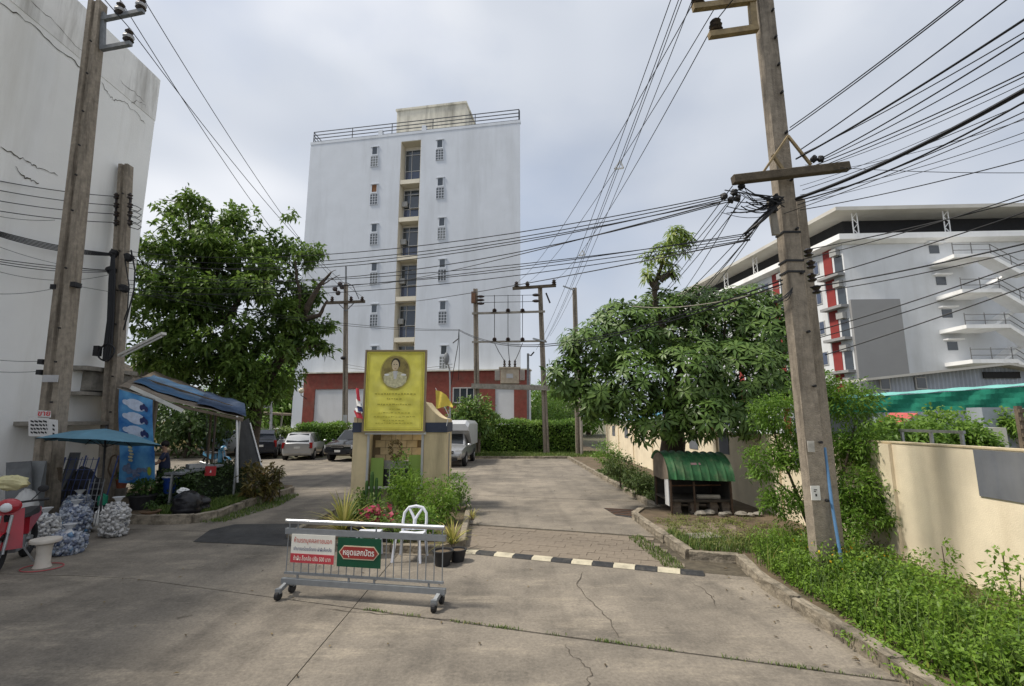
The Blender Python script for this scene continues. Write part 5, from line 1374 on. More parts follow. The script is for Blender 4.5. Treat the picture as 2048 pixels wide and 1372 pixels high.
put('lozenge', MB().extr(capsule(gc_, .625, .555, .148, -.050), (0, .006, 0)), mat('lozenge_red', (0.27, 0.035, 0.03), .5), gs, True)
lettering('หยุดแลกบัตร', .105, (gc_, -.0515, .625), R_, U_, mat('ink_white', (0.72, 0.70, 0.66), .6), gs, width=.45, local=True, bold=.0016)

# ------------------------------------------------------------------ white plastic chair and stool
def chair(loc, rz, label):
    t = thing('plastic_chair', label, 'chair', loc, rz)
    L = lambda n_, m_, mm=M_CHAIR: put(n_, m_, mm, t, True)
    seat = MB().grid(lambda u, v: Vector((-.22 + .44 * u, -.21 + .42 * v, .43 + .018 * math.cos(PI * (u - .5)) * -1 + (.01 if v < .1 else 0))), 8, 8)
    o = L('seat', seat); sm_ = o.modifiers.new('thick', 'SOLIDIFY'); sm_.thickness = .02
    for sx, sy in ((-1, -1), (1, -1), (-1, 1), (1, 1)):
        L('leg', MB().loft([[Vector((sx * .20 + dx * .022 + sx * .0, sy * .19 + dy * .022, .43)) for dx, dy in ((-1, -1), (1, -1), (1, 1), (-1, 1))], [Vector((sx * .245 + dx * .018, sy * .235 + dy * .018, 0)) for dx, dy in ((-1, -1), (1, -1), (1, 1), (-1, 1))]]))
    L('apron', MB().box((0, -.205, .405), (.40, .018, .05)))
    # back: arch, Y-shaped splat
    arch = [(-.205, .43), (-.215, .58), (-.20, .72), (-.13, .81), (0, .835), (.13, .81), (.20, .72), (.215, .58), (.205, .43)]
    yb = lambda z: .20 + (z - .43) * .22
    smooth(L('back_arch', MB().tube([Vector((x, yb(z), z)) for x, z in arch], [.026] * 9, 8)))
    smooth(L('back_splat', MB().tube([Vector((0, yb(.44), .44)), Vector((0, yb(.62), .62))], [.034, .034], 8)))
    for s in (-1, 1): smooth(L('splat_branch', MB().tube([Vector((0, yb(.60), .60)), Vector((s * .05, yb(.69), .69)), Vector((s * .125, yb(.80), .80))], [.028, .024, .022], 8)))
    L('back_rail', MB().box((0, yb(.47), .465), (.40, .018, .045)))
    return t
M_CHAIR = mat('chair_white', (0.66, 0.68, 0.74), .38, .05, 6)
cpos = gnd(820, 1118)
chair((cpos.x, cpos.y, 0), -.08, 'white plastic chair with a Y shaped back behind the rolling barrier')
st = thing('plastic_stool', 'low white plastic stool among the plants behind the barrier', 'stool', gnd(736, 1112))
sp_ = gnd(736, 1112)
put('top', MB().box(sp_ + Vector((0, 0, .40)), (.40, .34, .035)), M_CHAIR, st)
for sx in (-1, 1):
    for sy in (-1, 1): put('leg', MB().bar(sp_ + Vector((sx * .17, sy * .14, .39)), sp_ + Vector((sx * .20, sy * .17, 0)), .035, .035), M_CHAIR, st)
# black plant pots in the planter
M_POT = mat('black_pot', (0.022, 0.022, 0.024), .5, .2, 6)
def pot(p, r, h, label, m_=M_POT, grp=None, cat='pot', name='plant_pot'):
    t = thing(name, label, cat, p, group=grp)
    smooth(put('pot', MB().lathe(p, [(r * .72, 0), (r, h * .92), (r * 1.08, h * .92), (r * 1.08, h), (r * .9, h), (r * .85, h * .85)], 16), m_, t), 40)
    put('soil', MB().lathe(p + Vector((0, 0, h * .86)), [(r * .9, 0), (r * .4, .01)], 12), M_SOIL, t)
    return t
for k, (px, py, r, h, lb) in enumerate(((692, 1118, .16, .26, 'black plant pot under the stool edge nearest the left of the planter'), (712, 1092, .17, .28, 'black plant pot behind the white stool'), (770, 1098, .15, .26, 'black plant pot between the stool and the white chair'), (885, 1130, .17, .24, 'black plant pot at the right end of the planter by the speed bump'), (915, 1122, .15, .2, 'smallest black plant pot at the right corner of the planter'))):
    p = gnd(px, py); p.z = .0 if py > 1108 else .09
    pot(p, r, h, lb)

# ------------------------------------------------------------------ food stall under a tarpaulin roof
M_TARPB = mat('tarp_blue', (0.045, 0.115, 0.22), .7, .3, 2.5, .4, 5, stain=(0.12, 0.125, 0.13), stain_scale=1.6, stain_amt=.85)
M_TARPD = mat('tarp_dark', (0.035, 0.045, 0.07), .6, .35, 2.5, .4, 6)
M_TIN2 = mat('stall_tin', (0.20, 0.165, 0.13), .75, .3, 3, stain=(0.09, 0.07, 0.06), stain_scale=2, stain_amt=.7)
stall = thing('food_stall', 'dark roadside food stall under a patched blue tarpaulin roof', 'stall', (-10, 14.5, 0))
cA, cB, cC, cD = at(236, 772, 13.2), at(488, 836, 14.5), at(484, 806, 17.6), at(310, 742, 17.6)     # roof corners
def sr(u, v, dz=0.0):
    p = cA.lerp(cB, u).lerp(cD.lerp(cC, u), v); p.z += .018 * math.sin(u * 11 + v * 4) + .02 * math.sin(v * 7 + u * 3) + .012 * math.sin(u * 29 - v * 13) - .06 * math.sin(PI * u) + dz; return p
put('roof_sheet', MB().grid(lambda u, v: sr(u, v), 28, 12), M_TIN2, stall)
put('blue_tarp', MB().grid(lambda u, v: sr(.05 + .62 * u, .18 + .62 * v, .05 + .012 * math.sin(13 * u + 5 * v)), 20, 8), M_TARPB, stall)
put('dark_tarp', MB().grid(lambda u, v: sr(.60 + .42 * u, .06 + .8 * v, .07 + .015 * math.sin(11 * u + 6 * v)), 16, 8), M_TARPB if False else mat('tarp_navy', (0.03, 0.055, 0.11), .6, .35, 3, .4, 6, stain=(0.10, 0.11, 0.13), stain_scale=1.5, stain_amt=.6), stall)
put('white_edge', MB().bar(at(262, 774, 13.0), at(366, 822, 13.6), .09, .10), mat('edge_white', (0.55, 0.54, 0.5), .6), stall)
put('front_beam', MB().bar(at(240, 786, 13.3), at(486, 840, 14.5), .06, .08), M_WOOD, stall)
for p, lean in ((cB + Vector((-.12, 0, 0)), 0), (cC, 0), (cD, 0), (at(312, 800, 13.4), 0), (at(422, 830, 16.0), .05), (at(432, 830, 16.2), .02)):
    put('post', MB().tube([Vector((p.x + lean, p.y, .1)), p], .035, 8), M_STEEL if p.x > -8.9 else M_WOOD, stall)
put('rafter', MB().bar(cA.lerp(cD, .5), cB.lerp(cC, .5), .05, .07), M_WOOD, stall)
# dark hanging curtain at the road end
cu0, cu1 = at(474, 834, 14.5), at(496, 836, 15.6)
def cur(u, v):
    top = cu0.lerp(cu1, u); bot = at(474, 938, 14.6).lerp(at(524, 936, 15.4), u); p = top.lerp(bot, v); p.y += .05 * math.sin(u * 14 + v * 2); p.z += .06 * math.sin(PI * u) * v - .1 * math.sin(PI * u) * (1 - v); return p
put('curtain', MB().grid(cur, 18, 12), mat('curtain_dark', (0.032, 0.034, 0.035), .8, .3, 4), stall)
put('curtain_hem', MB().tube([at(500, 846, 15.5), at(512, 890, 15.45), at(525, 938, 15.4)], .022, 6), M_WHITE, stall)
put('curtain_pole', MB().tube([at(474, 832, 14.45), at(475, 965, 14.5)], .03, 8), M_WHITE, stall)
# stall counter, shelf, hanging red board
ct = thing('stall_counter', 'low dark stall counter with a grey tray behind the trimmed hedge', 'counter', gnd(385, 985, .14))
ca, cb = at(345, 948, 12.9), at(432, 930, 14.4)
put('top', MB().bar(ca, cb, .5, .05), M_GREYP, ct)
put('front', MB().bar(ca - Vector((0, 0, .17)), cb - Vector((0, 0, .17)), .04, .28), mat('counter_dark', (0.05, 0.052, 0.06), .7, .2), ct)
for p in (ca, cb): put('leg', MB().bar(Vector((p.x, p.y, .14)), p, .05, .05), M_STEEL, ct)
put('tray', MB().box(ca.lerp(cb, .55) + Vector((0, 0, .08)), (.5, .4, .1), rz=.8), M_STEEL, ct)
rb_ = thing('red_board', 'small red board with a pale mark hanging at the stall front', 'board', at(421, 943, 13.4))
put('board', MB().box(at(421, 942, 13.4), (.29, .02, .25)), mat('board_red', (0.36, 0.03, 0.035), .6, .15, 6), rb_)
q = at(421, 942, 13.385); put('mark', MB().extr([q + Vector((-.02, 0, -.04)), q + Vector((.025, 0, -.04)), q + Vector((.01, 0, .04))], (0, .003, 0)), M_WHITE, rb_)
for dx in (-.1, .1): put('cord', MB().tube([at(421, 935, 13.4) + Vector((dx, 0, 0)), at(421, 880, 13.4) + Vector((dx, 0, 0)), at(421, 826, 13.6) + Vector((dx, 0, 0))], .008, 5), M_CABLE, rb_)
# tall blue banner beside the stall
yb0 = 13.0
bn = thing('blue_banner', 'tall narrow blue printed banner with pale drops hanging at the stall corner', 'banner', gnd(275, 1000, .14))
B0, B1, B2, B3 = at(237, 965, yb0), at(309, 972, yb0 - .1), at(306, 800, yb0 - .1), at(239, 778, yb0)
def bb_(u, v, o=0.0):
    p = B0.lerp(B1, u).lerp(B3.lerp(B2, u), v); p.y += .03 * math.sin(v * 6) - o; return p
def banner_mat():
    m = bpy.data.materials.new('blue_print'); m.use_nodes = True; n, l = m.node_tree.nodes, m.node_tree.links; b = n['Principled BSDF']
    t = n.new('ShaderNodeTexCoord'); nz = n.new('ShaderNodeTexNoise'); nz.inputs['Scale'].default_value = 2.4; nz.inputs['Detail'].default_value = 4
    l.new(t.outputs['Object'], nz.inputs['Vector']); r = n.new('ShaderNodeValToRGB'); r.color_ramp.elements[0].position = .36; r.color_ramp.elements[0].color = (.010, .115, .36, 1); r.color_ramp.elements[1].position = .70; r.color_ramp.elements[1].color = (.12, .36, .60, 1)
    l.new(nz.outputs['Fac'], r.inputs['Fac']); l.new(r.outputs['Color'], b.inputs['Base Color']); b.inputs['Roughness'].default_value = .45; return m
put('sheet', MB().grid(bb_, 6, 16), banner_mat(), bn)
M_PALEB = mat('print_pale', (0.50, 0.56, 0.68), .5, .15, 10); M_NAVYI = mat('print_navy', (0.025, 0.035, 0.12), .5, .2, 12); M_CREAMI = mat('print_cream', (0.45, 0.44, 0.28), .5, .3, 20); M_STONEI = mat('print_stone', (0.13, 0.17, 0.27), .5, .4, 14)
def blob(u, v, ru, rv, m_, o, name, n=14):
    put(name, MB().add([bb_(u + ru * math.cos(2 * PI * k / n), v + rv * math.sin(2 * PI * k / n), o) for k in range(n)], [tuple(range(n))]), m_, bn)
for k in range(3):
    v = .88 - k * .15; blob(.52, v, .30, .065, M_PALEB, .012, 'printed_drop'); blob(.24, v, .12, .03, M_PALEB, .013, 'printed_drop')
    for j in range(3): blob(.76 + (j - 1) * .07, v + (j % 2) * .02 - .01, .055, .035, M_NAVYI, .018 + j * .001, 'printed_glyph', 7)
for k in range(7): blob(.33 + .02 * math.sin(k * 2), .46 - k * .035, .075, .015, M_CREAMI, .014, 'printed_glyph', 6)
for k in range(16):
    rr = random.Random(k); blob(rr.uniform(.1, .85), rr.uniform(.03, .2), rr.uniform(.05, .1), rr.uniform(.015, .03), M_STONEI, .012 + k * .0006, 'printed_flower', 9)
blob(.86, .16, .06, .05, mat('print_green', (0.25, 0.33, 0.04), .5), .025, 'printed_flower', 9)
put('hanging_rod', MB().tube([B3 + Vector((-.05, 0, .02)), B2 + Vector((.05, 0, .02))], .015, 6), M_STEEL, bn)

# ------------------------------------------------------------------ blue umbrella
M_UMB = mat('umbrella_blue', (0.085, 0.20, 0.275), .6, .15, 3)
uc = at(212, 857, 11.6); ubase = gnd(178, 1066); ubase = Vector((ubase.x, 11.0, 0))
um = thing('market_umbrella', 'wide blue market umbrella tilted over the recycling heap by the poles', 'umbrella', ubase)
ax = (uc - ubase).normalized()
ex = Vector((1, 0, -.03)).normalized(); ey = Vector((0.0, 1, -.13)).normalized(); UR = 1.22
rim = [uc + ex * UR * math.cos(2 * PI * k / 8 + .2) + ey * UR * math.sin(2 * PI * k / 8 + .2) - Vector((0, 0, .335)) for k in range(8)]
for k in range(8):
    a, c = rim[k], rim[(k + 1) % 8]; sag = a.lerp(c, .5).lerp(uc, .06); ma, mc = uc.lerp(a, .5) + Vector((0, 0, .05)), uc.lerp(c, .5) + Vector((0, 0, .05))
    pn = put('panel', MB().add([uc, ma, mc, a, sag, c], [(0, 1, 2), (1, 3, 4), (1, 4, 2), (2, 4, 5)]), M_UMB, um)
    put('rib', MB().tube([uc - Vector((0, 0, .02)), ma - Vector((0, 0, .02)), a - Vector((0, 0, .02))], .008, 5), M_BLACK, um)
    put('strut', MB().tube([uc + (ubase - uc) * .2, ma - Vector((0, 0, .03))], .006, 5), M_BLACK, um)
put('pole', MB().tube([ubase, uc + Vector((0, 0, .06))], .022, 8), M_BLACK, um)
put('base', MB().lathe(ubase, [(.2, 0), (.2, .06), (.05, .1)], 14), M_CONC, um)

# ------------------------------------------------------------------ signs tied to the tall pole
sg = thing('sale_notice', 'white paper notice with black print and a red headline tied to the tall left pole', 'notice', at(85, 850, YA - .35))
M_PAPER = mat('notice_paper', (0.62, 0.61, 0.60), .7, .08, 8, stain=(0.4, 0.38, 0.35), stain_scale=4, stain_amt=.4)
def pxq(x0, y0, x1, y1, Y): return [at(x0, y1, Y), at(x1, y1 + 2, Y), at(x1, y0 + 2, Y), at(x0, y0, Y)]
Yp = YA - .34
put('sheet', MB().extr(pxq(57, 834, 97, 872, Yp), (0, .012, 0)), M_PAPER, sg)
put('headline_strip', MB().extr(pxq(74, 820, 101, 833, Yp - .004), (0, .012, 0)), M_PAPER, sg)
lettering('ขาย', .17, at(88, 827, Yp - .012), (1, 0, 0), (0, 0, 1), mat('ink_bright_red', (0.55, 0.045, 0.055), .6), sg, width=.3, bold=.004)
for r in range(4):
    rr = random.Random(r + 5)
    x = 61
    while x < 93:
        w = rr.uniform(3, 8); put('print_mark', MB().extr(pxq(x, 840 + r * 7.4, min(x + w, 95), 843.5 + r * 7.4, Yp - .006), (0, .004, 0)), M_BLACK, sg); x += w + 1.6
s2 = thing('narrow_notice', 'narrow white notice with dark marks beside the sale notice', 'notice', at(107, 860, YA - .3))
put('sheet', MB().extr(pxq(98, 838, 115, 880, Yp - .02), (0, .01, 0)), M_PAPER, s2)
for y in (848, 856, 865, 869): put('print_mark', MB().extr(pxq(105, y, 109, y + 4, Yp - .026), (0, .004, 0)), M_BLACK, s2)

# ------------------------------------------------------------------ recycling heap along the wall
M_SHEETG = mat('grey_board', (0.20, 0.21, 0.215), .8, .15, 3, stain=(0.1, 0.1, 0.1), stain_scale=2, stain_amt=.5)
def lean(name, label, pts, Y0, Y1, th, m_, cat='board'):
    a, b, c, d = pts
    return solo(name, MB().extr([gnd(*a), gnd(*b), at(*c, Y1), at(*d, Y1)], (0, th, 0)), m_, label, cat)
lean('grey_board', 'tall grey board leaning on the tall left pole beside the motorbike', ((62, 1058), (82, 1052), (92, 922), (58, 922)), 0, 11.6, .03, M_SHEETG)
lean('dark_board', 'wide dark grey board leaning on the wall behind the motorbike', ((8, 1068), (60, 1062), (62, 922), (12, 925)), 0, 11.4, .03, mat('dark_board', (0.12, 0.125, 0.13), .8, .2, 3))
lean('rusty_board', 'brown streaked plank leaning behind the tall left pole', ((88, 1040), (118, 1035), (122, 935), (98, 935)), 0, 11.9, .03, M_WOOD)
lean('pale_door', 'pale door panel leaning on the shorter left pole', ((158, 1015), (205, 1012), (205, 955), (170, 955)), 0, 13.0, .04, mat('door_pale', (0.36, 0.34, 0.30), .7, .1, 3))
lean('grey_plank', 'slim grey panel leaning beside the blue cage rack', ((100, 1025), (130, 1020), (160, 905), (140, 905)), 0, 12.4, .03, M_SHEETG)
ck = thing('cage_rack', 'tall blue wire cage rack full of dark scrap between the left poles', 'rack', gnd(145, 1030))
k0 = gnd(150, 1030); W_, D_, H_ = .85, .6, 1.45
M_BLUEW = mat('blue_wire', (0.07, 0.10, 0.25), .5, .2, 6)
for sx in (-1, 1):
    for sy in (-1, 1): put('upright', MB().bar(k0 + Vector((sx * W_ / 2, sy * D_ / 2, 0)), k0 + Vector((sx * W_ / 2 + .25, sy * D_ / 2, H_)), .025, .025), M_BLUEW, ck)
for j in range(6):
    z = .15 + j * .25; o = Vector((.25 * z / H_, 0, z))
    put('wire', MB().bar(k0 + o + Vector((-W_ / 2, -D_ / 2, 0)), k0 + o + Vector((W_ / 2, -D_ / 2, 0)), .012, .012), M_BLUEW, ck)
for j in range(7): put('wire', MB().bar(k0 + Vector((-W_ / 2 + j * W_ / 6, -D_ / 2, .1)), k0 + Vector((-W_ / 2 + j * W_ / 6 + .25, -D_ / 2, H_)), .010, .010), M_BLUEW, ck)
put('scrap', MB().ball(k0 + Vector((.1, .05, .62)), .48, 12, 8, (.75, .5, 1.15), .18, 4), mat('scrap_dark', (0.025, 0.026, 0.032), .8, .4, 8), ck)
def sack(p, rx, ry, h, m_, label, seed, name='recycling_sack', tie=True, grp=None):
    rr = random.Random(seed); rings = []
    for j in range(13):
        t = j / 12; r = (min(1, .80 + 1.6 * t) if t < .2 else 1.0 if t < .72 else 1 - (t - .72) * 1.6) * (1 - .06 * t); sh = rr.uniform(-.015, .015)
        if j == 12: r *= .55
        rings.append([p + Vector((rx * r * (1 + rr.uniform(-.09, .09)) * math.cos(2 * PI * k / 22) + sh, ry * r * (1 + rr.uniform(-.09, .09)) * math.sin(2 * PI * k / 22), h * t * (1 + (rr.uniform(-.05, .05) if 0 < j else 0)))) for k in range(22)])
    return smooth(solo(name, MB().loft(rings), m_, label, 'sack'), 60)
def bagmat(name, base, c2, c3):
    m = bpy.data.materials.new(name); m.use_nodes = True; n, l = m.node_tree.nodes, m.node_tree.links; b = n['Principled BSDF']
    t = n.new('ShaderNodeTexCoord'); v = n.new('ShaderNodeTexVoronoi'); v.inputs['Scale'].default_value = 34
    l.new(t.outputs['Object'], v.inputs['Vector']); r = n.new('ShaderNodeValToRGB'); r.color_ramp.interpolation = 'CONSTANT'
    r.color_ramp.elements[0].color = (*base, 1); r.color_ramp.elements[1].position = .45; r.color_ramp.elements[1].color = (*c2, 1); e_ = r.color_ramp.elements.new(.72); e_.color = (*c3, 1)
    sp = n.new('ShaderNodeSeparateColor'); l.new(v.outputs['Color'], sp.inputs['Color']); l.new(sp.outputs[0], r.inputs['Fac'])
    nz = n.new('ShaderNodeTexNoise'); nz.inputs['Scale'].default_value = 9; l.new(t.outputs['Object'], nz.inputs['Vector'])
    mx = n.new('ShaderNodeMix'); mx.data_type = 'RGBA'; mx.blend_type = 'MULTIPLY'; mx.inputs['Factor'].default_value = .45; l.new(r.outputs['Color'], mx.inputs['A']); l.new(nz.outputs['Fac'], mx.inputs['B'])
    l.new(mx.outputs['Result'], b.inputs['Base Color']); b.inputs['Roughness'].default_value = .3
    bp = n.new('ShaderNodeBump'); bp.inputs['Strength'].default_value = .7; bp.inputs['Distance'].default_value = .02; l.new(v.outputs['Distance'], bp.inputs['Height']); l.new(bp.outputs['Normal'], b.inputs['Normal'])
    MATS[name] = m; return m
M_BAGW, M_BAGB, M_BAGG = bagmat('clear_bag_white', (.62, .62, .60), (.40, .40, .39), (.75, .74, .72)), bagmat('clear_bag_blue', (.36, .42, .55), (.16, .20, .32), (.60, .62, .66)), bagmat('clear_bag_grey', (.45, .44, .42), (.14, .15, .18), (.62, .61, .6))
def junk(p, rx, ry, h, n, seed):
    """Crushed cups and bottles pressing through the side of a sack: short frustums with a random tone each."""
    rr = np.random.default_rng(seed); V_, T_, R_ = [], [], []; o = 0
    for _ in range(n):
        a = rr.uniform(0, 2 * PI); t = rr.uniform(.04, .97); k = (min(1, .8 + 1.6 * t) if t < .2 else 1.0 if t < .72 else 1 - (t - .72) * 1.6) * .93
        c = np.array([p.x + rx * k * math.cos(a), p.y + ry * k * math.sin(a), p.z + h * t]); ax = unit(rr.normal(size=(1, 3)))[0]; L = rr.uniform(.05, .11); r0 = rr.uniform(.02, .04); r1 = r0 * rr.uniform(.6, 1.1)
        u = unit(np.cross(ax, [[.3, .5, .8]]))[0]; w = np.cross(ax, u); tone = rr.random()
        for e_, rad in ((-.5, r0), (.5, r1)):
            for q in range(7): V_.append(c + ax * L * e_ + (u * math.cos(2 * PI * q / 7) + w * math.sin(2 * PI * q / 7)) * rad); R_.append(tone)
        for q in range(7):
            i, j = o + q, o + (q + 1) % 7; T_ += [i, j, j + 7, i, j + 7, i + 7]
        for q in range(1, 6): T_ += [o, o + q + 1, o + q, o + 7, o + 7 + q, o + 8 + q]
        o += 14
    return tri_mesh('contents', np.array(V_), np.array(T_), np.array(R_))
M_JUNKW = leafmat('crushed_white', (.30, .30, .30), (.72, .71, .69), .2, .35); M_JUNKB = leafmat('crushed_blue', (.08, .11, .20), (.55, .58, .62), .25, .25, hue2=(.10, .25, .45))
def full_sack(px, py, rx, ry, h, blue, label, seed):
    p = gnd(px, py); t = thing('recycling_sack', label, 'sack', p)
    o = sack(p, rx * .93, ry * .93, h, M_BAGB if blue else M_BAGG, label, seed, 'bag'); o.parent = t; o.data.transform(WORLD_M[t.name].inverted())
    for k in ('label', 'category'):
        if k in o: del o[k]
    c = put('contents', junk(p, rx, ry, h, int(300 * rx * h / .2), seed), M_JUNKB if blue else M_JUNKW, t); c['kind'] = 'stuff'
    smooth(put('knot', MB().lathe(p + Vector((.02, 0, h * .93)), [(rx * .35, 0), (.05, .05), (.035, .08), (.09, .15), (.11, .17)], 12), mat('clear_plastic', (.55, .56, .57), .25, .1, 8), t), 60)
full_sack(226, 1072, .24, .22, .66, False, 'upright clear sack of crushed white cups below the potted plant', 1)
full_sack(130, 1106, .30, .27, .36, True, 'low bluish sack of bottles beside the stone stool', 2)
full_sack(142, 1070, .32, .26, .58, True, 'big slumped bluish sack of bottles in the middle of the heap', 3)
full_sack(150, 1046, .28, .26, .62, True, 'tallest bluish sack of bottles at the back of the heap', 4)
full_sack(80, 1090, .28, .24, .56, False, 'white sack of cups right behind the stone stool', 5)
sack(gnd(42, 1062), .24, .2, .85, mat('white_sack', (.52, .52, .51), .6, .12, 5, .4, 6), 'tall plain white sack standing beside the grey board', 7)
gb = gnd(197, 1050); solo('white_bottle', MB().lathe(gb, [(.08, 0), (.10, .05), (.10, .28), (.04, .36), (.035, .42)], 12), M_WHITE, 'white plastic jerry bottle beside the upright clear sack', 'bottle')
solo('green_bottle', MB().lathe(gnd(200, 1040) + Vector((0, 0, .35)), [(.09, 0), (.10, .04), (.10, .2), (.03, .26)], 12), mat('bottle_green', (.02, .22, .13), .4), 'green plastic tub on the dark crate behind the white bottle', 'tub')
cr = gnd(202, 1036); solo('dark_crate', MB().box(cr + Vector((0, 0, .17)), (.32, .3, .34)), mat('crate_dark', (.025, .026, .03), .7), 'small dark crate under the green tub', 'crate')
# wire shopping rack
wr = thing('wire_rack', 'narrow grey wire rack standing at the foot of the umbrella', 'rack', gnd(172, 1062))
w0 = gnd(172, 1062)
for dx in (-.16, -.05, .06, .16): put('wire', MB().bar(w0 + Vector((dx, 0, 0)), w0 + Vector((dx + .1, 0, 1.1)), .010, .010), M_GREYP, wr)
for j in range(8): put('wire', MB().bar(w0 + Vector((-.16 + .0125 * j, 0, .1 + j * .13)), w0 + Vector((.17 + .0125 * j, 0, .1 + j * .13)), .008, .008), M_GREYP, wr)
# stone stool
ss = gnd(84, 1134)
stn = thing('stone_stool', 'mushroom shaped white stone stool in front of the sacks', 'stool', ss)
M_STONE = mat('stool_stone', (.52, .48, .42), .7, .15, 6, stain=(.32, .24, .2), stain_scale=3, stain_amt=.5)
smooth(put('seat', MB().lathe(ss + Vector((0, 0, .36)), [(.10, 0), (.2, .03), (.21, .06), (.2, .085), (.05, .09)], 18), M_STONE, stn))
smooth(put('stem', MB().lathe(ss, [(.125, 0), (.10, .06), (.095, .22), (.11, .36)], 16), M_STONE, stn))
rl = gnd(84, 1136); solo('red_hoop', MB().tube([rl + Vector((.28 * math.cos(a), .24 * math.sin(a), .012)) for a in np.linspace(0, 2 * PI, 30)], .008, 5), mat('hoop_red', (.4, .07, .08), .6), 'thin red hoop lying round the foot of the stone stool', 'hoop')

# pots, bucket, stools by the kerb
M_TERRA = mat('terracotta', (.30, .095, .05), .8, .2, 5)
def leafy(p, r, n, L, label, name, m_, pm=None, ph=.2, pr=.14, cat='plant', lift=0.0):
    t = thing(name, label, cat, p)
    if pm: smooth(put('pot', MB().lathe(p, [(pr * .7, 0), (pr, ph * .9), (pr * 1.1, ph * .9), (pr * 1.1, ph), (pr * .8, ph)], 14), pm, t), 40)
    put('foliage', crown_mesh('foliage', [(tuple(p + Vector((0, 0, ph + r * .6 + lift))), (r, r, r * .8))], n, 6, L, L * .4, .08), m_, t)
    return t
M_LEAFG = leafmat('leaf_green', (.022, .055, .012), (.085, .155, .03), .3, .45)
M_LEAFL = leafmat('leaf_light', (.06, .12, .02), (.19, .27, .05), .35, .5)
leafy(gnd(238, 1006) + Vector((0, 0, .42)), .16, 40, .09, 'small grassy plant in an orange pot over the upright clear sack', 'potted_plant', M_LEAFL, M_TERRA, .26, .16)
solo('pot_stand', MB().lathe(gnd(238, 1006), [(.17, 0), (.13, .2), (.17, .42)], 12), M_CONC, 'short grey stand under the orange pot', 'stand')
leafy(gnd(282, 1018, .14), .26, 80, .11, 'dark leafy plant in a wide black tub on the left kerb', 'potted_plant', M_LEAFG, M_POT, .36, .30)
leafy(gnd(300, 1032, .14), .14, 40, .06, 'low green plant in a shallow dish at the kerb edge', 'potted_plant', M_LEAFG, mat('dish_brown', (.16, .10, .06), .8), .12, .2)
pk = gnd(311, 1010, .14)
bs = thing('block_stool', 'white plastic stool under the pink pot on the left kerb', 'stool', pk)
put('top', MB().box(pk + Vector((0, 0, .36)), (.3, .28, .04)), M_WHITE, bs)
for sx in (-1, 1):
    for sy in (-1, 1): put('leg', MB().bar(pk + Vector((sx * .11, sy * .1, .35)), pk + Vector((sx * .14, sy * .13, 0)), .05, .05), M_WHITE, bs)
pot(pk + Vector((0, 0, .38)), .10, .18, 'pink plastic pot standing on the white block stool', mat('pot_pink', (.48, .14, .10), .6), name='plastic_pot')
bk = gnd(341, 1012, .14)
bkt = thing('blue_bucket', 'deep blue plastic bucket standing on a stone plinth at the kerb', 'bucket', bk)
solo('bucket_plinth', MB().lathe(bk, [(.16, 0), (.13, .05), (.12, .28), (.16, .34)], 14), M_STONE, 'pale stone plinth under the deep blue bucket', 'plinth')
smooth(put('bucket', MB().lathe(bk + Vector((0, 0, .34)), [(.19, 0), (.24, .38), (.26, .38), (.26, .42), (.22, .42), (.2, .3)], 18), mat('bucket_blue', (.012, .045, .22), .4), bkt), 40)
put('lid', MB().lathe(bk + Vector((0, 0, .745)), [(.27, 0), (.25, .03), (.05, .05)], 16), mat('lid_grey', (.4, .4, .4), .5), bkt)
sack(gnd(372, 1028, .14), .33, .3, .52, mat('bin_bag', (.012, .012, .015), .28, .3, 6, .5, 14), 'shiny black rubbish bag slumped on the left bed', 21, 'rubbish_bag')
sack(gnd(395, 1022, .14), .28, .26, .36, mat('bin_bag', (.012, .012, .015), .28), 'smaller black rubbish bag half behind the shiny one', 22, 'rubbish_bag')
solo('white_scrap_bag', MB().ball(gnd(366, 1022, .14) + Vector((.02, -.1, .5)), .11, 10, 7, (1.3, .8, .7), .2, 9), M_WHITE, 'crumpled white carrier bag on top of the shiny rubbish bag', 'bag')
# coil of hose on pole B
solo('hose_coil', MB().tube([at(227, 932, YB - .3) + Vector((.13 * math.cos(a), .02 * math.sin(5 * a), .3 * math.sin(a))) for a in np.linspace(0, 12.4, 48)], .022, 6), mat('hose_brown', (.09, .06, .035), .6), 'brown hose coil hanging on the shorter left pole', 'hose')

# ------------------------------------------------------------------ bin shelter with a green barrel roof
M_GRN = mat('green_tin', (0.03, 0.12, 0.045), .65, .3, 4, .2, 30, stain=(0.13, 0.16, 0.085), stain_scale=3.0, stain_amt=.75)
sh = thing('bin_shelter', 'small open shelter with a ribbed green barrel roof beside the wall', 'shelter', (4.7, 12.8, .11))
sx0, sx1, yc, ry, rzz, z0 = 3.80, 5.42, 12.85, .78, .66, .90
def srf(u, v):
    t = math.radians(4 + 136 * v); w = .045 * (max(0, math.cos(u * 16 * PI)) ** 5)
    return Vector((sx0 + (sx1 - sx0) * u, yc - (ry + w) * math.cos(t), z0 + (rzz + w) * math.sin(t) - .05 * u))
smooth(put('roof', MB().grid(srf, 128, 14), M_GRN, sh), 60)
arc = [Vector((sx0 + .03, yc - (ry - .02) * math.cos(math.radians(a)), z0 + (rzz - .02) * math.sin(math.radians(a)))) for a in range(6, 140, 9)]
put('end_panel', MB().extr(arc + [Vector((sx0 + .03, yc + ry * .7, z0)), Vector((sx0 + .03, yc - .2, z0 - .02))], (.015, 0, 0)), M_TIN2, sh)
put('side_panel', MB().box((sx0 + .05, yc - .5, .66), (.02, .30, .72)), mat('panel_white', (.55, .56, .57), .6, .1, 4), sh)
put('sticker', MB().box((4.55, yc - .60, 1.30), (.26, .01, .06), rot=Matrix.Rotation(-.75, 3, 'X')), mat('sticker_pink', (.40, .25, .25), .6), sh)
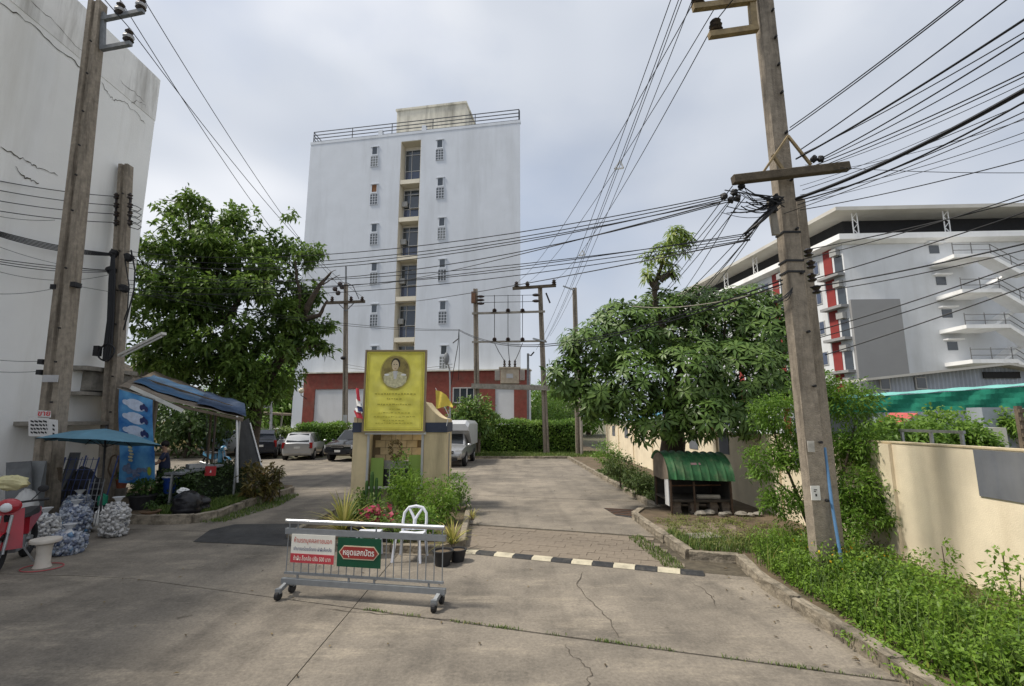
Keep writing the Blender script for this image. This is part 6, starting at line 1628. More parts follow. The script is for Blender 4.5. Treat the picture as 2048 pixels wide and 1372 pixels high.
for x in (sx0 + .08, sx1 - .08):
    for y in (yc - ry + .06, yc + .5): put('post', MB().bar((x, y, .08), (x, y, z0 + (.02 if y < yc else .35)), .04, .04), mat('dark_rust', (.07, .045, .03), .85, .3, 8), sh)
put('post', MB().bar((4.45, yc - ry + .08, .1), (4.45, yc - ry + .08, z0 - .02), .04, .03), mat('dark_rust', (.07, .045, .03), .85), sh)
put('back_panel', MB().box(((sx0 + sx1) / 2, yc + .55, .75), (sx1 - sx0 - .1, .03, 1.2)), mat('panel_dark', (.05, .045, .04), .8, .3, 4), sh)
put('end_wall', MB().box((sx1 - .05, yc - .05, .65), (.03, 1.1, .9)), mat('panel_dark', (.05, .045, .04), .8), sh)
put('shelf', MB().box(((sx0 + sx1) / 2, yc - .1, .42), (sx1 - sx0 - .12, 1.15, .05)), mat('shaded_plank', (.05, .042, .034), .9, .3, 6), sh)  # wood darkened, the shelter's inner shade put into its colour
put('inner_bar', MB().bar((sx0 + .1, yc - .2, .72), (sx1 - .1, yc - .2, .74), .03, .03), M_RUST, sh)
put('rolled_mat', MB().tube([(4.6, yc - .45, .49), (5.15, yc - .5, .49)], .055, 10), mat('mat_pale', (.36, .33, .28), .8, .2, 6), sh)
bm_ = MB().box((0, 0, 0), (.20, .095, .065)).mesh('brick')
M_BRICK = mat('old_brick', (.14, .115, .095), .9, .3, 6, .4, 40)
for sx in (4.05, 4.48, 4.95, 5.25):
    st_ = thing('brick_stack', 'stack of old bricks %s under the bin shelter' % {4.05: 'at the white side panel', 4.48: 'below the middle post', 4.95: 'right of the middle post', 5.25: 'at the dark end wall'}[sx], 'bricks', (sx, yc - .55, .11), group='brick stacks under the shelter')
    for lv in range(4):
        for k in (0, 1): piece('brick', bm_, M_BRICK, st_, (random.uniform(-.015, .015) + (0 if lv % 2 == 0 else (-.05 + .1 * k)), (k * .1 if lv % 2 == 0 else .05), .035 + lv * .068), (0 if lv % 2 == 0 else PI / 2) + random.uniform(-.06, .06))
for k in range(7):
    p = Vector((4.6 + k * .22 + random.uniform(-.05, .05), yc - .75 + random.uniform(-.2, .1), .15))
    solo('rubble_lump', MB().ball(p, random.uniform(.07, .13), 8, 6, (1.3, 1, .6), .22, k), M_CONC, 'lump of broken concrete in front of the bin shelter', 'rubble', 'concrete lumps before the shelter')

# ------------------------------------------------------------------ cars
M_TYRE = mat('tyre', (.016, .016, .017), .8, .2, 20)
M_RIM = mat('alloy_rim', (.42, .42, .43), .3, .05, 8, metal=.6)
M_CGLASS = glassmat('car_glass', (.012, .015, .018), .14, .5)
M_CHRM = mat('car_chrome', (.6, .6, .6), .2, .02, 8, metal=.9)
M_TAIL = mat('tail_red', (.32, .012, .012), .2)
M_LENS = mat('head_lens', (.62, .64, .66), .12, .1, 20)
M_PLATE = mat('licence_plate', (.6, .6, .58), .5)
M_TRIM = mat('black_trim', (.02, .02, .022), .55)
def car(name, label, loc, rz, paint, st, wheels, wr=.32, hatch=(0, 3), screen=None, side=None, group=None, cat='car', tail=None, head=None, two_tone=None, detail=True):
    """Loft of body sections along local x (0 = rear bumper, nose = +x); glass faces are lifted out as their own parts."""
    t = thing(name, label, cat, loc, rz, group)
    rings = []
    for (x, zb, zbelt, zr, w, wrf) in st:
        h = zbelt - zb
        rings.append([Vector((x, y, z)) for y, z in ((-w * .90, zb), (-w * .985, zb + h * .22), (-w, zb + h * .6), (-w * .97, zbelt), (-wrf, zr), (0, zr + .025), (wrf, zr), (w * .97, zbelt), (w, zb + h * .6), (w * .985, zb + h * .22), (w * .90, zb))])
    smooth(put('body', MB().loft(rings), paint, t, True), 32)
    def pane(nm, i, k, m_, ins=.10, out=.008):
        q = [rings[i][k], rings[i + 1][k], rings[i + 1][k + 1], rings[i][k + 1]]; c = sum(q, Vector()) / 4
        nn = (q[1] - q[0]).cross(q[3] - q[0]).normalized()
        if nn.dot(c - Vector((st[len(st) // 2][0], 0, .7))) < 0: nn = -nn
        put(nm, MB().add([c + (p - c) * (1 - ins) + nn * out for p in q], [(0, 1, 2, 3)]), m_, t, True)
    for i in range(*(side or (0, 0))):
        pane('side_window', i, 3, M_CGLASS); pane('side_window', i, 6, M_CGLASS)
    def wide(nm, i0, i1, m_):
        a, c = rings[i0], rings[i1]; q = [a[4], c[4], c[6], a[6]]; cc = sum(q, Vector()) / 4; nn = (q[1] - q[0]).cross(q[3] - q[0]).normalized()
        if nn.z < 0: nn = -nn
        put(nm, MB().add([cc + (p - cc) * .88 + nn * .03 for p in q], [(0, 1, 2, 3)]), m_, t, True)
    if hatch: wide('rear_window', *hatch, M_CGLASS)
    if screen: wide('windscreen', *screen, M_CGLASS)
    W = max(s[4] for s in st)
    for x in wheels:
        for s in (-1, 1):
            put('wheel_arch', MB().tube([(x, s * (W - .16), wr + .01), (x, s * (W + .004), wr + .01)], wr + .055, 20), M_TRIM, t, True)
            wh = put('wheel', MB().tube([(x, s * (W - .2), wr), (x, s * (W - .02), wr), (x, s * (W + .012), wr)], [wr, wr, wr * .94], 20), M_TYRE, t, True)
            put('rim', MB().tube([(x, s * (W - .02), wr), (x, s * (W + .022), wr)], [wr * .62, wr * .5], 14), M_RIM, wh, True)
    if tail:
        x, zc, hh, yy, ww = tail
        for s in (-1, 1): put('tail_light', MB().box((x, s * yy, zc), (.12, ww, hh)), M_TAIL, t, True)
        put('number_plate', MB().box((st[0][0] - .012, 0, zc - .12), (.02, .34, .12)), M_PLATE, t, True)
        put('bumper_line', MB().box((st[0][0] - .006, 0, st[1][1] + .16), (.05, W * 1.7, .03)), paint, t, True)
    if head:
        x, zc, hh, yy, ww = head
        for s in (-1, 1): put('headlight', MB().box((x, s * yy, zc), (.22, ww, hh)), M_LENS, t, True)
        put('grille', MB().box((st[-1][0] - .02, 0, zc - .02), (.1, .72, .15)), M_TRIM, t, True)
        put('grille_bar', MB().box((st[-1][0] + .032, 0, zc - .02), (.02, .7, .03)), M_CHRM, t, True)
        put('number_plate', MB().box((st[-1][0] + .02, 0, zc - .24), (.03, .34, .12)), M_PLATE, t, True)
        put('lower_intake', MB().box((st[-1][0] - .01, 0, zc - .37), (.06, 1.1, .12)), M_TRIM, t, True)
    for s in (-1, 1):
        i = (side or (0, 3))[1]
        put('mirror', MB().ball((st[i][0] - .05, s * (W + .10), st[i][2] + .06), .10, 8, 6, (.7, 1.1, .8)), paint, t, True)
    return t
MPV = [(0, .38, .92, .96, .74, .62), (.07, .28, .98, 1.02, .84, .72), (.22, .26, 1.0, 1.30, .865, .66), (.48, .26, 1.0, 1.54, .87, .62), (1.5, .26, .98, 1.59, .87, .63), (2.45, .26, .96, 1.54, .87, .62), (3.35, .26, .95, 1.03, .87, .74), (4.1, .27, .86, .90, .85, .70), (4.42, .32, .74, .78, .78, .62), (4.52, .38, .62, .66, .68, .52)]
M_SILV = mat('silver_paint', (.40, .41, .42), .3, .04, 2, metal=.55, coat=.6)
M_BLKP = mat('black_paint', (.014, .016, .020), .2, .1, 2, coat=.8)
M_WHTP = mat('white_paint', (.70, .70, .69), .3, .03, 2, coat=.5)
p = gnd(592, 921)
car('parked_car', 'silver people carrier parked rear to the camera by the clipped hedge', p, math.radians(101), M_SILV, MPV, (.78, 3.5), .32, (1, 3), (5, 6), (3, 6), 'cars in the far car park', tail=(.06, .86, .34, .755, .17))
SUV = [(0, .45, .98, 1.02, .82, .7), (.08, .36, 1.05, 1.10, .90, .74), (.2, .36, 1.08, 1.5, .91, .70), (.5, .36, 1.08, 1.72, .91, .68), (1.6, .36, 1.08, 1.78, .91, .69), (2.6, .36, 1.08, 1.72, .91, .67), (3.35, .36, 1.08, 1.16, .91, .78), (4.2, .38, 1.02, 1.07, .90, .78), (4.62, .42, .90, .95, .84, .70), (4.72, .5, .72, .76, .76, .6)]
p = gnd(690, 926)
sv = car('parked_car', 'black pickup style car parked nose to the camera half behind the tan pavilion', Vector((-9.75 + .4, 28.1 + 4.5, 0)), math.radians(-97), M_BLKP, SUV, (.85, 3.75), .38, None, (5, 6), (3, 6), 'cars in the far car park', head=(4.56, .84, .20, .66, .34))
put('silver_mask', MB().box((4.66, 0, .90), (.14, 1.5, .12)), M_CHRM, sv, True)
p = at(536, 905, 30.0); car('parked_car', 'dark blue car beside the silver people carrier partly behind the stall curtain', Vector((p.x - .3, 29.6, 0)), math.radians(112), mat('navy_paint', (.016, .02, .032), .22, .1, 2, coat=.8), SUV, (.85, 3.75), .36, (1, 3), (5, 6), (3, 6), 'cars in the far car park', tail=(.06, .92, .4, .80, .16))
PK = [(0, .55, .95, .98, .82, .78), (.08, .42, .99, 1.01, .86, .80), (2.2, .40, 1.0, 1.02, .87, .80), (2.32, .40, 1.0, 1.50, .87, .66), (2.6, .40, 1.0, 1.66, .87, .64), (3.35, .40, 1.0, 1.62, .87, .63), (3.95, .40, 1.0, 1.08, .87, .74), (4.7, .42, .94, .98, .85, .72), (5.05, .46, .80, .84, .78, .6), (5.12, .55, .68, .70, .7, .5)]
pk_ = car('delivery_pickup', 'silver pickup with a tall boxed cargo top parked right of the pavilion', Vector((-3.02, 24.7 + 5.0, 0)), math.radians(-93), M_SILV, PK, (1.0, 4.05), .34, None, (5, 6), (3, 6), 'cars in the far car park', 'pickup', head=(4.98, .76, .20, .60, .34))
bxr = lambda x, z0_, z1_, w: [Vector((x, -w, z0_)), Vector((x, -w, z1_ - .18)), Vector((x, -w + .16, z1_)), Vector((x, w - .16, z1_)), Vector((x, w, z1_ - .18)), Vector((x, w, z0_))]
put('cargo_box', MB().loft([bxr(.02, 1.0, 2.30, .93), bxr(2.6, 1.0, 2.34, .93), bxr(3.5, 1.72, 2.34, .92), bxr(3.75, 1.80, 2.14, .88)]), mat('box_silver', (.56, .57, .58), .35, .06, 2, metal=.3), pk_, True)
put('box_seam', MB().box((3.70, -.2, 2.02), (.14, .02, .42)), M_GREYP, pk_, True)
p = at(548, 858, 47)
car('parked_car', 'white pickup far off beyond the parked cars by the tree', Vector((p.x - 2.2, 47, 0)), math.radians(8), M_WHTP, PK, (1.0, 4.05), .34, None, (5, 6), (3, 6), 'cars far beyond the hedge')
p = at(585, 858, 46)
car('parked_car', 'white saloon far off just left of the clipped hedge', Vector((p.x - 1.5, 44.5, 0)), math.radians(15), M_WHTP, MPV, (.78, 3.5), .32, (1, 3), (5, 6), (3, 6), 'cars far beyond the hedge')
p = at(445, 862, 36)
car('parked_car', 'pale blue car seen through the food stall under the tree', Vector((p.x - 1.5, 36, 0)), math.radians(20), mat('paleblue_paint', (.30, .42, .52), .3, .03, 2, coat=.5), MPV, (.78, 3.5), .32, (1, 3), (5, 6), (3, 6), 'cars seen through the stall')
p = at(500, 868, 33)
car('parked_car', 'light grey car under the tree behind the stall curtain', Vector((p.x - 1.6, 33.4, 0)), math.radians(25), mat('lightgrey_paint', (.48, .49, .5), .3, .03, 2, coat=.5), MPV, (.78, 3.5), .32, (1, 3), (5, 6), (3, 6), 'cars seen through the stall')

# ------------------------------------------------------------------ motorbikes
def scooter(name, label, loc, rz, body, group):
    """Step-through motorbike, front wheel at +x."""
    t = thing(name, label, 'motorbike', loc, rz, group)
    L = lambda n_, m_, mm: put(n_, m_, mm, t, True)
    for x in (-.62, .62):
        w_ = L('wheel', MB().tube([Vector((x + .27 * math.cos(a), 0, .29 + .27 * math.sin(a))) for a in np.linspace(0, 2 * PI, 25)], .048, 8, False), M_TYRE)
        put('hub', MB().tube([(x, -.05, .29), (x, .05, .29)], .06, 10), M_STEEL, w_, True)
        for k in range(6): put('spoke', MB().bar((x, 0, .29), (x + .24 * math.cos(k * PI / 3), 0, .29 + .24 * math.sin(k * PI / 3)), .012, .012), M_STEEL, w_, True)
    for s in (-1, 1): L('fork', MB().tube([(.62, s * .075, .29), (.46, s * .07, .86)], .022, 8), M_STEEL)
    L('front_fender', MB().grid(lambda u, v: Vector((.62 + .33 * math.cos(math.radians(25 + 120 * u)), (v - .5) * .14, .29 + .33 * math.sin(math.radians(25 + 120 * u)))), 10, 3), body)
    sh_ = L('leg_shield', MB().grid(lambda u, v: Vector((.38 + .10 * (1 - v) - .10 * abs(u - .5) * 2, (u - .5) * (.46 - .14 * v), .32 + .62 * v)), 8, 8), body); sh_.modifiers.new('thick', 'SOLIDIFY').thickness = .02
    L('headlight_cowl', MB().ball((.42, 0, 1.0), .15, 12, 8, (.8, 1.1, .8)), body)
    L('headlight', MB().ball((.50, 0, .99), .085, 10, 8, (.7, 1, .9)), M_LENS)
    L('handlebar', MB().tube([(.30, -.34, 1.06), (.40, -.15, 1.05), (.40, .15, 1.05), (.30, .34, 1.06)], .017, 8), M_BLACK)
    for s in (-1, 1):
        L('grip', MB().tube([(.30, s * .34, 1.06), (.26, s * .44, 1.06)], .024, 8), M_BLACK)
        m_ = L('mirror', MB().ball((.30, s * .36, 1.24), .065, 10, 6, (.3, 1.2, .9)), M_BLACK); put('stem', MB().tube([(.36, s * .24, 1.06), (.31, s * .34, 1.2)], .008, 6), M_BLACK, m_, True)
    L('frame', MB().tube([(.40, 0, .85), (.22, 0, .42), (-.1, 0, .34), (-.5, 0, .5)], .05, 8), M_BLACK)
    L('engine', MB().box((.02, 0, .33), (.36, .2, .22)), M_GREYP)
    L('side_cover', MB().loft([[Vector((-.15, y, z)) for y, z in ((-.13, .45), (.13, .45), (.12, .72), (-.12, .72))], [Vector((-.85, y, z)) for y, z in ((-.07, .66), (.07, .66), (.06, .80), (-.06, .80))]]), body)
    L('seat', MB().loft([[Vector((x, y, z)) for y, z in ((-w, .74), (w, .74), (w * .8, h), (-w * .8, h))] for x, w, h in ((.08, .07, .78), (-.1, .13, .80), (-.5, .13, .84), (-.75, .08, .83))]), M_BLACK)
    L('exhaust', MB().tube([(-.05, -.14, .25), (-.4, -.16, .24), (-.85, -.17, .32)], [.03, .05, .055], 10), M_STEEL)
    L('stand', MB().bar((0, .12, .28), (-.05, .28, .0), .025, .025), M_STEEL)
    return t
M_MRED = mat('moto_red', (.36, .018, .03), .3, .1, 3, coat=.5)
mp = gnd(-14, 1150)
mb_ = scooter('motorbike', 'red step through motorbike parked at the left edge with its front wheel to the camera', (mp.x - .30, mp.y + .55, 0), math.radians(-62), M_MRED, None)
scooter('motorbike', 'teal and blue motorbike parked beyond the stall seen under its roof', (at(432, 925, 24).x, 24, 0), math.radians(-20), mat('moto_teal', (.035, .20, .36), .3, .1, 3, coat=.5), None)
bb0 = at(22, 966, 7.6)
solo('shopping_bundle', MB().ball(bb0, .2, 14, 9, (1.25, .8, .55), .12, 5), mat('bundle_yellow', (.50, .46, .26), .6, .2, 5, stain=(.42, .40, .05), stain_scale=5, stain_amt=.9), 'yellow and white bundle resting on the handlebars of the red motorbike', 'bundle')

# ------------------------------------------------------------------ person serving at the stall
def skin_body(name, verts, edges, radii, m_, parent, root=0, sub=1):
    me = bpy.data.meshes.new(name); me.from_pydata([tuple(v) for v in verts], edges, [])
    o = bpy.data.objects.new(name, me); COL.objects.link(o); me.materials.append(m_)
    if parent: o.parent = parent
    sk = o.modifiers.new('skin', 'SKIN'); sk.use_smooth_shade = True
    ly = me.skin_vertices[0] if me.skin_vertices else None
    for k, r in enumerate(radii):
        rr = r if isinstance(r, tuple) else (r, r)
        ly.data[k].radius = rr; ly.data[k].use_root = (k == root)
    ss_ = o.modifiers.new('sub', 'SUBSURF'); ss_.levels = sub; ss_.render_levels = sub + 1
    return o
pp = Vector((at(330, 930, 13.9).x, 13.9, .14))
per = thing('person', 'person in a dark top standing behind the stall counter reaching over it', 'person', pp, math.radians(-60))
M_SKIN = mat('skin', (.34, .20, .13), .6, .06, 5)
V = []; Ed = []; Ra = []
def J(p, r, par=None):
    V.append(Vector(p)); Ra.append(r)
    if par is not None: Ed.append((par, len(V) - 1))
    return len(V) - 1
pel = J((0, 0, .86), (.15, .11)); ab = J((0, -.01, 1.0), (.14, .10), pel); ch = J((0, -.02, 1.20), (.16, .11), ab); nb = J((0, -.03, 1.34), .06, ch); nk = J((0, -.04, 1.39), .05, nb); hd = J((0, -.07, 1.47), (.075, .085), nk); ht = J((0, -.07, 1.57), (.065, .075), hd)
for s in (-1, 1):
    hp_ = J((s * .09, 0, .80), .085, pel); kn = J((s * .10, -.03, .44), .055, hp_); an = J((s * .10, .02, .08), .036, kn); ft = J((s * .11, -.14, .035), .035, an)
    so = J((s * .17, -.02, 1.28), .055, ch); el = J((s * .23, -.16, 1.04), .040, so); wr_ = J((s * .17, -.38, 1.0), .028, el); pm_ = J((s * .16, -.45, .99), (.034, .016), wr_)
    for f in range(4): k1 = J((s * .16 + (f - 1.5) * .018, -.50, .985), .009, pm_); J((s * .16 + (f - 1.5) * .02, -.535 + abs(f - 1.4) * .008, .965), .008, k1)
    th = J((s * .16 - s * .04, -.45, .98), .010, pm_); J((s * .16 - s * .05, -.48, .965), .009, th)
skin_body('body', V, Ed, Ra, M_SKIN, per)
V = []; Ed = []; Ra = []
pel = J((0, 0, .78), (.20, .165)); ab = J((0, -.01, 1.0), (.185, .155), pel); ch = J((0, -.02, 1.2), (.20, .15), ab); nb = J((0, -.03, 1.31), (.09, .08), ch)
for s in (-1, 1): so = J((s * .17, -.02, 1.28), .078, ch); J((s * .21, -.11, 1.12), .062, so)
skin_body('shirt', V, Ed, Ra, mat('shirt_navy', (.02, .028, .06), .8, .2, 8), per)
V = []; Ed = []; Ra = []
pel = J((0, 0, .86), (.165, .13))
for s in (-1, 1): hp_ = J((s * .09, 0, .78), .105, pel); kn = J((s * .10, -.03, .44), .078, hp_); J((s * .10, .02, .12), .06, kn)
skin_body('trousers', V, Ed, Ra, mat('trousers_grey', (.05, .05, .055), .8, .2, 8), per)
smooth(put('hair', MB().ball((0, -.045, 1.565), .105, 14, 10, (.88, 1.0, .92), .04, 3), mat('hair_dark', (.016, .013, .012), .6), per, True))
for s in (-1, 1):
    put('eye', MB().ball((s * .032, -.150, 1.505), .012, 8, 6), M_WHITE, per, True); put('ear', MB().ball((s * .082, -.06, 1.49), .022, 8, 6, (.5, .8, 1.3)), M_SKIN, per, True)
put('nose', MB().ball((0, -.158, 1.475), .016, 8, 6, (.8, 1, 1.2)), M_SKIN, per, True)
put('mouth', MB().box((0, -.150, 1.435), (.045, .01, .010)), mat('lips', (.28, .10, .08), .6), per, True)

# ------------------------------------------------------------------ plants
def limb(pts, r0, r1, n=8):
    P = [Vector(p) for p in pts]; out = []
    for a, b in zip(P[:-1], P[1:]):
        for k in range(4): out.append(a.lerp(b, k / 4) + Vector((random.uniform(-1, 1), random.uniform(-1, 1), 0)) * .03)
    out.append(P[-1]); m = len(out)
    return MB().tube(out, [r0 + (r1 - r0) * (k / (m - 1)) ** .8 for k in range(m)], n)
M_LT = leafmat('left_tree_leaf', (.055, .115, .020), (.190, .285, .060), .42, .45, hue2=(.28, .27, .08))
M_AL = leafmat('whorl_leaf', (.055, .120, .022), (.160, .250, .054), .32, .42, hue2=(.26, .33, .08))
M_FEATHER = leafmat('feather_leaf', (.070, .165, .020), (.200, .330, .045), .42, .5, hue2=(.36, .38, .08))
M_WEED = leafmat('weed_leaf', (.090, .185, .020), (.245, .385, .050), .45, .5, hue2=(.42, .42, .09))
M_HEDGE = leafmat('hedge_leaf', (.09, .19, .03), (.25, .39, .072), .5, .45, hue2=(.34, .42, .09))
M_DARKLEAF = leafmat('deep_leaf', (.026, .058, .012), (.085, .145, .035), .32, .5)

def subclumps(cl, n, f, seed=3):
    rr = random.Random(seed); out = []
    for c, r in cl:
        r = r if isinstance(r, tuple) else (r, r, r)
        for _ in range(n):
            d = Vector((rr.gauss(0, 1), rr.gauss(0, 1), rr.gauss(0, .8))).normalized(); k = rr.uniform(.55, 1.05)
            q = f * rr.uniform(.6, 1.3)
            out.append(((c[0] + d.x * r[0] * k, c[1] + d.y * r[1] * k, c[2] + d.z * r[2] * k), (r[0] * q * 1.15, r[1] * q * 1.15, r[2] * q * .75)))
    return out
# the big tree on the left, leaning trunks
lt_c = [(430, 440, 20, 1.25), (500, 470, 20, 1.5), (380, 490, 19, 1.45), (440, 520, 19.5, 1.9), (330, 555, 18.5, 1.4), (300, 620, 18.5, 1.2), (380, 600, 18.5, 1.8), (470, 600, 19, 2.0), (560, 545, 20, 1.55), (592, 500, 20.5, .85),
        (340, 690, 18.5, 1.35), (430, 690, 19, 1.8), (520, 670, 19.5, 1.7), (585, 630, 20, 1.0), (480, 770, 19, 1.5), (410, 755, 19.5, 1.2), (540, 755, 19.5, 1.1), (600, 690, 20, .9), (490, 825, 19.2, .75), (620, 590, 20.4, .6), (640, 655, 20.3, .55), (645, 700, 20, .5), (585, 430, 20.5, .35), (350, 420, 19.5, .5), (290, 690, 18.8, .8)]
lt_clumps = [(tuple(at(x, y, Y)), (r, r * 1.1, r * .82)) for x, y, Y, r in lt_c]
lt_base = Vector((at(505, 880, 19.8).x, 19.8, 0))
ltree = thing('leafy_tree', 'big dark spreading tree with leaning trunks behind the food stall', 'tree', lt_base)
smooth(put('trunk', limb([lt_base, at(512, 810, 19.8), at(535, 760, 19.9), at(575, 690, 20), at(612, 620, 20.2)], .30, .13, 10), M_BARK, ltree), 60)
lbr = [((520, 800), (470, 720), (440, 620), (430, 500)), ((470, 720), (400, 640), (340, 570)), ((560, 715), (590, 700), (640, 690)), ((612, 620), (640, 570), (662, 545)), ((585, 670), (600, 600), (590, 520)), ((450, 650), (500, 560), (520, 470)), ((600, 640), (640, 630), (655, 600)), ((420, 560), (385, 480), (375, 420))]
for b_ in lbr: smooth(put('branch', limb([at(x, y, 19.7) for x, y in b_], .15, .04, 7), M_BARK, ltree), 60)
for b_ in (((375, 430), (368, 400), (372, 372)), ((372, 405), (345, 402), (318, 398)), ((365, 420), (352, 400), (356, 388)), ((640, 575), (655, 550), (672, 540)), ((645, 570), (665, 557), (680, 550))): put('twig', limb([at(x, y, 19.6) for x, y in b_], .035, .012, 5), M_BARK, ltree)
put('crown', crown_mesh('crown', subclumps(lt_clumps, 11, .34), 2600, 13, .25, .10, .22, .25, .35), M_LT, ltree)
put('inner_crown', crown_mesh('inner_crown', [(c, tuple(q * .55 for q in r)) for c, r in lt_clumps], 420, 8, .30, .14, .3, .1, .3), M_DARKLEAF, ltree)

# the round-crowned tree on the right with leaf whorls
rt_c = [(1185, 690, 13.6, .95), (1140, 760, 13.4, .62), (1250, 670, 14, 1.2), (1345, 655, 14.2, 1.3), (1440, 650, 14.6, 1.25), (1530, 670, 14.2, 1.15), (1475, 750, 13.6, 1.3), (1375, 755, 13.3, 1.3), (1270, 765, 13.2, 1.15), (1200, 780, 13.2, .8), (1330, 835, 12.9, .62), (1405, 830, 12.7, .75), (1490, 825, 13, .8), (1550, 760, 13.3, .85), (1400, 615, 14.8, .85), (1490, 615, 14.8, .9), (1320, 620, 14.6, .8), (1550, 630, 14.4, .7), (1240, 640, 14.2, .7), (1130, 745, 13.4, .6), (1180, 800, 13.2, .55), (1250, 825, 13.2, .5), (1290, 860, 12.9, .4), (1560, 660, 14, .5), (1150, 700, 13.6, .5)]
sp_c = [(1330, 505, 14, .40), (1352, 468, 14, .32), (1300, 545, 14, .28), (1338, 540, 14, .25), (1296, 512, 14, .20), (1376, 478, 14, .22), (1366, 500, 14, .2)]
rt_clumps = [(tuple(at(x, y, Y)), (r, r, r * .85)) for x, y, Y, r in rt_c]; spr = [(tuple(at(x, y, Y)), r) for x, y, Y, r in sp_c]
rb0 = Vector((at(1345, 930, 14.3).x, 14.3, .1))
rtree = thing('whorl_leaf_tree', 'round crowned tree with whorled glossy leaves behind the green bin shelter', 'tree', rb0)
smooth(put('trunk', limb([rb0, at(1345, 880, 14.3), at(1348, 820, 14.2), at(1350, 760, 14.1)], .42, .22, 10), M_BARK, rtree), 60)
for b_ in (((1345, 830), (1290, 770), (1200, 720), (1150, 730)), ((1350, 800), (1360, 720), (1345, 660)), ((1355, 820), (1430, 760), (1500, 700)), ((1350, 780), (1300, 700), (1250, 670)), ((1340, 700), (1312, 620), (1310, 575), (1325, 520), (1355, 470)), ((1312, 580), (1300, 555), (1285, 545)), ((1318, 560), (1345, 545), (1350, 560)), ((1400, 770), (1450, 700), (1450, 640)), ((1360, 840), (1420, 830), (1470, 830))):
    smooth(put('branch', limb([at(x, y, 14) for x, y in b_], .13, .03, 7), M_BARK, rtree), 60)
def whorl(seed, nl=7, L=.265, W=.082):
    rr = random.Random(seed); pos, d, nrm = [], [], []
    for k in range(nl):
        a = 2 * PI * k / nl + rr.uniform(-.2, .2); e_ = rr.uniform(-.05, .35)
        pos.append((0.02 * math.cos(a), .02 * math.sin(a), 0)); d.append((math.cos(a) * math.cos(e_), math.sin(a) * math.cos(e_), math.sin(e_))); nrm.append((-math.sin(e_) * math.cos(a), -math.sin(e_) * math.sin(a), math.cos(e_)))
    return np.array(pos), np.array(d), np.array(nrm), np.array([L * rr.uniform(.75, 1.15) for _ in range(nl)]), W
wm = []
for s in range(6):
    po, d_, n_, L_, W_ = whorl(s, 7 if s % 2 else 8)
    wm.append(leaf_mesh('leaf_whorl', po, d_, n_, L_, W_, .12, .32, np.clip(RNG.random(len(po)) * .5 + RNG.random() * .45, 0, 1)))
P1, U1 = clump_points(rt_clumps, 1900, .78); P2, U2 = clump_points(spr, 120, .45)
P, U = P1, U1
inside = np.zeros(len(P), bool)
for c, r in rt_clumps: inside |= (np.linalg.norm((P - np.array(c)) / np.array(r), axis=1) < .72)
P, U = P[~inside], U[~inside]
O = unit(U * .9 + np.array([[0, -.25, .65]]) + rand_dirs(len(P)) * .35)
facing = (O * unit(np.array([[0, 0, 2.4]]) - P)).sum(1); score = facing - P[:, 1] * .12
order = np.argsort(-score); near = set(order[:290].tolist())
VS, TS, RS, off = [], [], [], 0
for i in range(len(P)):
    z = Vector(O[i]); q = z.to_track_quat('Z', 'Y') @ Euler((0, 0, random.uniform(0, 6.28))).to_quaternion(); s = random.uniform(.75, 1.25)
    if i in near:
        o = bpy.data.objects.new('leaf_whorl', wm[i % 6]); COL.objects.link(o); o.parent = rtree
        if not wm[i % 6].materials: wm[i % 6].materials.append(M_AL)
        o.location = Vector(P[i]) - rb0; o.rotation_euler = q.to_euler(); o.scale = (s, s, s)
    else:
        po, d_, n_, L_, W_ = whorl(i % 40, 7); Rm = np.array(q.to_matrix())
        VS.append((P[i] + (po @ Rm.T) * s, d_ @ Rm.T, n_ @ Rm.T, L_ * s, np.full(len(po), W_ * s), np.clip(np.full(len(po), random.random() * .55) + RNG.random(len(po)) * .45, 0, 1)))
cat = [np.concatenate([v[k] for v in VS]) for k in range(6)]
o = put('crown', leaf_mesh('crown', cat[0], cat[1], cat[2], cat[3], cat[4], .12, .32, cat[5]), M_AL, rtree); o['kind'] = 'stuff'
SV = []
for i in range(len(P2)):
    q = Vector(unit((U2[i] * .7 + np.array([0, -.2, .8]))[None])[0]).to_track_quat('Z', 'Y') @ Euler((0, 0, random.uniform(0, 6.28))).to_quaternion(); Rm = np.array(q.to_matrix()); s_ = random.uniform(.7, 1.05)
    po, d_, n_, L_, W_ = whorl(i % 40, 7); SV.append((P2[i] + (po @ Rm.T) * s_, d_ @ Rm.T, n_ @ Rm.T, L_ * s_, np.full(len(po), W_ * s_)))
sc_ = [np.concatenate([v[k] for v in SV]) for k in range(5)]
o = put('young_sprig', leaf_mesh('young_sprig', sc_[0], sc_[1], sc_[2], sc_[3], sc_[4], .12, .45), leafmat('young_leaf', (.12, .20, .035), (.30, .38, .075), .42, .4, hue2=(.42, .42, .14)), rtree); o['kind'] = 'stuff'
put('inner_crown', crown_mesh('inner_crown', [(c, tuple(q * .78 for q in r)) for c, r in rt_clumps], 900, 8, .25, .09, .3, .1, .3), M_DARKLEAF, rtree)

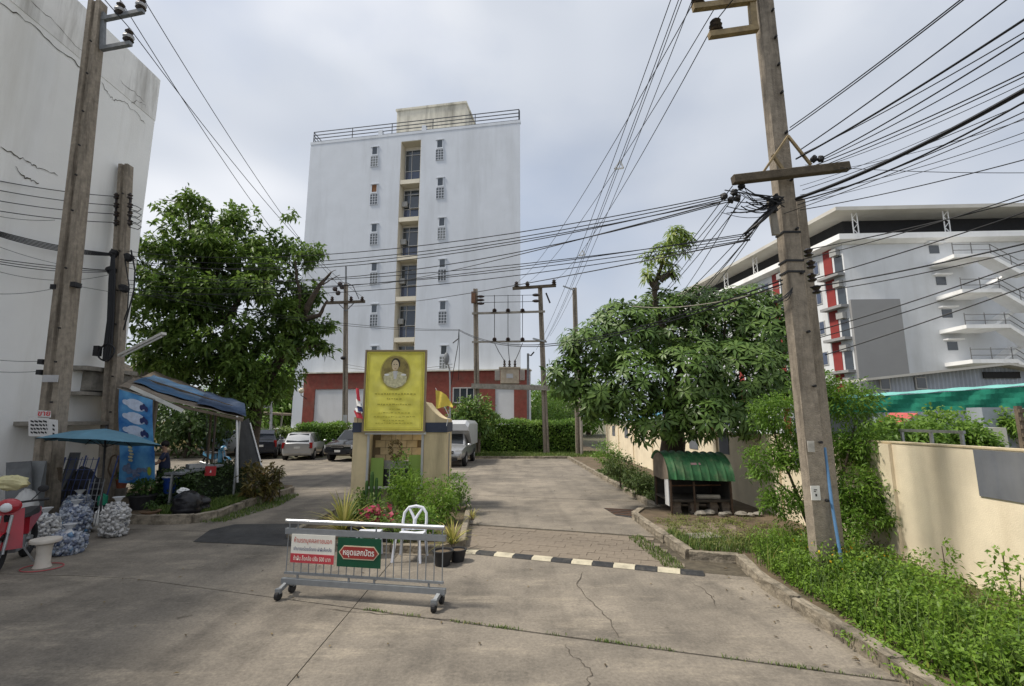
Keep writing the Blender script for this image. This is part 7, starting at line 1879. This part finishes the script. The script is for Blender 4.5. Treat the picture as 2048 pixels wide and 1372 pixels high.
# feathery bush round the right poles
fb_c = [(1560, 830, 8.9, .48), (1530, 925, 8.8, .38), (1585, 905, 8.9, .42), (1700, 800, 9.0, .50), (1735, 890, 8.9, .45), (1720, 980, 8.7, .50), (1560, 1000, 8.6, .28), (1630, 775, 9.2, .42), (1690, 1050, 8.5, .36), (1660, 900, 9.3, .5), (1600, 1000, 8.8, .25), (1755, 1030, 8.5, .25), (1660, 1010, 9.0, .42)]
fb = thing('feathery_bush', 'bright feathery leaved bush growing behind the two right poles', 'bush', (5.4, 8.9, .1))
put('foliage', crown_mesh('foliage', [(tuple(at(x, y, Y)), (r, r * .8, r * .8)) for x, y, Y, r in fb_c], 1500, 16, .085, .026, .15, .15, .25), M_FEATHER, fb)
for b_ in (((1640, 1110), (1600, 1000), (1560, 900), (1540, 840)), ((1650, 1110), (1680, 980), (1710, 850)), ((1645, 1110), (1650, 950), (1640, 800)), ((1600, 1000), (1550, 960))): put('stem', limb([at(x, y, 8.9) for x, y in b_], .035, .012, 6), M_BARK, fb)

# roadside weeds along the right kerb, thicker towards the camera
def weeds(name, label, poly, n, h, L, m_, z=.10, dens=None):
    Pq = scatter(poly, n, z); hh = h * (0.35 + .35 * np.sin(Pq[:, 1] * 2.3 + Pq[:, 0] * 3.1) ** 2 + .3 * np.sin(Pq[:, 1] * 5.1 - Pq[:, 0] * 4.3) ** 2) * (.55 + .5 * RNG.random(n)); hh *= np.clip(.35 + (Pq[:, 0] - Pq[:, 0].min()) * 1.3, .35, 1)
    per = 26; Pr = np.repeat(Pq, per, 0); H = np.repeat(hh, per)
    t = RNG.random(len(Pr)) ** .7; off = RNG.normal(size=(len(Pr), 3)) * .055; Pr = Pr + off; Pr[:, 2] = z + t * H
    tone = np.repeat(RNG.random(n), per)
    return tag(put(name, leaf_mesh(name, Pr, rand_dirs(len(Pr)) + np.array([[0, -.1, .35]]), unit(rand_dirs(len(Pr)) * .6 + np.array([[0, 0, 1.0]])), L * (.6 + .8 * RNG.random(len(Pr))), L * .5, .1, .3, np.clip(tone * .5 + RNG.random(len(Pr)) * .5, 0, 1)), m_), label, 'weeds', kind='stuff')
weeds('roadside_weeds', 'dense bright green weeds spilling over the right kerb', [(3.88, 2.6), (3.90, 6.0), (3.95, 7.4), (4.15, 8.7), (4.8, 9.2), (5.6, 8.6), (5.5, 6.9), (5.0, 5.4), (4.7, 2.6)], 1350, .66, .056, M_WEED)
M_WEED2 = leafmat('weed_leaf_dark', (.050, .110, .018), (.150, .235, .045), .4, .5, hue2=(.34, .30, .10))
weeds('broad_weeds', 'patches of taller broad leaved weeds among the verge weeds under the poles', [(4.15, 3.2), (4.2, 5.4), (4.1, 6.6), (4.4, 8.4), (5.0, 8.6), (5.3, 7.2), (4.9, 6.2), (5.1, 5.0), (4.6, 3.6)], 200, .72, .07, M_WEED2)
tag(put('verge_grass_tufts', blades_mesh('verge_grass_tufts', scatter([(3.85, 2.6), (3.88, 8.2), (4.6, 8.8), (5.4, 8.2), (5.0, 5.0), (4.6, 2.6)], 1600, .10), .38, .012, .9), M_GRASS), 'long grass blades rising through the weeds on the right verge', 'grass', kind='stuff')
weeds('wall_weeds', 'sparser weeds at the foot of the cream wall', [(4.8, 3), (5.3, 6), (5.6, 8.6), (6.3, 8.8), (6.3, 3)], 190, .30, .06, leafmat('dry_weed', (.09, .13, .03), (.26, .27, .08), .35, .6, hue2=(.38, .30, .12)))
weeds('verge_weeds', 'straggling weeds along the far right kerb', [(3.95, 13.6), (3.95, 17), (3.75, 22), (4.6, 22), (5.4, 16), (4.9, 14)], 520, .42, .085, leafmat('verge_leaf', (.04, .085, .018), (.13, .17, .05), .35, .6, hue2=(.26, .20, .08)))
weeds('kerb_creeper', 'low creeper in the gap between kerb and road at lower right', [(3.55, 2.8), (3.60, 5.6), (3.80, 5.6), (3.80, 2.8)], 70, .14, .05, M_WEED)
# tall weeds
for k, (px, py, Y, r, lb) in enumerate(((1215, 905, 20, .62, 'leafy shrub on the verge before the far wall'), (1240, 930, 17, .5, 'straggly shrub beside the far right kerb'), (1275, 960, 15.2, .45, 'brownish shrub left of the bin shelter'))):
    p = at(px, py, Y); t = thing('verge_shrub', lb, 'shrub', (p.x, p.y, .1), group='shrubs on the right verge')
    put('foliage', crown_mesh('foliage', [(tuple(p), (r, r * .8, r * .8)), ((p.x + r * .5, p.y - .2, p.z - r * .6), r * .6)], 130, 10, .10, .045, .15, .1), M_FEATHER if k == 0 else leafmat('verge_leaf', (.04, .085, .018), (.13, .17, .05)), t)
    put('stem', limb([(p.x, p.y, .1), p], .03, .01, 6), M_BARK, t)
for k, (px, py, Y) in enumerate(((2015, 1165, 5.7), (2050, 1210, 5.4), (1890, 1140, 6.7))):
    p = at(px, py, Y); t = thing('tall_weed', ('tall thin weed before the grey wall panel', 'tall thin weed at the very right edge', 'dry yellowish weed against the cream wall')[k], 'weed', (p.x, p.y, .1), group='tall weeds at the wall')
    put('foliage', crown_mesh('foliage', [(tuple(p), (.22, .2, .35)), ((p.x, p.y, p.z - .4), (.2, .2, .3))], 60, 8, .07, .03, .1, .1), M_WEED, t)
    put('stem', limb([(p.x, p.y, .1), p + Vector((0, 0, .3))], .012, .005, 5), M_BARK, t)

# hedges
def hedge(name, label, x0, x1, y0, y1, h, n, m_, L=.10, z0=.05):
    t = thing(name, label, 'hedge', ((x0 + x1) / 2, (y0 + y1) / 2, z0))
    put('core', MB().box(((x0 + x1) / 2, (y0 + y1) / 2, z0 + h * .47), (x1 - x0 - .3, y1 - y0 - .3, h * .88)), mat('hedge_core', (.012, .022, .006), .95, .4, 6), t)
    face = RNG.random(n); q = RNG.random((n, 2)); P = np.zeros((n, 3))
    fr_ = face < .55; tp = (face >= .55) & (face < .88); sd = face >= .88
    P[fr_] = np.column_stack([x0 + (x1 - x0) * q[fr_, 0], np.full(fr_.sum(), y0), z0 + h * q[fr_, 1]]); P[tp] = np.column_stack([x0 + (x1 - x0) * q[tp, 0], y0 + (y1 - y0) * q[tp, 1], np.full(tp.sum(), z0 + h)]); P[sd] = np.column_stack([np.where(q[sd, 0] < .5, x0, x1), y0 + (y1 - y0) * RNG.random(sd.sum()), z0 + h * q[sd, 1]])
    P += RNG.normal(size=P.shape) * .07; P[:, 2] += .05 * np.sin(P[:, 0] * 3.3) + .06 * np.sin(P[:, 0] * 1.1 + 2) * (P[:, 2] > h * .5)
    P[:, 1] += .10 * np.sin(P[:, 0] * 2.1 + P[:, 2] * 2)
    put('foliage', leaf_mesh('foliage', P, rand_dirs(n) + np.array([[0, -.5, .5]]), rand_dirs(n) * .6 + np.array([[0, -.5, .8]]), L * (.6 + .8 * RNG.random(n)), L * .55, .12, .2, np.clip(.5 * (.5 + .5 * np.sin(P[:, 0] * 1.7 + P[:, 2] * 2.3)) + .5 * RNG.random(n), 0, 1)), m_, t)
    return t
hx = lambda px, Y: at(px, 880, Y).x
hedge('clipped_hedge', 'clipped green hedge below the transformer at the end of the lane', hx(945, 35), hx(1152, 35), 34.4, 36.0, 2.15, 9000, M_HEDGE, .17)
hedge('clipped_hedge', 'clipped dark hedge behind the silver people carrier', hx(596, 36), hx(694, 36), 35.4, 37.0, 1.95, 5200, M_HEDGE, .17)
yh = hedge('flowering_hedge', 'low yellowish bush at the left end of the dark clipped hedge', hx(560, 35), hx(594, 35), 34.6, 35.8, 1.6, 1500, M_LEAFL, .15)
hedge('trimmed_hedge', 'low trimmed hedge in front of the food stall counter', -9.35, -8.35, 13.0, 16.0, .82, 7000, M_DARKLEAF if False else leafmat('stall_hedge', (.014, .038, .008), (.06, .10, .022), .25, .45, hue2=(.13, .10, .04)), .085, .14)

# shrubs and background trees
def bush(name, label, px, py, Y, r, n, L, m_, cat='bush', group=None, stem=True, sq=.85):
    p = at(px, py, Y); t = thing(name, label, cat, (p.x, Y, 0), group=group); rr = random.Random(px + py)
    cl_ = [(tuple(p), (r, r, r * sq))] + [((p.x + rr.uniform(-.7, .7) * r, p.y + rr.uniform(-.5, .5) * r, p.z + rr.uniform(-.45, .5) * r * sq), r * rr.uniform(.4, .6)) for _ in range(5)]
    put('crown', crown_mesh('crown', cl_, n, 10, L, L * .42, L * 1.6, .35, .3), m_, t)
    if stem: put('trunk', limb([(p.x, Y, 0), (p.x + .1, Y, p.z * .6), p], max(.04, r * .07), .03, 7), M_BARK, t)
    return t
bush('garden_shrub', 'rounded glossy shrub behind the silver pickup at the lane end', 945, 835, 31.6, 1.55, 420, .30, M_AL, 'shrub')
bush('garden_shrub', 'small shrub lifting over the hedge beside the red pier', 1040, 862, 36.4, .9, 120, .2, M_FEATHER, 'shrub')
for k, (px, py, Y, r, n_, lb) in enumerate(((588, 792, 60, 5.0, 420, 'broad far tree between the leaning tree and the red annex'), (560, 745, 75, 6.5, 360, 'tallest far tree behind the left tree'), (505, 800, 55, 4.5, 320, 'far tree right behind the left trunks'),
        (1075, 820, 58, 3.6, 300, 'far tree left of the pole at the kerb end'), (1120, 812, 66, 4.6, 300, 'far tree behind the pole at the kerb end'), (1175, 800, 75, 6.0, 300, 'far tree glimpsed under the right tree'), (1110, 838, 50, 2.4, 200, 'low far bush over the clipped lane hedge'), (380, 840, 31, 2.6, 320, 'dark bushy tree seen through the stall'), (440, 852, 42, 3.2, 260, 'far bush seen through the stall by the pale blue car'), (300, 800, 34, 4.4, 300, 'dark tree behind the old low house'))):
    bush('far_tree', lb, px, py, Y, r, n_, r * .13, M_DARKLEAF if k in (7, 9) else M_HEDGE, 'tree', 'trees in the distance', True, .8)
for k, (px, py, Y, r, n_, lb) in enumerate(((1770, 876, 11.2, .45, 200, 'bush behind the wall below the red canopy'), (1835, 880, 11.0, .5, 240, 'bush behind the wall at the pipe frame'), (1905, 868, 11.4, .62, 300, 'biggest bush behind the wall beside the grey pillar'), (1950, 888, 11.0, .4, 160, 'small bush at the foot of the grey yard pillar'), (2035, 850, 11.6, .35, 80, 'climbing plant beside the slatted rack'))):
    bush('yard_bush', lb, px, py, Y, r, n_, .13, M_HEDGE, 'bush', 'bushes behind the cream wall')
# distant low roofs
hs = thing('far_house', 'low far house with a tan roof left of the red annex', 'house', (at(590, 830, 64).x, 64, 0))
p = at(590, 812, 64)
put('wall', MB().box((p.x, 64, 2.0), (7, 5, 4.0)), mat('far_wall', (.35, .33, .30), .8), hs)
put('roof', MB().extr([(p.x - 4.4, 60.5, 4.0), (p.x + 4.4, 60.5, 4.0), (p.x + 3.6, 64, 5.6), (p.x - 3.6, 64, 5.6)], (0, .2, .15)), mat('far_roof_tan', (.42, .30, .16), .7, .15, 1), hs)
for dx in (-1.5, 1.2): put('window', MB().box((p.x + dx, 61.47, 2.6), (1.1, .1, 1.0)), M_DGLASS, hs)
hs = thing('far_house', 'grey roofed far house glimpsed between the annex and the kerb end pole', 'house', (at(1100, 840, 70).x, 70, 0))
p = at(1095, 815, 70)
put('wall', MB().box((p.x, 70, 1.8), (9, 6, 3.6)), mat('far_wall', (.35, .33, .30), .8), hs)
put('roof', MB().extr([(p.x - 5.5, 66, 3.5), (p.x + 5.5, 66, 3.5), (p.x + 4.6, 70, 5.0), (p.x - 4.6, 70, 5.0)], (0, .2, .15)), M_SHEET, hs)
cp_ = thing('carport', 'far carport roof over the white pickup beside the tree', 'carport', (at(530, 850, 48).x, 48, 0))
p = at(530, 826, 48)
put('roof', MB().box((p.x, 48, p.z), (5.5, 5, .18), rot=Matrix.Rotation(.06, 3, 'Y')), M_WOOD, cp_)
for dx in (-2.4, 2.4): put('post', MB().bar((p.x + dx, 46.5, 0), (p.x + dx, 46.5, p.z), .12, .12), M_CONC, cp_)
solo('yard_wall', MB().box((-29, 41, 1.1), (14, .2, 2.2)), mat('yard_wall_yellow', (.46, .38, .18), .8, .12, 1), 'low yellowish wall far behind the stall', 'wall')

# planter plants
def spiky(name, label, base, n, L, W, m_, spread=1.0, h0=.0):
    a = RNG.random(n) * 2 * PI; el = np.radians(25 + 60 * RNG.random(n) ** .8) ; V_, T_, R_ = [], [], []; o = 0
    t = thing(name, label, 'plant', base)
    for k in range(n):
        d = np.array([math.cos(a[k]), math.sin(a[k])]); s = np.array([-d[1], d[0]]); LL = L * random.uniform(.6, 1.1); rnd = random.random()
        for j in range(6):
            u = j / 5; r = LL * math.cos(el[k]) * u * spread + LL * .25 * u * u; z = h0 + LL * math.sin(el[k]) * u - LL * .75 * u ** 2.6 * math.cos(el[k])
            w = W * (1 - u ** 2) * .5 + .001
            for sg_ in (-1, 1): V_.append((base.x + d[0] * r + s[0] * w * sg_, base.y + d[1] * r + s[1] * w * sg_, base.z + z + abs(sg_) * .0))
            if j: b0 = o + (j - 1) * 2; T_ += [b0, b0 + 1, b0 + 3, b0, b0 + 3, b0 + 2]
        R_ += [rnd] * 12; o += 12
    put('leaves', tri_mesh('leaves', np.array(V_), np.array(T_), np.array(R_)), m_, t)
    put('stem', MB().tube([base, base + Vector((0, 0, .12))], .04, 8), M_WOOD, t)
    return t
M_VARI = leafmat('variegated', (.13, .17, .03), (.56, .48, .14), .3, .5)
P_ = lambda px, py, z=.09: gnd(px, py, z)
spiky('striped_spider_plant', 'big yellow striped strap leaved plant at the left end of the planter', P_(686, 1082) + Vector((0, 0, .1)), 95, 1.0, .040, M_VARI)
spiky('striped_spider_plant', 'smaller yellow striped strap leaved plant right of the white chair', P_(905, 1092), 60, .62, .03, M_VARI)
spiky('striped_spider_plant', 'low yellow striped plant at the right corner of the planter', P_(945, 1040), 30, .4, .025, M_VARI)
spiky('sword_plant', 'dark upright sword leaved plant by the left pillar of the pavilion', P_(726, 1030), 22, .9, .05, M_LEAFG, .35)
M_RED_L = leafmat('caladium', (.22, .012, .035), (.48, .06, .12), .3, .5)
cal = thing('red_caladium', 'plant with deep red leaves edged green in the middle of the planter', 'plant', P_(757, 1072))
pb_ = P_(757, 1072)
N_ = 46
Pq = np.array([pb_ + Vector((random.gauss(0, .16), random.gauss(0, .1), random.uniform(.2, .58))) for _ in range(N_)])
put('red_leaves', leaf_mesh('red_leaves', Pq, rand_dirs(N_) * .6 + np.array([[0, -.7, .1]]), rand_dirs(N_) * .5 + np.array([[0, -.4, .8]]), .17, .11, .08, .3), M_RED_L, cal)
N_ = 120
Pq = np.array([pb_ + Vector((random.gauss(0, .22), random.gauss(0, .14), random.uniform(.02, .55))) for _ in range(N_)])
put('green_leaves', leaf_mesh('green_leaves', Pq, rand_dirs(N_) + np.array([[0, -.4, .3]]), rand_dirs(N_) * .5 + np.array([[0, 0, 1.]]), .13, .07, .1, .3), M_LEAFL, cal)
def planty(label, px, py, r, h, n, L, m_, name='planter_shrub'):
    b = P_(px, py); t = thing(name, label, 'plant', b, group='shrubs in the planter')
    put('foliage', crown_mesh('foliage', [(tuple(b + Vector((0, 0, h * .55))), (r, r * .8, h * .5)), (tuple(b + Vector((r * .4, -.1, h * .35))), (r * .7, r * .6, h * .35))], n, 9, L, L * .34, L * 1.4, .1, .2), m_, t)
    put('stem', limb([b, b + Vector((0, 0, h * .6))], .025, .008, 6), M_BARK, t)
planty('bushy green shrub under the right half of the pavilion niche', 812, 1032, .55, 1.05, 190, .10, M_WEED)
planty('tall fine leaved shrub in front of the pavilion niche', 800, 1015, .32, 1.45, 120, .11, M_FEATHER)
planty('green shrub at the right pillar of the pavilion', 872, 1045, .45, .85, 170, .10, M_WEED)
planty('light green shrub at the right edge of the planter', 905, 1020, .40, .95, 140, .09, M_FEATHER)
planty('low leafy shrub behind the red caladium', 735, 1055, .38, .6, 130, .10, M_LEAFL)
planty('low green filler plant behind the white chair', 835, 1075, .42, .55, 150, .09, M_FEATHER)
planty('small leafy plant between the stool and the chair', 778, 1085, .28, .42, 90, .08, M_LEAFL)
planty('upright green shrub beside the left pillar of the pavilion', 708, 1052, .28, .7, 90, .09, M_LEAFL)
# cactus-like columns by the left side of the niche
cacb = P_(741, 1026)
cac = thing('column_cactus', 'branching green column cactus in front of the niche', 'cactus', cacb)
M_CAC = mat('cactus_green', (.06, .13, .03), .6, .25, 8)
for k, (dx, h, r) in enumerate(((0, 1.0, .05), (-.12, .78, .042), (.11, .85, .042), (.2, .6, .036), (-.2, .55, .036))):
    put('column', MB().lathe(cacb + Vector((dx, random.uniform(-.06, .06), 0)), [(r * .8, 0), (r, .1), (r, h * .92), (r * .6, h)], 7), M_CAC, cac)
# croton clump at the end of the stall hedge
cb0 = gnd(520, 1000, .14)
crt = thing('croton_clump', 'clump of upright reddish green croton plants at the road end of the stall', 'plant', cb0)
M_CROT = leafmat('croton', (.035, .055, .014), (.20, .14, .035), .25, .5, hue2=(.30, .10, .04))
put('foliage', crown_mesh('foliage', [(tuple(cb0 + Vector((dx, dy, .5))), (.26, .25, .5)) for dx, dy in ((-.45, .25), (-.1, 0), (.12, .3), (-.15, .7))], 120, 9, .20, .055, .12, .1, .35, 1.2), M_CROT, crt)
for k in range(6): put('stem', limb([cb0 + Vector((-.5 + k * .17, random.uniform(0, .5), 0)), cb0 + Vector((-.55 + k * .2, random.uniform(0, .5), .8))], .015, .008, 5), M_BARK, crt)

fl_p = scatter([(4.2, 6.6), (4.3, 8.4), (5.2, 8.4), (5.2, 6.6)], 60, .5); fl_p[:, 2] = .42 + .25 * RNG.random(60)
tag(put('weed_flowers', leaf_mesh('weed_flowers', fl_p, rand_dirs(60), rand_dirs(60), .035, .03), leafmat('yellow_petal', (.5, .30, .02), (.65, .45, .03), .3, .6)), 'tiny yellow flowers on the weeds under the right poles', 'flowers', kind='stuff')
weeds('island_weeds', 'low patchy weeds on the soil between the kerb corner and the bin shelter', [(3.2, 9.1), (3.2, 11.6), (3.7, 11.9), (4.6, 11.4), (5.6, 11.6), (5.8, 9.6), (4.6, 8.9)], 210, .16, .045, MATS['dry_weed'])
